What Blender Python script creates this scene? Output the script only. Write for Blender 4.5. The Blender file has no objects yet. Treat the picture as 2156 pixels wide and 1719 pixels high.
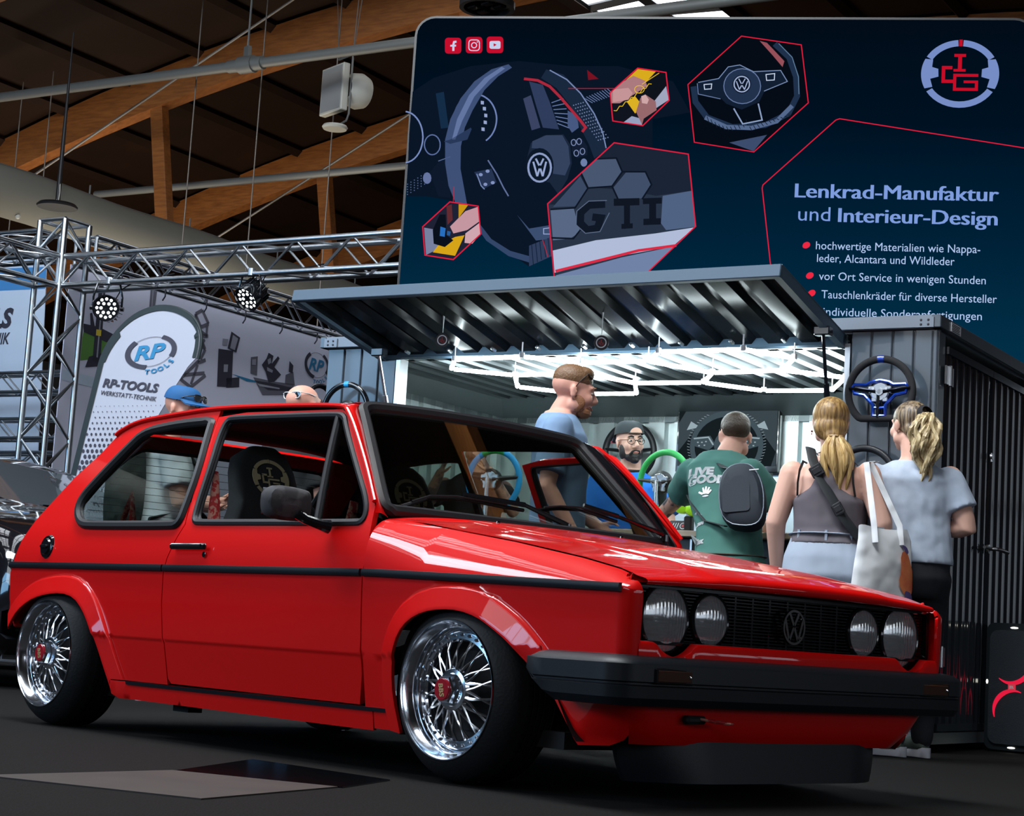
import bpy, bmesh, math, random
from math import sin, cos, pi, radians, sqrt, atan2
from mathutils import Vector, Matrix, Euler
from mathutils.geometry import delaunay_2d_cdt

C = bpy.context.scene.collection
V = Vector
rnd = random.Random(7)

# ------------------------------------------------------------------ camera
cam_data = bpy.data.cameras.new('camera')
cam_data.sensor_width = 36.0
cam_data.sensor_fit = 'HORIZONTAL'
cam_data.lens = 3921.545 / 2156 * 36.0
cam_data.clip_start = 0.05
cam_data.clip_end = 200
cam = bpy.data.objects.new('camera', cam_data)
C.objects.link(cam)
_yaw, _pit, _rol = 2.3943422803, 0.1264392537, 0.0623756439
_f = V((cos(_yaw) * cos(_pit), sin(_yaw) * cos(_pit), sin(_pit)))
_r = V((sin(_yaw), -cos(_yaw), 0))
_u = _r.cross(_f)
_r2 = _r * cos(_rol) + _u * sin(_rol)
_u2 = -_r * sin(_rol) + _u * cos(_rol)
_m = Matrix((_r2, _u2, -_f)).transposed().to_4x4()
_m.translation = V((4.225611, -4.509044, 0.421580))
cam.matrix_world = _m
bpy.context.scene.camera = cam

# ------------------------------------------------------------------ view + world
vs = bpy.context.scene.view_settings
vs.view_transform = 'Standard'
vs.look = 'None'
vs.gamma = 1.0
vs.use_curve_mapping = False
vs.exposure = 0.0
world = bpy.data.worlds.new('hall_ambient')
bpy.context.scene.world = world
world.use_nodes = True
world.node_tree.nodes['Background'].inputs['Color'].default_value = (0.55, 0.62, 0.78, 1)
world.node_tree.nodes['Background'].inputs['Strength'].default_value = 0.10


def area_light(name, loc, target, sx, sy, power, col=(1, 1, 1)):
    ld = bpy.data.lights.new(name, 'AREA')
    ld.shape = 'RECTANGLE'
    ld.size, ld.size_y = sx, sy
    ld.energy = power
    ld.color = col
    lo = bpy.data.objects.new(name, ld)
    C.objects.link(lo)
    lo.location = loc
    lo.rotation_euler = (V(target) - V(loc)).to_track_quat('-Z', 'Y').to_euler()
    return lo


# daylight from the hall's glazing, and unseen fill lights added where marked
area_light('roof_fill_light', (-1.2, -0.9, 8.3), (-1.6, 3.4, 1.2), 7, 3.0, 1550, (0.93, 0.97, 1.0))  # unseen fill added above the car to light the people's backs
area_light('daylight_rear_glazing', (-6.0, -15.0, 5.5), (-2.5, 1.5, 1.2), 9, 4.0, 330, (0.86, 0.93, 1.0))
area_light('daylight_side_glazing', (13.0, 4.5, 4.0), (0.0, 1.0, 0.8), 8, 3.0, 260, (0.86, 0.93, 1.0))
area_light('beam_fill_light', (-18.0, 8.6, 2.0), (-18.2, 9.6, 8.0), 6, 4.0, 300, (1.0, 0.90, 0.76))  # unseen fill added to brighten the timber arches from below
area_light('left_fill_light', (-7.8, -6.4, 7.6), (-11.2, 5.2, 2.6), 6, 2.5, 800, (0.80, 0.89, 1.0))  # unseen fill added to brighten the banners and the flag

# ------------------------------------------------------------------ materials
MATS = {}


def mat(name, col, rough=0.5, metal=0.0, spec=0.5, coat=0.0, emit=None, estr=1.0, trans=0.0, ior=1.45, bump=None, var=None, sheen=0.0, alpha=1.0):
    """Principled material; bump=(scale,strength) noise bump, var=(scale,amount,col2) noise colour variation."""
    m = bpy.data.materials.new(name)
    m.use_nodes = True
    nt = m.node_tree
    b = nt.nodes['Principled BSDF']
    b.inputs['Base Color'].default_value = (*col, 1)
    b.inputs['Roughness'].default_value = rough
    b.inputs['Metallic'].default_value = metal
    b.inputs['Specular IOR Level'].default_value = spec
    b.inputs['Coat Weight'].default_value = coat
    b.inputs['Coat Roughness'].default_value = 0.03
    b.inputs['Transmission Weight'].default_value = trans
    b.inputs['IOR'].default_value = ior
    b.inputs['Sheen Weight'].default_value = sheen
    if emit:
        b.inputs['Emission Color'].default_value = (*emit, 1)
        b.inputs['Emission Strength'].default_value = estr
    if bump or var:
        tc = nt.nodes.new('ShaderNodeTexCoord')
    if var:
        n = nt.nodes.new('ShaderNodeTexNoise')
        n.inputs['Scale'].default_value = var[0]
        n.inputs['Detail'].default_value = 5
        nt.links.new(tc.outputs['Object'], n.inputs['Vector'])
        r = nt.nodes.new('ShaderNodeValToRGB')
        r.color_ramp.elements[0].position = 0.5 - var[1]
        r.color_ramp.elements[1].position = 0.5 + var[1]
        r.color_ramp.elements[0].color = (*col, 1)
        r.color_ramp.elements[1].color = (*var[2], 1)
        nt.links.new(n.outputs['Fac'], r.inputs['Fac'])
        nt.links.new(r.outputs['Color'], b.inputs['Base Color'])
    if bump:
        n2 = nt.nodes.new('ShaderNodeTexNoise')
        n2.inputs['Scale'].default_value = bump[0]
        n2.inputs['Detail'].default_value = 4 if len(bump) < 3 else 0.8
        nt.links.new(tc.outputs['Object'], n2.inputs['Vector'])
        bp = nt.nodes.new('ShaderNodeBump')
        bp.inputs['Strength'].default_value = bump[1]
        bp.inputs['Distance'].default_value = bump[2] if len(bump) > 2 else 0.01
        nt.links.new(n2.outputs['Fac'], bp.inputs['Height'])
        nt.links.new(bp.outputs['Normal'], b.inputs['Normal'])
    MATS[name] = m
    return m


def glass_mat(name, tint, refl=0.1, rough=0.0):
    """Thin sheet glass: transparent straight through with a Fresnel reflection."""
    m = bpy.data.materials.new(name)
    m.use_nodes = True
    nt = m.node_tree
    nt.nodes.clear()
    out = nt.nodes.new('ShaderNodeOutputMaterial')
    mix = nt.nodes.new('ShaderNodeMixShader')
    tr = nt.nodes.new('ShaderNodeBsdfTransparent')
    tr.inputs['Color'].default_value = (*tint, 1)
    gl = nt.nodes.new('ShaderNodeBsdfGlossy')
    gl.inputs['Roughness'].default_value = rough
    lw = nt.nodes.new('ShaderNodeLayerWeight')
    lw.inputs['Blend'].default_value = 0.5
    pw = nt.nodes.new('ShaderNodeMath')
    pw.operation = 'POWER'
    pw.inputs[1].default_value = 4.0
    ma = nt.nodes.new('ShaderNodeMath')
    ma.operation = 'MULTIPLY_ADD'
    ma.inputs[1].default_value = 0.9
    ma.inputs[2].default_value = refl
    nt.links.new(lw.outputs['Facing'], pw.inputs[0])
    nt.links.new(pw.outputs[0], ma.inputs[0])
    nt.links.new(ma.outputs[0], mix.inputs['Fac'])
    nt.links.new(tr.outputs[0], mix.inputs[1])
    nt.links.new(gl.outputs[0], mix.inputs[2])
    nt.links.new(mix.outputs[0], out.inputs['Surface'])
    MATS[name] = m
    return m


def emit_mat(name, col, strength):
    m = bpy.data.materials.new(name)
    m.use_nodes = True
    nt = m.node_tree
    nt.nodes.clear()
    out = nt.nodes.new('ShaderNodeOutputMaterial')
    e = nt.nodes.new('ShaderNodeEmission')
    e.inputs['Color'].default_value = (*col, 1)
    e.inputs['Strength'].default_value = strength
    nt.links.new(e.outputs[0], out.inputs['Surface'])
    MATS[name] = m
    return m


def srgb(r, g, b):
    f = lambda c: c / 12.92 if c <= 0.04045 else ((c + 0.055) / 1.055) ** 2.4
    return (f(r / 255), f(g / 255), f(b / 255))


# ------------------------------------------------------------------ object helpers
class MB:
    """Collects geometry for ONE mesh object."""

    def __init__(self):
        self.v, self.f, self.mi, self.n = [], [], [], {}
        self.cur = 0

    def add(self, verts, faces, normals=None):
        o = len(self.v)
        self.v += [tuple(p) for p in verts]
        self.f += [tuple(i + o for i in f) for f in faces]
        self.mi += [self.cur] * len(faces)
        if normals:
            for i, n in enumerate(normals):
                self.n[o + i] = tuple(n)
        return self

    def box(self, c, s, M=None, bev=0.0):
        x, y, z = s[0] / 2, s[1] / 2, s[2] / 2
        if bev > 0:
            b = min(bev, x * .9, y * .9, z * .9)
            vs, fs = [], []
            for sx in (-1, 1):
                for sy in (-1, 1):
                    for sz in (-1, 1):
                        vs += [V((sx * (x - b), sy * (y - b), sz * z)), V((sx * (x - b), sy * y, sz * (z - b))), V((sx * x, sy * (y - b), sz * (z - b)))]
            bm = bmesh.new()
            for p in vs:
                bm.verts.new(p)
            bmesh.ops.convex_hull(bm, input=bm.verts)
            bm.verts.ensure_lookup_table()
            bm.verts.index_update()
            vs = [p.co.copy() for p in bm.verts]
            fs = [[q.index for q in f.verts] for f in bm.faces]
            bm.free()
        else:
            vs = [V((sx * x, sy * y, sz * z)) for sx in (-1, 1) for sy in (-1, 1) for sz in (-1, 1)]
            fs = [(0, 1, 3, 2), (4, 6, 7, 5), (0, 4, 5, 1), (2, 3, 7, 6), (0, 2, 6, 4), (1, 5, 7, 3)]
        c = V(c)
        vs = [(M @ (p + c)) if M else p + c for p in vs]
        return self.add(vs, fs)

    def tube(self, pts, r, seg=10, cap=True, closed=False, flat=1.0, up=None):
        """Round bar along a polyline; r a number or one per point; flat squeezes the second axis."""
        pts = [V(p) for p in pts]
        n = len(pts)
        rs = r if isinstance(r, (list, tuple)) else [r] * n
        vs, fs = [], []
        prev = None
        for i, p in enumerate(pts):
            a = pts[(i - 1) % n] if (i > 0 or closed) else p
            b = pts[(i + 1) % n] if (i < n - 1 or closed) else p
            t = (b - a)
            t = t.normalized() if t.length > 1e-9 else V((0, 0, 1))
            if prev is None:
                u0 = V(up) if up else (V((0, 0, 1)) if abs(t.z) < .9 else V((1, 0, 0)))
                s = t.cross(u0).normalized()
            else:
                s = prev - t * prev.dot(t)
                s = s.normalized() if s.length > 1e-6 else t.orthogonal().normalized()
            prev = s
            q = s.cross(t)
            for k in range(seg):
                an = 2 * pi * k / seg
                vs.append(p + s * (cos(an) * rs[i]) + q * (sin(an) * rs[i] * flat))
        m = n if closed else n - 1
        for i in range(m):
            j = (i + 1) % n
            for k in range(seg):
                l = (k + 1) % seg
                fs.append((i * seg + k, i * seg + l, j * seg + l, j * seg + k))
        if cap and not closed:
            fs.append(tuple(range(seg))[::-1])
            fs.append(tuple((n - 1) * seg + k for k in range(seg)))
        return self.add(vs, fs)

    def lathe(self, prof, M, seg=32, closed=False, cap=False):
        """prof: (radius, height) list revolved about the local Z of M."""
        vs, fs = [], []
        n = len(prof)
        for r, h in prof:
            for k in range(seg):
                a = 2 * pi * k / seg
                vs.append(M @ V((r * cos(a), r * sin(a), h)))
        for i in range(n if closed else n - 1):
            j = (i + 1) % n
            for k in range(seg):
                l = (k + 1) % seg
                fs.append((i * seg + k, i * seg + l, j * seg + l, j * seg + k))
        if cap:
            if prof[0][0] > 1e-6:
                fs.append(tuple(range(seg))[::-1])
            if prof[-1][0] > 1e-6:
                fs.append(tuple((n - 1) * seg + k for k in range(seg)))
        return self.add(vs, fs)

    def ball(self, c, r, seg=12, M=None):
        rx, ry, rz = r if isinstance(r, (list, tuple)) else (r, r, r)
        c = V(c)
        vs, fs = [], []
        rings = max(4, seg // 2)
        for i in range(rings + 1):
            th = pi * i / rings
            for k in range(seg):
                a = 2 * pi * k / seg
                p = V((rx * sin(th) * cos(a), ry * sin(th) * sin(a), rz * cos(th)))
                vs.append(c + (M @ p if M else p))
        for i in range(rings):
            for k in range(seg):
                l = (k + 1) % seg
                fs.append((i * seg + k, (i + 1) * seg + k, (i + 1) * seg + l, i * seg + l))
        return self.add(vs, fs)

    def grid(self, rows, closed_u=False, closed_v=False, flip=False):
        """rows: list of equal-length point rows."""
        n, m = len(rows), len(rows[0])
        vs = [p for r in rows for p in r]
        fs = []
        for i in range(n if closed_v else n - 1):
            j = (i + 1) % n
            for k in range(m if closed_u else m - 1):
                l = (k + 1) % m
                q = (i * m + k, i * m + l, j * m + l, j * m + k)
                fs.append(q[::-1] if flip else q)
        return self.add(vs, fs)

    def prism(self, loop, depth, M=None, holes=()):
        """Polygon (x,y) with holes, thickness depth along +z of M."""
        vs2, edges = [], []
        for lp in [loop] + list(holes):
            o = len(vs2)
            vs2 += [V((p[0], p[1])) for p in lp]
            edges += [(o + i, o + (i + 1) % len(lp)) for i in range(len(lp))]
        res = delaunay_2d_cdt(vs2, edges, [], 0, 1e-7)
        tv, tf = res[0], res[2]
        keep = []
        for f in tf:
            c = sum((tv[i] for i in f), V((0, 0))) / len(f)
            if inside(c, loop) and not any(inside(c, h) for h in holes):
                keep.append(f)
        n = len(tv)
        P = lambda x, y, z: (M @ V((x, y, z))) if M else V((x, y, z))
        vs = [P(p[0], p[1], depth) for p in tv] + [P(p[0], p[1], 0) for p in tv]
        fs = [tuple(f) for f in keep]
        if abs(depth) > 1e-9:
            fs += [tuple(i + n for i in f)[::-1] for f in keep]
            cnt = {}
            for f in keep:
                for i in range(len(f)):
                    a, b = f[i], f[(i + 1) % len(f)]
                    cnt[(a, b)] = 1
            for (a, b) in list(cnt):
                if (b, a) not in cnt:
                    fs.append((a, a + n, b + n, b))
        else:
            vs = vs[:n]
        return self.add(vs, fs)

    def build(self, name, m, parent=None, smooth=None, auto=0.6):
        me = bpy.data.meshes.new(name)
        me.from_pydata(self.v, [], self.f)
        ms = m if isinstance(m, (list, tuple)) else [m]
        for x in ms:
            me.materials.append(MATS[x] if isinstance(x, str) else x)
        if len(ms) > 1:
            me.polygons.foreach_set('material_index', self.mi)
        if not self.n:
            bm = bmesh.new()
            bm.from_mesh(me)
            bmesh.ops.recalc_face_normals(bm, faces=bm.faces)
            if smooth is not False:
                for f in bm.faces:
                    f.smooth = True
                for e in bm.edges:
                    if len(e.link_faces) == 2 and e.calc_face_angle(0) > auto:
                        e.smooth = False
            bm.to_mesh(me)
            bm.free()
        else:
            me.polygons.foreach_set('use_smooth', [True] * len(me.polygons))
            nn = []
            me.update()
            vn = [v.normal.copy() for v in me.vertices]
            for i in range(len(me.vertices)):
                nn.append(self.n.get(i, tuple(vn[i])))
            me.normals_split_custom_set_from_vertices(nn)
        me.update()
        o = bpy.data.objects.new(name, me)
        C.objects.link(o)
        if parent is not None:
            adopt(o, parent)
        return o


def adopt(o, parent):
    o.parent = parent
    if 'rootm' in parent:
        r = list(parent['rootm'])
        M = Matrix((r[0:4], r[4:8], r[8:12], r[12:16]))
        o.matrix_parent_inverse = M.inverted()


def inside(p, loop):
    x, y = p[0], p[1]
    c = False
    n = len(loop)
    j = n - 1
    for i in range(n):
        xi, yi, xj, yj = loop[i][0], loop[i][1], loop[j][0], loop[j][1]
        if (yi > y) != (yj > y) and x < (xj - xi) * (y - yi) / (yj - yi) + xi:
            c = not c
        j = i
    return c


def thing(name, label, cat, loc=(0, 0, 0), rz=0.0, group=None):
    o = bpy.data.objects.new(name, None)
    C.objects.link(o)
    o.empty_display_size = 0.1
    o.location = loc
    o.rotation_euler = (0, 0, rz)
    M = Matrix.Translation(V(loc)) @ Matrix.Rotation(rz, 4, 'Z')
    o['rootm'] = [x for r in M for x in r]
    tag(o, label, cat, group)
    return o


def tag(o, label, cat, group=None, kind=None):
    o['label'] = label
    o['category'] = cat
    if group:
        o['group'] = group
    if kind:
        o['kind'] = kind
    return o


def struct(o):
    o['kind'] = 'structure'
    return o


def copy_thing(root, M, label, group=None):
    """Copy of a thing with its parts and sub-parts, moved so that root's frame becomes M."""
    r = root.copy()
    C.objects.link(r)
    r.matrix_world = M
    r['label'] = label
    if group:
        r['group'] = group

    def rec(src, dst):
        for ch in list(src.children):
            c = ch.copy()
            C.objects.link(c)
            c.parent = dst
            rec(ch, c)
    rec(root, r)
    return r


def frame(o, x, y):
    """4x4 with origin o, x axis x, y axis near y, z = x cross y."""
    x = V(x).normalized()
    z = x.cross(V(y)).normalized()
    y = z.cross(x)
    M = Matrix((x, y, z)).transposed().to_4x4()
    M.translation = V(o)
    return M


def text_mesh(name, s, size, M, m, parent, depth=0.002, bold=0.0, shear=0.0, align='LEFT', width=None, space=1.0, emb=0):
    cu = bpy.data.curves.new(name, 'FONT')
    cu.body = s
    cu.size = size
    cu.align_x = align
    cu.extrude = depth / 2
    cu.offset = bold
    cu.shear = shear
    cu.space_character = space
    cu.resolution_u = 3
    o = bpy.data.objects.new(name, cu)
    C.objects.link(o)
    dg = bpy.context.evaluated_depsgraph_get()
    me = bpy.data.meshes.new_from_object(o.evaluated_get(dg))
    bpy.data.objects.remove(o)
    if width:
        xs = [v.co.x for v in me.vertices]
        w = max(xs) - min(xs)
        k = width / w
        x0 = min(xs) if align == 'LEFT' else (min(xs) + max(xs)) / 2
        for v in me.vertices:
            v.co.x = (v.co.x - x0) * k
    if emb:
        bm = bmesh.new()
        bm.from_mesh(me)
        g = bmesh.ops.duplicate(bm, geom=bm.verts[:] + bm.edges[:] + bm.faces[:])['geom']
        bmesh.ops.translate(bm, verts=[q for q in g if isinstance(q, bmesh.types.BMVert)], vec=(emb, 0, .0003))
        bm.to_mesh(me)
        bm.free()
    me.transform(M)
    me.name = name
    me.materials.clear()
    me.materials.append(MATS[m])
    o = bpy.data.objects.new(name, me)
    C.objects.link(o)
    if parent is not None:
        adopt(o, parent)
    return o


def arc(cx, cy, r, a0, a1, n, ry=None):
    ry = r if ry is None else ry
    return [(cx + r * cos(radians(a0 + (a1 - a0) * i / n)), cy + ry * sin(radians(a0 + (a1 - a0) * i / n))) for i in range(n + 1)]


def rrect(x0, y0, x1, y1, r, n=4):
    return arc(x1 - r, y0 + r, r, -90, 0, n) + arc(x1 - r, y1 - r, r, 0, 90, n) + arc(x0 + r, y1 - r, r, 90, 180, n) + arc(x0 + r, y0 + r, r, 180, 270, n)


def smooth_loop(pts, it=2, closed=True):
    for _ in range(it):
        q = []
        n = len(pts)
        for i in range(n if closed else n - 1):
            a, b = pts[i], pts[(i + 1) % n]
            q.append(tuple(a[k] * .75 + b[k] * .25 for k in range(len(a))))
            q.append(tuple(a[k] * .25 + b[k] * .75 for k in range(len(a))))
        if not closed:
            q = [pts[0]] + q + [pts[-1]]
        pts = q
    return pts


def bake_remesh(mb, name, m, parent, voxel=0.012, smooth=6, subdiv=0):
    """Fuse overlapping closed shapes into one continuous skin (voxel remesh + smoothing)."""
    me = bpy.data.meshes.new(name)
    me.from_pydata(mb.v, [], mb.f)
    bm = bmesh.new()
    bm.from_mesh(me)
    bmesh.ops.recalc_face_normals(bm, faces=bm.faces)
    bm.to_mesh(me)
    bm.free()
    o = bpy.data.objects.new(name, me)
    C.objects.link(o)
    md = o.modifiers.new('fuse', 'REMESH')
    md.mode = 'VOXEL'
    md.voxel_size = voxel
    if smooth:
        sm = o.modifiers.new('soften', 'SMOOTH')
        sm.iterations = smooth
        sm.factor = 0.5
    dg = bpy.context.evaluated_depsgraph_get()
    me2 = bpy.data.meshes.new_from_object(o.evaluated_get(dg))
    bpy.data.objects.remove(o)
    bpy.data.meshes.remove(me)
    me2.name = name
    me2.materials.clear()
    for x in (m if isinstance(m, (list, tuple)) else [m]):
        me2.materials.append(MATS[x])
    me2.polygons.foreach_set('use_smooth', [True] * len(me2.polygons))
    o = bpy.data.objects.new(name, me2)
    C.objects.link(o)
    if parent is not None:
        adopt(o, parent)
    return o


# ------------------------------------------------------------------ hall frame: X along the stand's front, Y to its back, Z up; origin at its right front corner
HX, HY, HO = V((0.960, 0.281, 0)).normalized(), V((-0.281, 0.960, 0)).normalized(), V((-1.431, 3.772, 0))
HAZ = atan2(HX.y, HX.x)
HM = frame(HO, HX, HY)


def hall(x, y, z):
    return HO + HX * x + HY * y + V((0, 0, z))
# ------------------------------------------------------------------ material library
mat('asphalt', (0.0085, 0.0078, 0.007), rough=0.85, spec=0.15, var=(150, 0.10, (0.002, 0.002, 0.0025)), bump=(140, 0.45))
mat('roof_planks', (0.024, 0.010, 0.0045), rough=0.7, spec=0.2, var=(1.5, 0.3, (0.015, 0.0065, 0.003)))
mat('hall_wall', (0.045, 0.04, 0.04), rough=0.8)
mat('pipe_steel', (0.20, 0.20, 0.185), rough=0.6, metal=0.5)
mat('duct_fabric', (0.20, 0.195, 0.165), rough=0.85, bump=(4, 0.25))
mat('wire_steel', (0.25, 0.22, 0.19), rough=0.5, metal=0.6)
mat('dark_metal', (0.03, 0.03, 0.032), rough=0.45, metal=0.6)
mat('lamp_white', (0.55, 0.53, 0.46), rough=0.4)
mat('lamp_screen', (0.30, 0.30, 0.30), rough=0.5)
mat('ply_board', (0.040, 0.033, 0.028), rough=0.6, var=(5, 0.2, (0.026, 0.022, 0.019)))
emit_mat('daylight_pane', (0.86, 0.92, 1.0), 4.5)
emit_mat('blue_fill_pane', (0.30, 0.62, 1.0), 7.0)
emit_mat('dim_fill_pane', (0.75, 0.86, 1.0), 0.35)
emit_mat('pane_front', (0.75, 0.86, 1.0), 2.2)
emit_mat('pane_side', (0.9, 0.93, 1.0), 3.2)
mat('car_red', (0.66, 0.002, 0.002), rough=0.5, spec=0.12, coat=0.8, bump=(260, 0.004))
mat('black_rubber', (0.012, 0.013, 0.016), rough=0.45)
mat('black_trim', (0.005, 0.007, 0.011), spec=0.3, rough=0.42, bump=(300, 0.05))
mat('bumper_black', (0.006, 0.009, 0.013), spec=0.35, rough=0.45, bump=(500, 0.06))
mat('gloss_black', (0.006, 0.007, 0.009), rough=0.12, coat=0.6)
mat('interior_dark', (0.010, 0.010, 0.012), rough=0.75)
mat('seat_cloth', (0.016, 0.016, 0.019), rough=0.85, bump=(220, 0.25), sheen=0.2)
mat('chrome', (0.85, 0.87, 0.9), rough=0.06, metal=1.0)
mat('wheel_chrome', (0.72, 0.76, 0.82), rough=0.15, metal=1.0)
mat('reflector', (0.85, 0.88, 0.92), rough=0.12, metal=1.0)
mat('tyre', (0.008, 0.009, 0.011), spec=0.35, rough=0.6, bump=(120, 0.15))
mat('cap_red', (0.30, 0.01, 0.02), rough=0.2, coat=0.8)
mat('gold', (0.75, 0.55, 0.25), rough=0.35, metal=0.7)
mat('beige_print', (0.52, 0.44, 0.27), rough=0.7)
mat('amber_smoke', (0.05, 0.022, 0.015), rough=0.12, coat=1.0)
mat('suede_grey', (0.055, 0.055, 0.06), rough=0.9, var=(22, 0.06, (0.028, 0.028, 0.032)))
mat('liner_grey', (0.035, 0.036, 0.04), rough=0.85, var=(26, 0.05, (0.014, 0.014, 0.016)))
mat('strap_red', (0.42, 0.02, 0.025), rough=0.6, var=(60, 0.03, (0.55, 0.25, 0.2)))
glass_mat('windscreen_glass', (0.76, 0.80, 0.76), 0.2)
glass_mat('side_glass', (0.78, 0.82, 0.80), 0.02)
mat('anthracite', (0.050, 0.068, 0.090), rough=0.30, spec=0.6, coat=0.35)
mat('anthracite_gloss', (0.014, 0.018, 0.024), rough=0.13, spec=0.5, coat=0.35)
mat('flap_sheet', (0.0018, 0.0026, 0.004), rough=0.2, spec=0.04)
mat('flap_edge', (0.05, 0.085, 0.125), rough=0.5, spec=0.3)
mat('rim_grey', (0.16, 0.19, 0.23), rough=0.38, metal=0.3)
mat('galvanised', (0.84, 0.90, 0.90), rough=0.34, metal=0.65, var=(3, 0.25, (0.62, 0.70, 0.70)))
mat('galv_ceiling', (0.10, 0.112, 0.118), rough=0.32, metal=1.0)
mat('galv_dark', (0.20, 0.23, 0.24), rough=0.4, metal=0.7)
mat('steel_plain', (0.55, 0.56, 0.58), rough=0.28, metal=1.0)
mat('sticker_white', (0.6, 0.62, 0.65), rough=0.5)
mat('print_black', (0.015, 0.015, 0.02), rough=0.5)
mat('pale_wood', (0.50, 0.40, 0.29), rough=0.5, var=(9, 0.25, (0.42, 0.33, 0.23)))
mat('counter_front', (0.02, 0.024, 0.03), rough=0.4)
mat('tag_white', (0.7, 0.7, 0.72), rough=0.4)
mat('tag_red', (0.45, 0.02, 0.03), rough=0.4)
emit_mat('tube_light', (0.82, 0.97, 1.0), 40)
emit_mat('tv_bg', srgb(58, 70, 75), 1.0)
emit_mat('tv_dark', srgb(22, 30, 34), 1.0)
emit_mat('tv_mid', srgb(66, 80, 88), 1.0)
emit_mat('tv_light', srgb(150, 168, 176), 1.0)
mat('leather_black', (0.014, 0.015, 0.018), rough=0.38, bump=(400, 0.1))
mat('suede_black', (0.012, 0.012, 0.014), rough=0.85)
mat('rim_green', (0.03, 0.42, 0.09), rough=0.42)
mat('rim_green_dark', (0.03, 0.22, 0.05), rough=0.42)
mat('rim_blue', (0.02, 0.36, 0.80), rough=0.40)
mat('trim_blue', (0.01, 0.06, 0.45), rough=0.15, metal=0.5, coat=1.0)
mat('cast_metal', (0.45, 0.47, 0.5), rough=0.35, metal=0.9)
mat('bracket_steel', (0.62, 0.63, 0.65), rough=0.25, metal=1.0)
mat('lime', (0.45, 0.95, 0.02), rough=0.4, emit=(0.45, 0.95, 0.02), estr=0.0)
mat('screen_case', (0.012, 0.013, 0.015), rough=0.4)
emit_mat('px_text', srgb(126, 156, 220), 1.0)
emit_mat('px_text_pale', srgb(176, 200, 240), 1.0)
emit_mat('px_ring', srgb(118, 140, 196), 1.0)
emit_mat('px_red', srgb(196, 14, 40), 1.0)
mat('truss_alu', (0.62, 0.66, 0.70), rough=0.28, metal=1.0, var=(6, 0.3, (0.42, 0.45, 0.48)))
mat('banner_grey', (0.62, 0.64, 0.80), rough=0.75)
mat('banner_white', (0.50, 0.60, 0.74), rough=0.75)
mat('banner_blue', (0.05, 0.22, 0.50), rough=0.7)
mat('flag_white', (0.40, 0.42, 0.50), rough=0.75, bump=(3, 0.3))
mat('flag_black', (0.012, 0.022, 0.025), rough=0.6)
mat('print_dark', (0.035, 0.035, 0.055), rough=0.6)
mat('print_mid', (0.13, 0.13, 0.17), rough=0.6)
mat('print_pale', (0.30, 0.31, 0.38), rough=0.6)
mat('print_blue', (0.02, 0.19, 0.38), rough=0.6)
mat('print_green', (0.10, 0.24, 0.05), rough=0.6)
mat('print_yellow', (0.7, 0.55, 0.05), rough=0.6)
emit_mat('spot_led', (0.93, 0.97, 1.0), 3)
mat('car_black', (0.006, 0.006, 0.008), rough=0.08, coat=1.0)
mat('car_red_lit', (0.05, 0.004, 0.006), rough=0.15, coat=1.0)
mat('dark_glass', (0.05, 0.06, 0.07), rough=0.03, spec=0.9, coat=1.0)
mat('lamp_clear', (0.5, 0.55, 0.6), rough=0.15, coat=1.0)
mat('skin_fair', (0.68, 0.40, 0.31), rough=0.5, spec=0.35)
mat('skin_pink', (0.64, 0.33, 0.25), rough=0.5, spec=0.35)
mat('skin_tan', (0.48, 0.25, 0.17), rough=0.5, spec=0.35)
mat('skin_tattoo', (0.40, 0.23, 0.17), rough=0.5, spec=0.35, var=(17, 0.05, (0.03, 0.028, 0.035)))
mat('skin_ink', (0.45, 0.24, 0.17), rough=0.5, spec=0.35, var=(11, 0.05, (0.13, 0.08, 0.08)))
mat('hair_brown', (0.045, 0.026, 0.015), rough=0.5, bump=(90, 0.4))
mat('hair_ginger', (0.16, 0.085, 0.04), rough=0.5, bump=(90, 0.4))
mat('hair_black', (0.012, 0.010, 0.010), rough=0.5, bump=(90, 0.4))
mat('beard_ginger', (0.30, 0.13, 0.06), rough=0.6, bump=(120, 0.4))
mat('shirt_greyblue', (0.17, 0.27, 0.42), rough=0.85, bump=(7, 0.7, 0.035))
mat('shirt_blue', (0.012, 0.16, 0.62), rough=0.8, bump=(9, 0.7, 0.035))
mat('shirt_green', (0.048, 0.15, 0.125), rough=0.85, bump=(8, 0.7, 0.035))
mat('shirt_grey', (0.46, 0.53, 0.64), rough=0.9, bump=(9, 0.7, 0.035), var=(30, 0.3, (0.38, 0.45, 0.56)))
mat('shirt_white', (0.60, 0.62, 0.68), rough=0.85, bump=(9, 0.7, 0.035))
mat('shirt_black', (0.012, 0.012, 0.014), rough=0.85, bump=(9, 0.7, 0.035))
mat('top_taupe', (0.11, 0.095, 0.11), rough=0.85, bump=(7, 0.7, 0.035))
mat('trousers_grey', (0.30, 0.35, 0.43), rough=0.85, bump=(6, 0.7, 0.035))
mat('trousers_black', (0.010, 0.011, 0.016), rough=0.85, bump=(6, 0.7, 0.035))
mat('jeans', (0.03, 0.11, 0.25), rough=0.85, bump=(10, 0.7, 0.035), var=(12, 0.2, (0.05, 0.16, 0.33)))
mat('strap_black', (0.010, 0.013, 0.016), rough=0.6)
mat('pack_cloth', (0.012, 0.018, 0.028), rough=0.75, bump=(300, 0.15))
mat('pack_green', (0.020, 0.028, 0.026), rough=0.8, bump=(12, 0.7, 0.035))
mat('tote_canvas', (0.66, 0.68, 0.70), rough=0.9, bump=(10, 0.7, 0.035))
mat('print_orange', (0.75, 0.24, 0.08), rough=0.8, var=(14, 0.2, (0.6, 0.12, 0.05)))
mat('print_purple', (0.10, 0.07, 0.22), rough=0.8)
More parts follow.
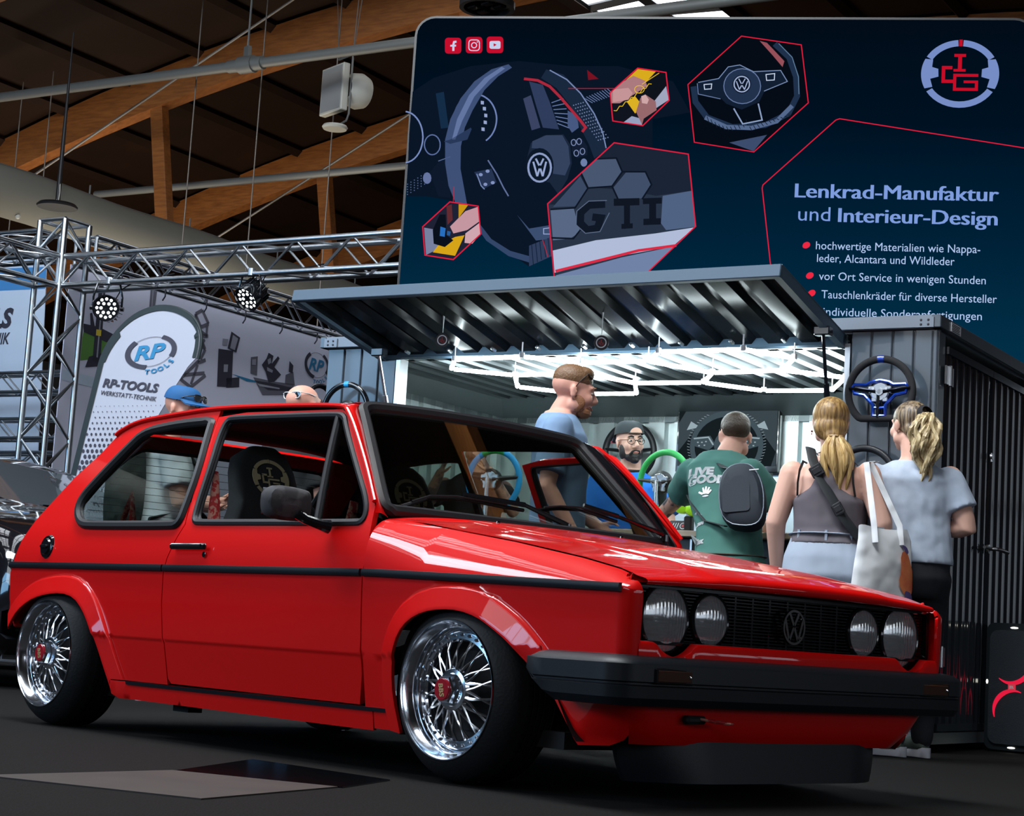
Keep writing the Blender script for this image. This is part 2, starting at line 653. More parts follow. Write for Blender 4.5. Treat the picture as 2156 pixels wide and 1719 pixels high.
mat('cap_blue', (0.006, 0.085, 0.24), rough=0.75, bump=(14, 0.2))
mat('cap_dark', (0.022, 0.030, 0.034), rough=0.8, bump=(14, 0.2))
mat('cap_navy', (0.010, 0.010, 0.035), rough=0.7)
mat('belt_brown', (0.05, 0.022, 0.014), rough=0.5)
mat('white_print', (0.72, 0.74, 0.76), rough=0.7)
mat('eye_white', (0.42, 0.40, 0.38), rough=0.2)
mat('eye_dark', (0.02, 0.012, 0.008), rough=0.15)
mat('lip', (0.42, 0.17, 0.14), rough=0.5)
mat('frame_dark', (0.03, 0.02, 0.015), rough=0.25, coat=0.5)
mat('frame_clear', (0.65, 0.66, 0.68), rough=0.15, coat=0.5)
mat('shade_lens', (0.02, 0.025, 0.03), rough=0.05, coat=1.0)
mat('shoe_green', (0.055, 0.075, 0.062), rough=0.8, bump=(60, 0.2))
mat('shoe_sole', (0.40, 0.40, 0.45), rough=0.6)
mat('red_edge', (0.45, 0.03, 0.06), rough=0.6)
mat('speaker_case', (0.010, 0.014, 0.018), rough=0.45)
mat('speaker_mesh', (0.012, 0.020, 0.028), rough=0.55, bump=(420, 0.5))
emit_mat('ring_glow', (0.75, 0.012, 0.05), 1.0)
emit_mat('badge_glow', (0.9, 0.06, 0.10), 0.6)
emit_mat('spot_glow', (1.0, 0.97, 0.85), 5)
# ------------------------------------------------------------------ exhibition hall (hall frame)


def wood(name, c1, c2):
    m = mat(name, c1, rough=0.55)
    nt = m.node_tree
    b = nt.nodes['Principled BSDF']
    tc = nt.nodes.new('ShaderNodeTexCoord')
    mp = nt.nodes.new('ShaderNodeMapping')
    mp.inputs['Scale'].default_value = (0.5, 6, 14)
    mp.inputs['Rotation'].default_value = (0, 0, -HAZ)
    n = nt.nodes.new('ShaderNodeTexNoise')
    n.inputs['Scale'].default_value = 2.2
    n.inputs['Detail'].default_value = 8
    r = nt.nodes.new('ShaderNodeValToRGB')
    r.color_ramp.elements[0].position = .35
    r.color_ramp.elements[1].position = .7
    r.color_ramp.elements[0].color = (*c1, 1)
    r.color_ramp.elements[1].color = (*c2, 1)
    nt.links.new(tc.outputs['Object'], mp.inputs['Vector'])
    nt.links.new(mp.outputs[0], n.inputs['Vector'])
    nt.links.new(n.outputs['Fac'], r.inputs['Fac'])
    nt.links.new(r.outputs['Color'], b.inputs['Base Color'])


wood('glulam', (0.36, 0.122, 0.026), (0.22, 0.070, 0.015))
mb = MB()
mb.box((0, 0, -.05), (66, 56, .1), Matrix.Translation((-7, 4, 0)))
struct(mb.build('floor', 'asphalt', None, smooth=False))


def arch_z(x):
    return 8.62 - .0135 * (x + 6.5) ** 2


# roof skin with a long glazed ridge band
def roof_row(x, z0=.62):
    return arch_z(x) + z0


xs_l = [-24 + (24 - 9.0) * i / 12 for i in range(13)]
xs_r = [-7.2 + (16 + 7.2) * i / 16 for i in range(17)]
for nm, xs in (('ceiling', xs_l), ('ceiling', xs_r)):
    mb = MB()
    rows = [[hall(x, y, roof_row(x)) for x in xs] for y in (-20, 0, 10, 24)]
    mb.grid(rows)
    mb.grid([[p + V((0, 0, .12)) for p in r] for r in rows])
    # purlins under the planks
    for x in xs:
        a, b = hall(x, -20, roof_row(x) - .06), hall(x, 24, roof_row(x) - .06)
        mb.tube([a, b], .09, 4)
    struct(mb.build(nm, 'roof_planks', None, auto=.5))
n = 0
for y0 in (-18, -14, -10, -6, -2, 2, 6, 10, 14, 18):
    n += 1
    mb = MB()
    mb.cur = 0
    mb.grid([[hall(-8.95, y0 + .1, 9.20), hall(-8.1, y0 + .1, 9.28), hall(-7.25, y0 + .1, 9.24)], [hall(-8.95, y0 + 3.9, 9.20), hall(-8.1, y0 + 3.9, 9.28), hall(-7.25, y0 + 3.9, 9.24)]])
    mb.cur = 1
    for k in range(7):
        y = y0 + 4 * k / 6
        mb.tube([hall(-9.0, y, 9.15), hall(-8.1, y, 9.23), hall(-7.2, y, 9.19)], .07, 4)
    for x in (-9.0, -8.1, -7.2):
        mb.tube([hall(x, y0, 9.17), hall(x, y0 + 4, 9.17)], .08, 4)
    struct(mb.build('window_%d' % n, ['daylight_pane', 'dark_metal'], None, smooth=False))
for y0, wx in [(y, -13.4) for y in (-16.5, -13, -9.5, -6, -2.5)]:
    n += 1
    mb = MB()
    zz = lambda x: roof_row(x) - .06
    X3 = (wx, wx + 1.45, wx + 2.9)
    mb.grid([[hall(x, y, zz(x)) for x in X3] for y in (y0 + .15, y0 + 2.9)])
    mb.cur = 1
    for k in range(6):
        y = y0 + .15 + 2.75 * k / 5
        mb.tube([hall(x, y, zz(x) - .05) for x in X3], .06, 4)
    for x in (wx, wx + 1, wx + 2, wx + 2.9):
        mb.tube([hall(x, y0, zz(x) - .05), hall(x, y0 + 3, zz(x) - .05)], .06, 4)
    struct(mb.build('window_%d' % n, ['pane_side', 'dark_metal'], None, smooth=False))
# walls; the two on the camera side are glazed high up
WX0, WX1, WY0, WY1 = -23.5, 15.5, -19.5, 23.5


def wall(nm, a, b, h):
    mb = MB()
    a, b = V(a), V(b)
    t = (b - a).normalized()
    nrm = V((-t.y, t.x))
    q = [a - nrm * .1, b - nrm * .1, b + nrm * .1, a + nrm * .1]
    vs = [hall(p.x, p.y, z) for z in (0, h) for p in q]
    mb.add(vs, [(0, 1, 2, 3), (4, 5, 6, 7), (0, 1, 5, 4), (1, 2, 6, 5), (2, 3, 7, 6), (3, 0, 4, 7)])
    struct(mb.build(nm, 'hall_wall', None, smooth=False))


wall('wall_back', (WX0, WY1), (WX1, WY1), 9.5)
wall('wall_left', (WX0, WY0), (WX0, WY1), 9.0)
wall('wall_right', (WX1, WY0), (WX1, WY1), 9.0)
wall('wall_front', (WX0, WY0), (WX1, WY0), 9.5)


def wall_window(p0, p1, z0, z1, inward, pane='daylight_pane'):
    global n
    n += 1
    a, b = V(p0), V(p1)
    t = b - a
    iw = V(inward) * .16
    mb = MB()
    g = lambda k, z, d=1: hall(*(a + t * k + iw * d), z)
    mb.add([g(0, z0), g(1, z0), g(1, z1), g(0, z1)], [(0, 1, 2, 3)])
    mb.cur = 1
    m = max(2, int(t.length / 1.1))
    for i in range(m + 1):
        mb.tube([g(i / m, z0, 1.1), g(i / m, z1, 1.1)], .06, 4)
    for z in (z0, (z0 + z1) / 2, z1):
        mb.tube([g(0, z, 1.1), g(1, z, 1.1)], .06, 4)
    struct(mb.build('window_%d' % n, [pane, 'dark_metal'], None, smooth=False))


wall_window((-22.5, WY0), (-11, WY0), 2.6, 7.0, (0, 1), 'blue_fill_pane')  # unseen blue glow added to tint the stand's left front panel
wall_window((0, WY0), (11, WY0), 4.2, 6.4, (0, 1))
wall_window((WX1, -12), (WX1, 6), 1.4, 4.4, (-1, 0), 'pane_front')
wall_window((1.5, WY1), (13, WY1), 1.2, 5.6, (0, -1), 'dim_fill_pane')  # unseen glowing pane added for the container's side doors to reflect

# glulam arches with their struts
for y in (-2, 2, 6, 10, 14, 18):
    mb = MB()
    rows = []
    for i in range(41):
        x = -22.5 + 37.5 * i / 40
        z = arch_z(x)
        rows.append([hall(x, y - .11, z), hall(x, y + .11, z), hall(x, y + .11, z + .56), hall(x, y - .11, z + .56)])
    mb.grid(rows, closed_u=True)
    o = mb.build('trim_%d' % (y // 4 + 2), 'glulam', None, auto=.4)
    struct(o)
    if y >= 10:
        for x0, z0, x1, z1 in ((-14.77, arch_z(-14.77) + .1, -14.38, 5.5), (-9.6, arch_z(-9.6) + .1, -9.3, 5.5)):
            mb = MB()
            a, b = hall(x0, y, z0), hall(x1, y, z1)
            M = frame((a + b) / 2, b - a, HY)
            mb.box((0, 0, 0), ((b - a).length, .16, .22), M, .01)
            struct(mb.build('trim_strut', 'glulam', o, smooth=False))

# pipes, rods and wires under the roof
def pipe(nm, a, b, r, label, cat='pipe', m='pipe_steel', coup=()):
    mb = MB()
    A, B = hall(*a), hall(*b)
    mb.tube([A, B], r, 12)
    o = mb.build(nm, m)
    tag(o, label, cat)
    for k in coup:
        p = A.lerp(B, k)
        d = (B - A).normalized()
        mb = MB()
        mb.tube([p - d * .28, p - d * .1, p - d * .1, p + d * .12, p + d * .12, p + d * .26], [r * 1.25, r * 1.3, r * 1.7, r * 1.7, r * 1.4, r * 1.35], 14)
        mb.build('coupling', m, o)
        mb = MB()
        mb.box(p + V((0, 0, r * 2.4)), (.10, .05, .16))
        mb.tube([p + V((0, 0, r * 3)), p + V((0, 0, 2.2))], .014, 6)
        mb.build('hanger', m, o)
    return o


pipe('ceiling_pipe', (-15.9, 8, 7.40), (8, 8, 7.40), .065, 'thick steel pipe with a coupling and hanger under the dark timber roof', coup=(.182,))
pipe('ceiling_pipe', (-16.8, 11, 6.84), (8, 11, 6.84), .055, 'thin steel pipe that starts over the grey fabric duct', coup=())
for i, (a, b, lab) in enumerate((((-11.2, 9, 8.83), (-16.3, 9, 6.48), 'long slanted steel tie rod crossing behind the thick ceiling pipe'), ((-11.0, 12, 8.3), (-15.6, 12, 6.1), 'slanted steel tie rod in front of the lower timber arch beside the screen'))):
    pipe('tie_rod', a, b, .018, lab, 'rod', 'wire_steel')
for x, z0, z1, y, lab in ((-15.68, 6.3, 8.0, 8.8, 'over the flat disc lamp'), (-12.70, 5.2, 8.6, 8.4, 'beside the slanted tie rod, half way to the flood lamp'), (-11.95, 4.4, 8.7, 8.8, 'next to the coupling of the thick pipe'), (-11.2, 4.2, 8.8, 9.4, 'close to the flood lamp'), (-16.25, 5.6, 7.9, 8.8, 'away from every lamp, above the grey duct'), (-10.9, 4.2, 8.9, 12.2, 'close beside the edge of the screen')):
    o = pipe('hanging_wire', (x, y, z0), (x, y, z1), .009, 'thin roof wire ' + lab, 'wire', 'wire_steel')
    o['group'] = 'wires hanging from the roof'
# fabric air duct
mb = MB()
pts = [hall(-14.0, y, 5.58 + .015 * sin(y * 2)) for y in [-8 + .5 * i for i in range(58)]]
mb.tube(pts, .315, 24)
du = tag(mb.build('air_duct', 'duct_fabric'), 'long round grey fabric air duct under the timber roof', 'duct')
mb = MB()
mb.tube([p + V((0, 0, .325)) for p in pts], .02, 6)
for p in pts[::4]:
    mb.tube([p + V((0, 0, .32)), p + V((0, 0, .46))], .012, 6)
mb.build('duct_rail', 'pipe_steel', du)
for y in [1.2 + .42 * i for i in range(20)]:
    MB().ball(hall(-13.86, y, 5.58 - .285), .035, 8).build('duct_nozzle', 'lamp_white', du)
# pendant disc lamp in front of the duct
t = thing('pendant_lamp', 'dark flat disc lamp hanging on a rod in front of the grey duct', 'lamp', hall(-13.2, 6.65, 5.38))
p = hall(-13.2, 6.65, 5.38)
MB().lathe([(0, -.02), (.24, -.02), (.25, 0), (.22, .03), (.08, .06), (0, .06)], Matrix.Translation(p), 32).build('lamp_shade', 'dark_metal', t)
MB().tube([p + V((0, 0, .05)), p + V((0, 0, .30)), p + V((0, 0, 2.2))], [.03, .03, .008], 10).build('suspension', 'dark_metal', t)
MB().tube([p + V((.02, 0, .28)), p + V((.07, -.02, .15)), p + V((.05, -.02, .02)), p + V((.0, -.02, .1))], .007, 6).build('cable_loop', 'lamp_white', t)
# ring lamp over the screen
p = hall(-6.78, 6.0, 6.86)
t = thing('ring_lamp', 'dark round lamp with visible fittings hanging above the screen top', 'lamp', p)
mb = MB()
mb.lathe([(.24, 0), (.285, 0), (.285, .07), (.24, .07)], Matrix.Translation(p), 36, closed=True)
mb.lathe([(0, .055), (.24, .055)], Matrix.Translation(p), 36)
mb.build('lamp_ring', 'dark_metal', t)
for dx, dy in ((-.12, .06), (.11, .07), (-.10, -.09), (.10, -.08)):
    MB().box(p + V((dx, dy, .03)), (.13, .09, .06), None, .01).build('lamp_driver', 'gloss_black', t)
mb = MB()
for a in range(3):
    mb.tube([p + V((.26 * cos(a * 2.1), .26 * sin(a * 2.1), .07)), p + V((0, 0, 2.0))], .006, 5)
mb.build('suspension', 'wire_steel', t)
# flood lamp on a wire yoke
p = hall(-10.82, 9.0, 7.32)
t = thing('flood_lamp', 'pale square flood lamp hung on wires below the timber arch', 'lamp', p)
M = frame(p, HX * .93 - HY * .37, V((0, 0, 1)))
mb = MB()
mb.box((-.13, 0, .0), (.52, .62, .10), M, .01)
fl = mb.build('lamp_housing', 'lamp_white', t, smooth=False)
MB().box((-.13, 0, .052), (.46, .56, .012), M).build('lamp_glass', 'lamp_screen', fl, smooth=False)
mb = MB()
mb.lathe([(.10, -.36), (.20, -.34), (.235, -.24), (.21, -.12), (.15, -.05)], M @ Matrix.Translation((.05, .0, 0)), 24)
mb.build('lamp_reflector', 'lamp_white', fl)
mb = MB()
mb.tube([M @ V(q) for q in ((-.16, .42, -.05), (.16, .42, -.05), (.17, .36, -.05), (.17, -.36, -.05), (.12, -.44, -.05), (-.02, -.46, -.05))], .014, 8)
mb.build('yoke', 'pipe_steel', t)
MB().lathe([(0, 0), (.15, .005), (.165, .03), (.15, .055), (0, .06)], Matrix.Translation(p + V((-.05, .0, -.54))), 28).build('ballast_disc', 'lamp_white', t)
mb = MB()
for q, e in (((-.16, .42, -.05), (-.45, 1.6, -.1)), ((.16, .42, -.05), (.32, 1.6, 0)), ((.17, .40, -.05), (.62, 1.6, .1))):
    mb.tube([M @ V(q), M @ V(e)], .007, 5)
mb.build('suspension', 'wire_steel', t)

# loose cover plates on the floor
def plate(pts, label, m):
    mb = MB()
    mb.prism(pts, .004)
    tag(mb.build('floor_plate', m, None, smooth=False), label, 'plate')


plate([(-.27, -2.13), (.35, -1.87), (.09, -1.245), (-.41, -1.46)], 'brown flat plate lying loose on the floor before the front wheel', 'ply_board')
plate([(.10, -1.235), (-.10, -.90), (-.80, -.90), (-.41, -1.445)], 'dark shiny plate on the floor beside the near front wheel', 'gloss_black')
# ------------------------------------------------------------------ car body surfaces (car frame = world: +x to the nose, near side -y)
def lerp_tab(t, x):
    if x <= t[0][0]:
        return t[0][1]
    for (a, b), (c, d) in zip(t, t[1:]):
        if x <= c:
            k = (x - a) / (c - a)
            return b + (d - b) * k
    return t[-1][1]


def plan_w(x):
    return 0.787 - 0.022 * ((x + 1.1) / 1.9) ** 2


def side_ins(z):
    """How far the flank lies inboard of the widest line at height z."""
    if z > 0.79:
        d = z - 0.79
        return 0.028 + 0.295 * d + 0.13 * d * d
    if z > 0.60:
        return 0.028 * ((z - 0.60) / 0.19) ** 2
    if z > 0.366:
        return 0.008 * ((0.60 - z) / 0.234) ** 2
    if z > 0.354:
        return 0.008 + (0.366 - z) / 0.012 * 0.008
    return 0.016 + (0.354 - z) * 0.16


def side_y(x, z):
    return -(plan_w(x) - side_ins(z))
# ------------------------------------------------------------------ red hatchback


def lens_mat():
    m = bpy.data.materials.new('lamp_lens')
    m.use_nodes = True
    nt = m.node_tree
    nt.nodes.clear()
    out = nt.nodes.new('ShaderNodeOutputMaterial')
    mix = nt.nodes.new('ShaderNodeMixShader')
    mix.inputs[0].default_value = 0.32
    tr = nt.nodes.new('ShaderNodeBsdfRefraction')
    tr.inputs['IOR'].default_value = 1.15
    tr.inputs['Roughness'].default_value = 0.05
    gl = nt.nodes.new('ShaderNodeBsdfGlossy')
    gl.inputs['Roughness'].default_value = 0.08
    tc = nt.nodes.new('ShaderNodeTexCoord')
    w = nt.nodes.new('ShaderNodeTexWave')
    w.bands_direction = 'Y'
    w.inputs['Scale'].default_value = 22
    w.inputs['Distortion'].default_value = 0.0
    bp = nt.nodes.new('ShaderNodeBump')
    bp.inputs['Strength'].default_value = 0.35
    bp.inputs['Distance'].default_value = 0.003
    nt.links.new(tc.outputs['Object'], w.inputs['Vector'])
    nt.links.new(w.outputs['Fac'], bp.inputs['Height'])
    for s in (tr, gl):
        nt.links.new(bp.outputs['Normal'], s.inputs['Normal'])
    nt.links.new(tr.outputs[0], mix.inputs[1])
    nt.links.new(gl.outputs[0], mix.inputs[2])
    df = nt.nodes.new('ShaderNodeBsdfDiffuse')
    df.inputs['Color'].default_value = (.75, .82, .88, 1)
    m2 = nt.nodes.new('ShaderNodeMixShader')
    m2.inputs[0].default_value = .16
    nt.links.new(mix.outputs[0], m2.inputs[1])
    nt.links.new(df.outputs[0], m2.inputs[2])
    nt.links.new(m2.outputs[0], out.inputs['Surface'])
    MATS['lamp_lens'] = m


lens_mat()

car = thing('car', 'lowered bright red two-door hatchback with mesh chrome wheels parked in front of the stand', 'car', (-1.0, 0, 0))

GUT = [(-2.25, 1.167), (-2.144, 1.203), (-1.934, 1.216), (-1.599, 1.231), (-1.094, 1.213), (-0.818, 1.197)]
HEDGE = [(-2.25, 1.167), (-2.337, 1.076), (-2.463, 0.984), (-2.555, 0.896), (-2.652, 0.805), (-2.715, 0.722), (-2.748, 0.640), (-2.765, 0.590), (-2.755, 0.485), (-2.735, 0.42), (-2.70, 0.36)]
ARCHF = [(-.235, .13), (-.262, .24), (-.262, .316), (-.25, .378), (-.225, .436), (-.18, .478), (-.11, .506), (-.03, .516), (.05, .515), (.13, .498), (.19, .471), (.26, .434), (.31, .395), (.36, .352), (.40, .302), (.44, .24), (.48, .18), (.505, .155)]
ARCHR = [(-2.72, .345), (-2.66, .415), (-2.59, .458), (-2.50, .49), (-2.40, .507), (-2.28, .515), (-2.18, .50), (-2.11, .455), (-2.06, .40), (-2.01, .325), (-1.97, .25), (-1.93, .18), (-1.915, .15)]
ARCHF = [ARCHF[0]] + smooth_loop(ARCHF, 1, False)[1:]
ARCHR = smooth_loop(ARCHR, 1, False)


def seg_dist(px, pz, poly):
    best = 9
    for (ax, az), (bx, bz) in zip(poly, poly[1:]):
        dx, dz = bx - ax, bz - az
        t = max(0, min(1, ((px - ax) * dx + (pz - az) * dz) / (dx * dx + dz * dz + 1e-12)))
        d = (px - ax - t * dx) ** 2 + (pz - az - t * dz) ** 2
        if d < best:
            best = d
    return sqrt(best)


def flare(x, z):
    if z > 0.63:
        return 0
    poly = ARCHF if x > -1 else ARCHR
    if x > -1 and (x < -.40 or x > .62) or x <= -1 and x > -1.8:
        return 0
    d = seg_dist(x, z, poly)
    if d > 0.080:
        return 0
    if x > .2 and z < .42:
        return 0 if z < .30 else (z - .30) / .12 * (0.013 + 0.017 * (1 - d / 0.066) if d < .066 else 0.013 * ((0.080 - d) / 0.014) ** 2)
    if d > 0.066:
        k = (0.080 - d) / 0.014
        return 0.013 * k * k * (3 - 2 * k)
    return 0.013 + 0.017 * (1 - d / 0.066)


FTOP = [(-.547, .812), (-.352, .793), (.154, .728), (.45, .682), (.602, .652), (.692, .622), (.75, .61)]


def S_side(x, z):
    return V((x, side_y(x, z) - flare(x, z), z))


def fend_a(x):
    return 0.115 + 0.01 * (x + .45) / 1.15 - (0.02 if x > 9 else 0)


def plan_pt(u, s=.6):
    """Plan path of the front fender: along the flank, round the corner, on to the nose."""
    R = 0.05 + .06 * min(1, max(0, (.42 - s) / .12)) + .15 * min(1, max(0, (.30 - s) / .13))
    xc = .705 - R
    if u <= xc:
        w = plan_w(u)
        return u, w, 0.0, -1.0
    L = R * pi / 2
    w = plan_w(xc)
    if u <= xc + L:
        a = (u - xc) / R
        return xc + R * sin(a), w - R + R * cos(a), -sin(a), -cos(a)
    return xc + R + 0.012 * (u - xc - L), w - R - (u - xc - L), -1.0, 0.0


def S_fender(u, s):
    """s = height up to .55, then .55 + .3 t round the shoulder to the bonnet edge."""
    x, w, nx, ny = plan_pt(u, s)
    xx = min(x, .70)
    if s <= 0.55:
        ins, z = side_ins(s), s
        if s < .55:
            ins -= flare(u, s)
    else:
        t = (s - 0.55) / 0.30
        zt = lerp_tab(FTOP, xx)
        k = min(1, max(0, (xx + .45) / 1.15))
        z0 = min(.628 - .028 * k, zt - .028)
        b = zt - z0
        n = 2.5 - 0.5 * min(1, k * 2)
        a = 0.112 - 0.040 * k
        if t < 0.3:
            z = 0.55 + (z0 - 0.55) * t / 0.3
            ins = side_ins(min(z, .60)) - flare(u, z)
        else:
            ph = (t - 0.3) / 0.7 * pi / 2
            e = .48 * min(1, k * 4)
            z = z0 + b * (e * ph / (pi / 2) + (1 - e) * max(0, sin(ph)) ** (2 / n))
            ins = a * (e * ph / (pi / 2) + (1 - e) * (1 - max(0, cos(ph)) ** (2 / n))) - (flare(u, z) if z < .63 else 0)
    if nx < 0:
        ins *= (1 - .75 * min(1, -nx)) if s > .55 else 1
    return V((x + nx * ins, -(w + ny * ins), z))


def resample(loop, step, closed=True):
    out = []
    n = len(loop)
    for i in range(n if closed else n - 1):
        a, b = loop[i], loop[(i + 1) % n]
        L = sqrt((a[0] - b[0]) ** 2 + (a[1] - b[1]) ** 2)
        k = max(1, int(L / step + .5))
        for j in range(k):
            out.append((a[0] + (b[0] - a[0]) * j / k, a[1] + (b[1] - a[1]) * j / k))
    if not closed:
        out.append(loop[-1])
    return out


def patch(name, outline, holes, S, m, parent, step=0.03, thick=0.012, extra=(), sgn=1, xf=None, inner=None):
    """Panel trimmed from the parametric surface S (near flank); sgn=-1 mirrors it to the far side."""
    loops = [resample(l, step * .6) for l in [outline] + list(holes)]
    pts, edges = [], []
    for lp in loops:
        o = len(pts)
        pts += [V(p) for p in lp]
        edges += [(o + i, o + (i + 1) % len(lp)) for i in range(len(lp))]
    xs, zs = [p[0] for p in outline], [p[1] for p in outline]

    def ok(p):
        if not inside(p, outline) or any(inside(p, h) for h in holes):
            return False
        return True
    bnd = {}
    for p in pts:
        bnd.setdefault((int(p[0] // step), int(p[1] // step)), []).append(p)

    def clear(p, d):
        cx, cz = int(p[0] // step), int(p[1] // step)
        for i in (-1, 0, 1):
            for j in (-1, 0, 1):
                for q in bnd.get((cx + i, cz + j), ()):
                    if (q[0] - p[0]) ** 2 + (q[1] - p[1]) ** 2 < d * d:
                        return False
        return True
    for p in extra:
        if ok(p) and clear(p, step * .18):
            q = V(p)
            pts.append(q)
            bnd.setdefault((int(q[0] // step), int(q[1] // step)), []).append(q)
    nx, nz = int((max(xs) - min(xs)) / step) + 1, int((max(zs) - min(zs)) / step) + 1
    for i in range(nx + 1):
        for j in range(nz + 1):
            p = (min(xs) + (i + .5 * (j % 2)) * step, min(zs) + j * step)
            if ok(p) and clear(p, step * .45):
                pts.append(V(p))
    res = delaunay_2d_cdt(pts, edges, [], 0, 1e-6)
    tv, tf = res[0], res[2]
    keep = []
    for f in tf:
        c = sum((tv[i] for i in f), V((0, 0))) / len(f)
        if ok(c):
            keep.append(tuple(f))
    h = 1e-3
    P, N = [], []
    for q in tv:
        p = S(q[0], q[1])
        n = (S(q[0] + h, q[1]) - S(q[0] - h, q[1])).cross(S(q[0], q[1] + h) - S(q[0], q[1] - h))
        n = n.normalized() if n.length > 1e-12 else V((0, -1, 0))
        P.append(p)
        N.append(n)
    B = [p - n * thick for p, n in zip(P, N)]
    if sgn < 0:
        mir = lambda p: V((p.x, -p.y, p.z))
        P, N, B = [mir(p) for p in P], [mir(n) for n in N], [mir(p) for p in B]
        keep = [f[::-1] for f in keep]
    if xf:
        P, B = [xf @ p for p in P], [xf @ p for p in B]
        N = [xf.to_3x3() @ n for n in N]
    mb = MB()
    mb.add(P, keep, N)
    if inner:
        mb.cur = 1
    mb.add(B, [f[::-1] for f in keep], [-n for n in N])
    mb.cur = 0
    und = {}
    for f in keep:
        for i in range(len(f)):
            und[(f[i], f[(i + 1) % len(f)])] = 1
    rim = [(a, b) for (a, b) in und if (b, a) not in und]
    ids = sorted({i for e in rim for i in e})
    ix = {k: i for i, k in enumerate(ids)}
    mb.add([P[i] for i in ids] + [B[i] for i in ids], [(ix[b], ix[a], ix[a] + len(ids), ix[b] + len(ids)) for a, b in rim])
    return mb.build(name, [m, inner] if inner else m, parent)


def offs(poly, d):
    out = []
    for i, p in enumerate(poly):
        a, b = poly[max(0, i - 1)], poly[min(len(poly) - 1, i + 1)]
        tx, tz = b[0] - a[0], b[1] - a[1]
        L = sqrt(tx * tx + tz * tz) + 1e-9
        out.append((p[0] - tz / L * d, p[1] + tx / L * d))
    return out


QWIN = smooth_loop([(-1.605, 1.183), (-1.75, 1.183), (-1.90, 1.176), (-2.06, 1.160), (-2.13, 1.10), (-2.263, 0.972), (-2.335, 0.90), (-2.335, 0.84), (-2.27, 0.786), (-2.15, 0.781), (-1.62, 0.779), (-1.562, 0.783), (-1.556, 0.85), (-1.558, 0.978), (-1.60, 1.150)], 2)
DWIN = smooth_loop([(-1.52, 1.12), (-1.515, 1.182), (-1.46, 1.186), (-1.15, 1.178), (-.88, 1.170), (-.80, 1.164), (-.765, 1.12), (-.60, .95), (-.50, .845), (-.49, .785), (-.56, .782), (-1.0, .785), (-1.42, .787), (-1.475, .790), (-1.487, .85), (-1.498, 1.007)], 2)
DOOR = [(-1.578, 1.196), (-1.556, 1.016), (-1.524, .80), (-1.520, .782), (-1.546, .738), (-1.585, .657), (-1.598, .606), (-1.595, .5), (-1.58, .37), (-1.567, .225), (-1.548, .208), (-.462, .205), (-.444, .30), (-.440, .415), (-.449, .622), (-.436, .69), (-.458, .836), (-.561, .962), (-.700, 1.105), (-.79, 1.175), (-.83, 1.188), (-1.1, 1.196), (-1.4, 1.206)]
QUART = [(-1.584, 1.225), (-1.75, 1.221), (-1.934, 1.212), (-2.144, 1.200)] + HEDGE + ARCHR[1:-1] + [(-1.925, .203), (-1.572, .203), (-1.574, .225), (-1.586, .37), (-1.601, .5), (-1.604, .606), (-1.591, .657), (-1.552, .738), (-1.526, .782), (-1.530, .80), (-1.562, 1.016)]
SILL = [(-1.935, .199), (-1.918, .15), (-1.88, .135), (-.42, .128), (-.40, .128), (-.40, .199)]
FEND = [(-.434, .20), (-.434, .415), (-.443, .622), (-.440, .85), (.62, .85), (.735, .85), (.742, .60), (.742, .40), (.70, .30), (.690, .195), (.67, .178), (.62, .16)] + ARCHF[::-1] + [(-.30, .135), (-.394, .135), (-.394, .20)]
flare_pts_f = [p for d in (.012, .03, .048, .062, .068, .074, .081, .09) for p in resample(offs(ARCHF, d), .014, False)]
flare_pts_r = [p for d in (.012, .03, .048, .062, .068, .074, .081, .09) for p in resample(offs(ARCHR, d), .014, False)]
crease = [(x / 50, z) for x in range(-100, -15) for z in (.351, .355, .36, .365, .369)]
corner_pts = [(.655 + .0131 * i, .16 + .02 * j) for i in range(7) for j in range(36)]
shoulder = [(-.43 + .03 * i, .64 + .0175 * j) for i in range(40) for j in range(12)]
ANG = radians(17.5)
HINGE = V((-.45, .765, 0))
OPEN = Matrix.Translation(HINGE) @ Matrix.Rotation(-ANG, 4, 'Z') @ Matrix.Translation(-HINGE)
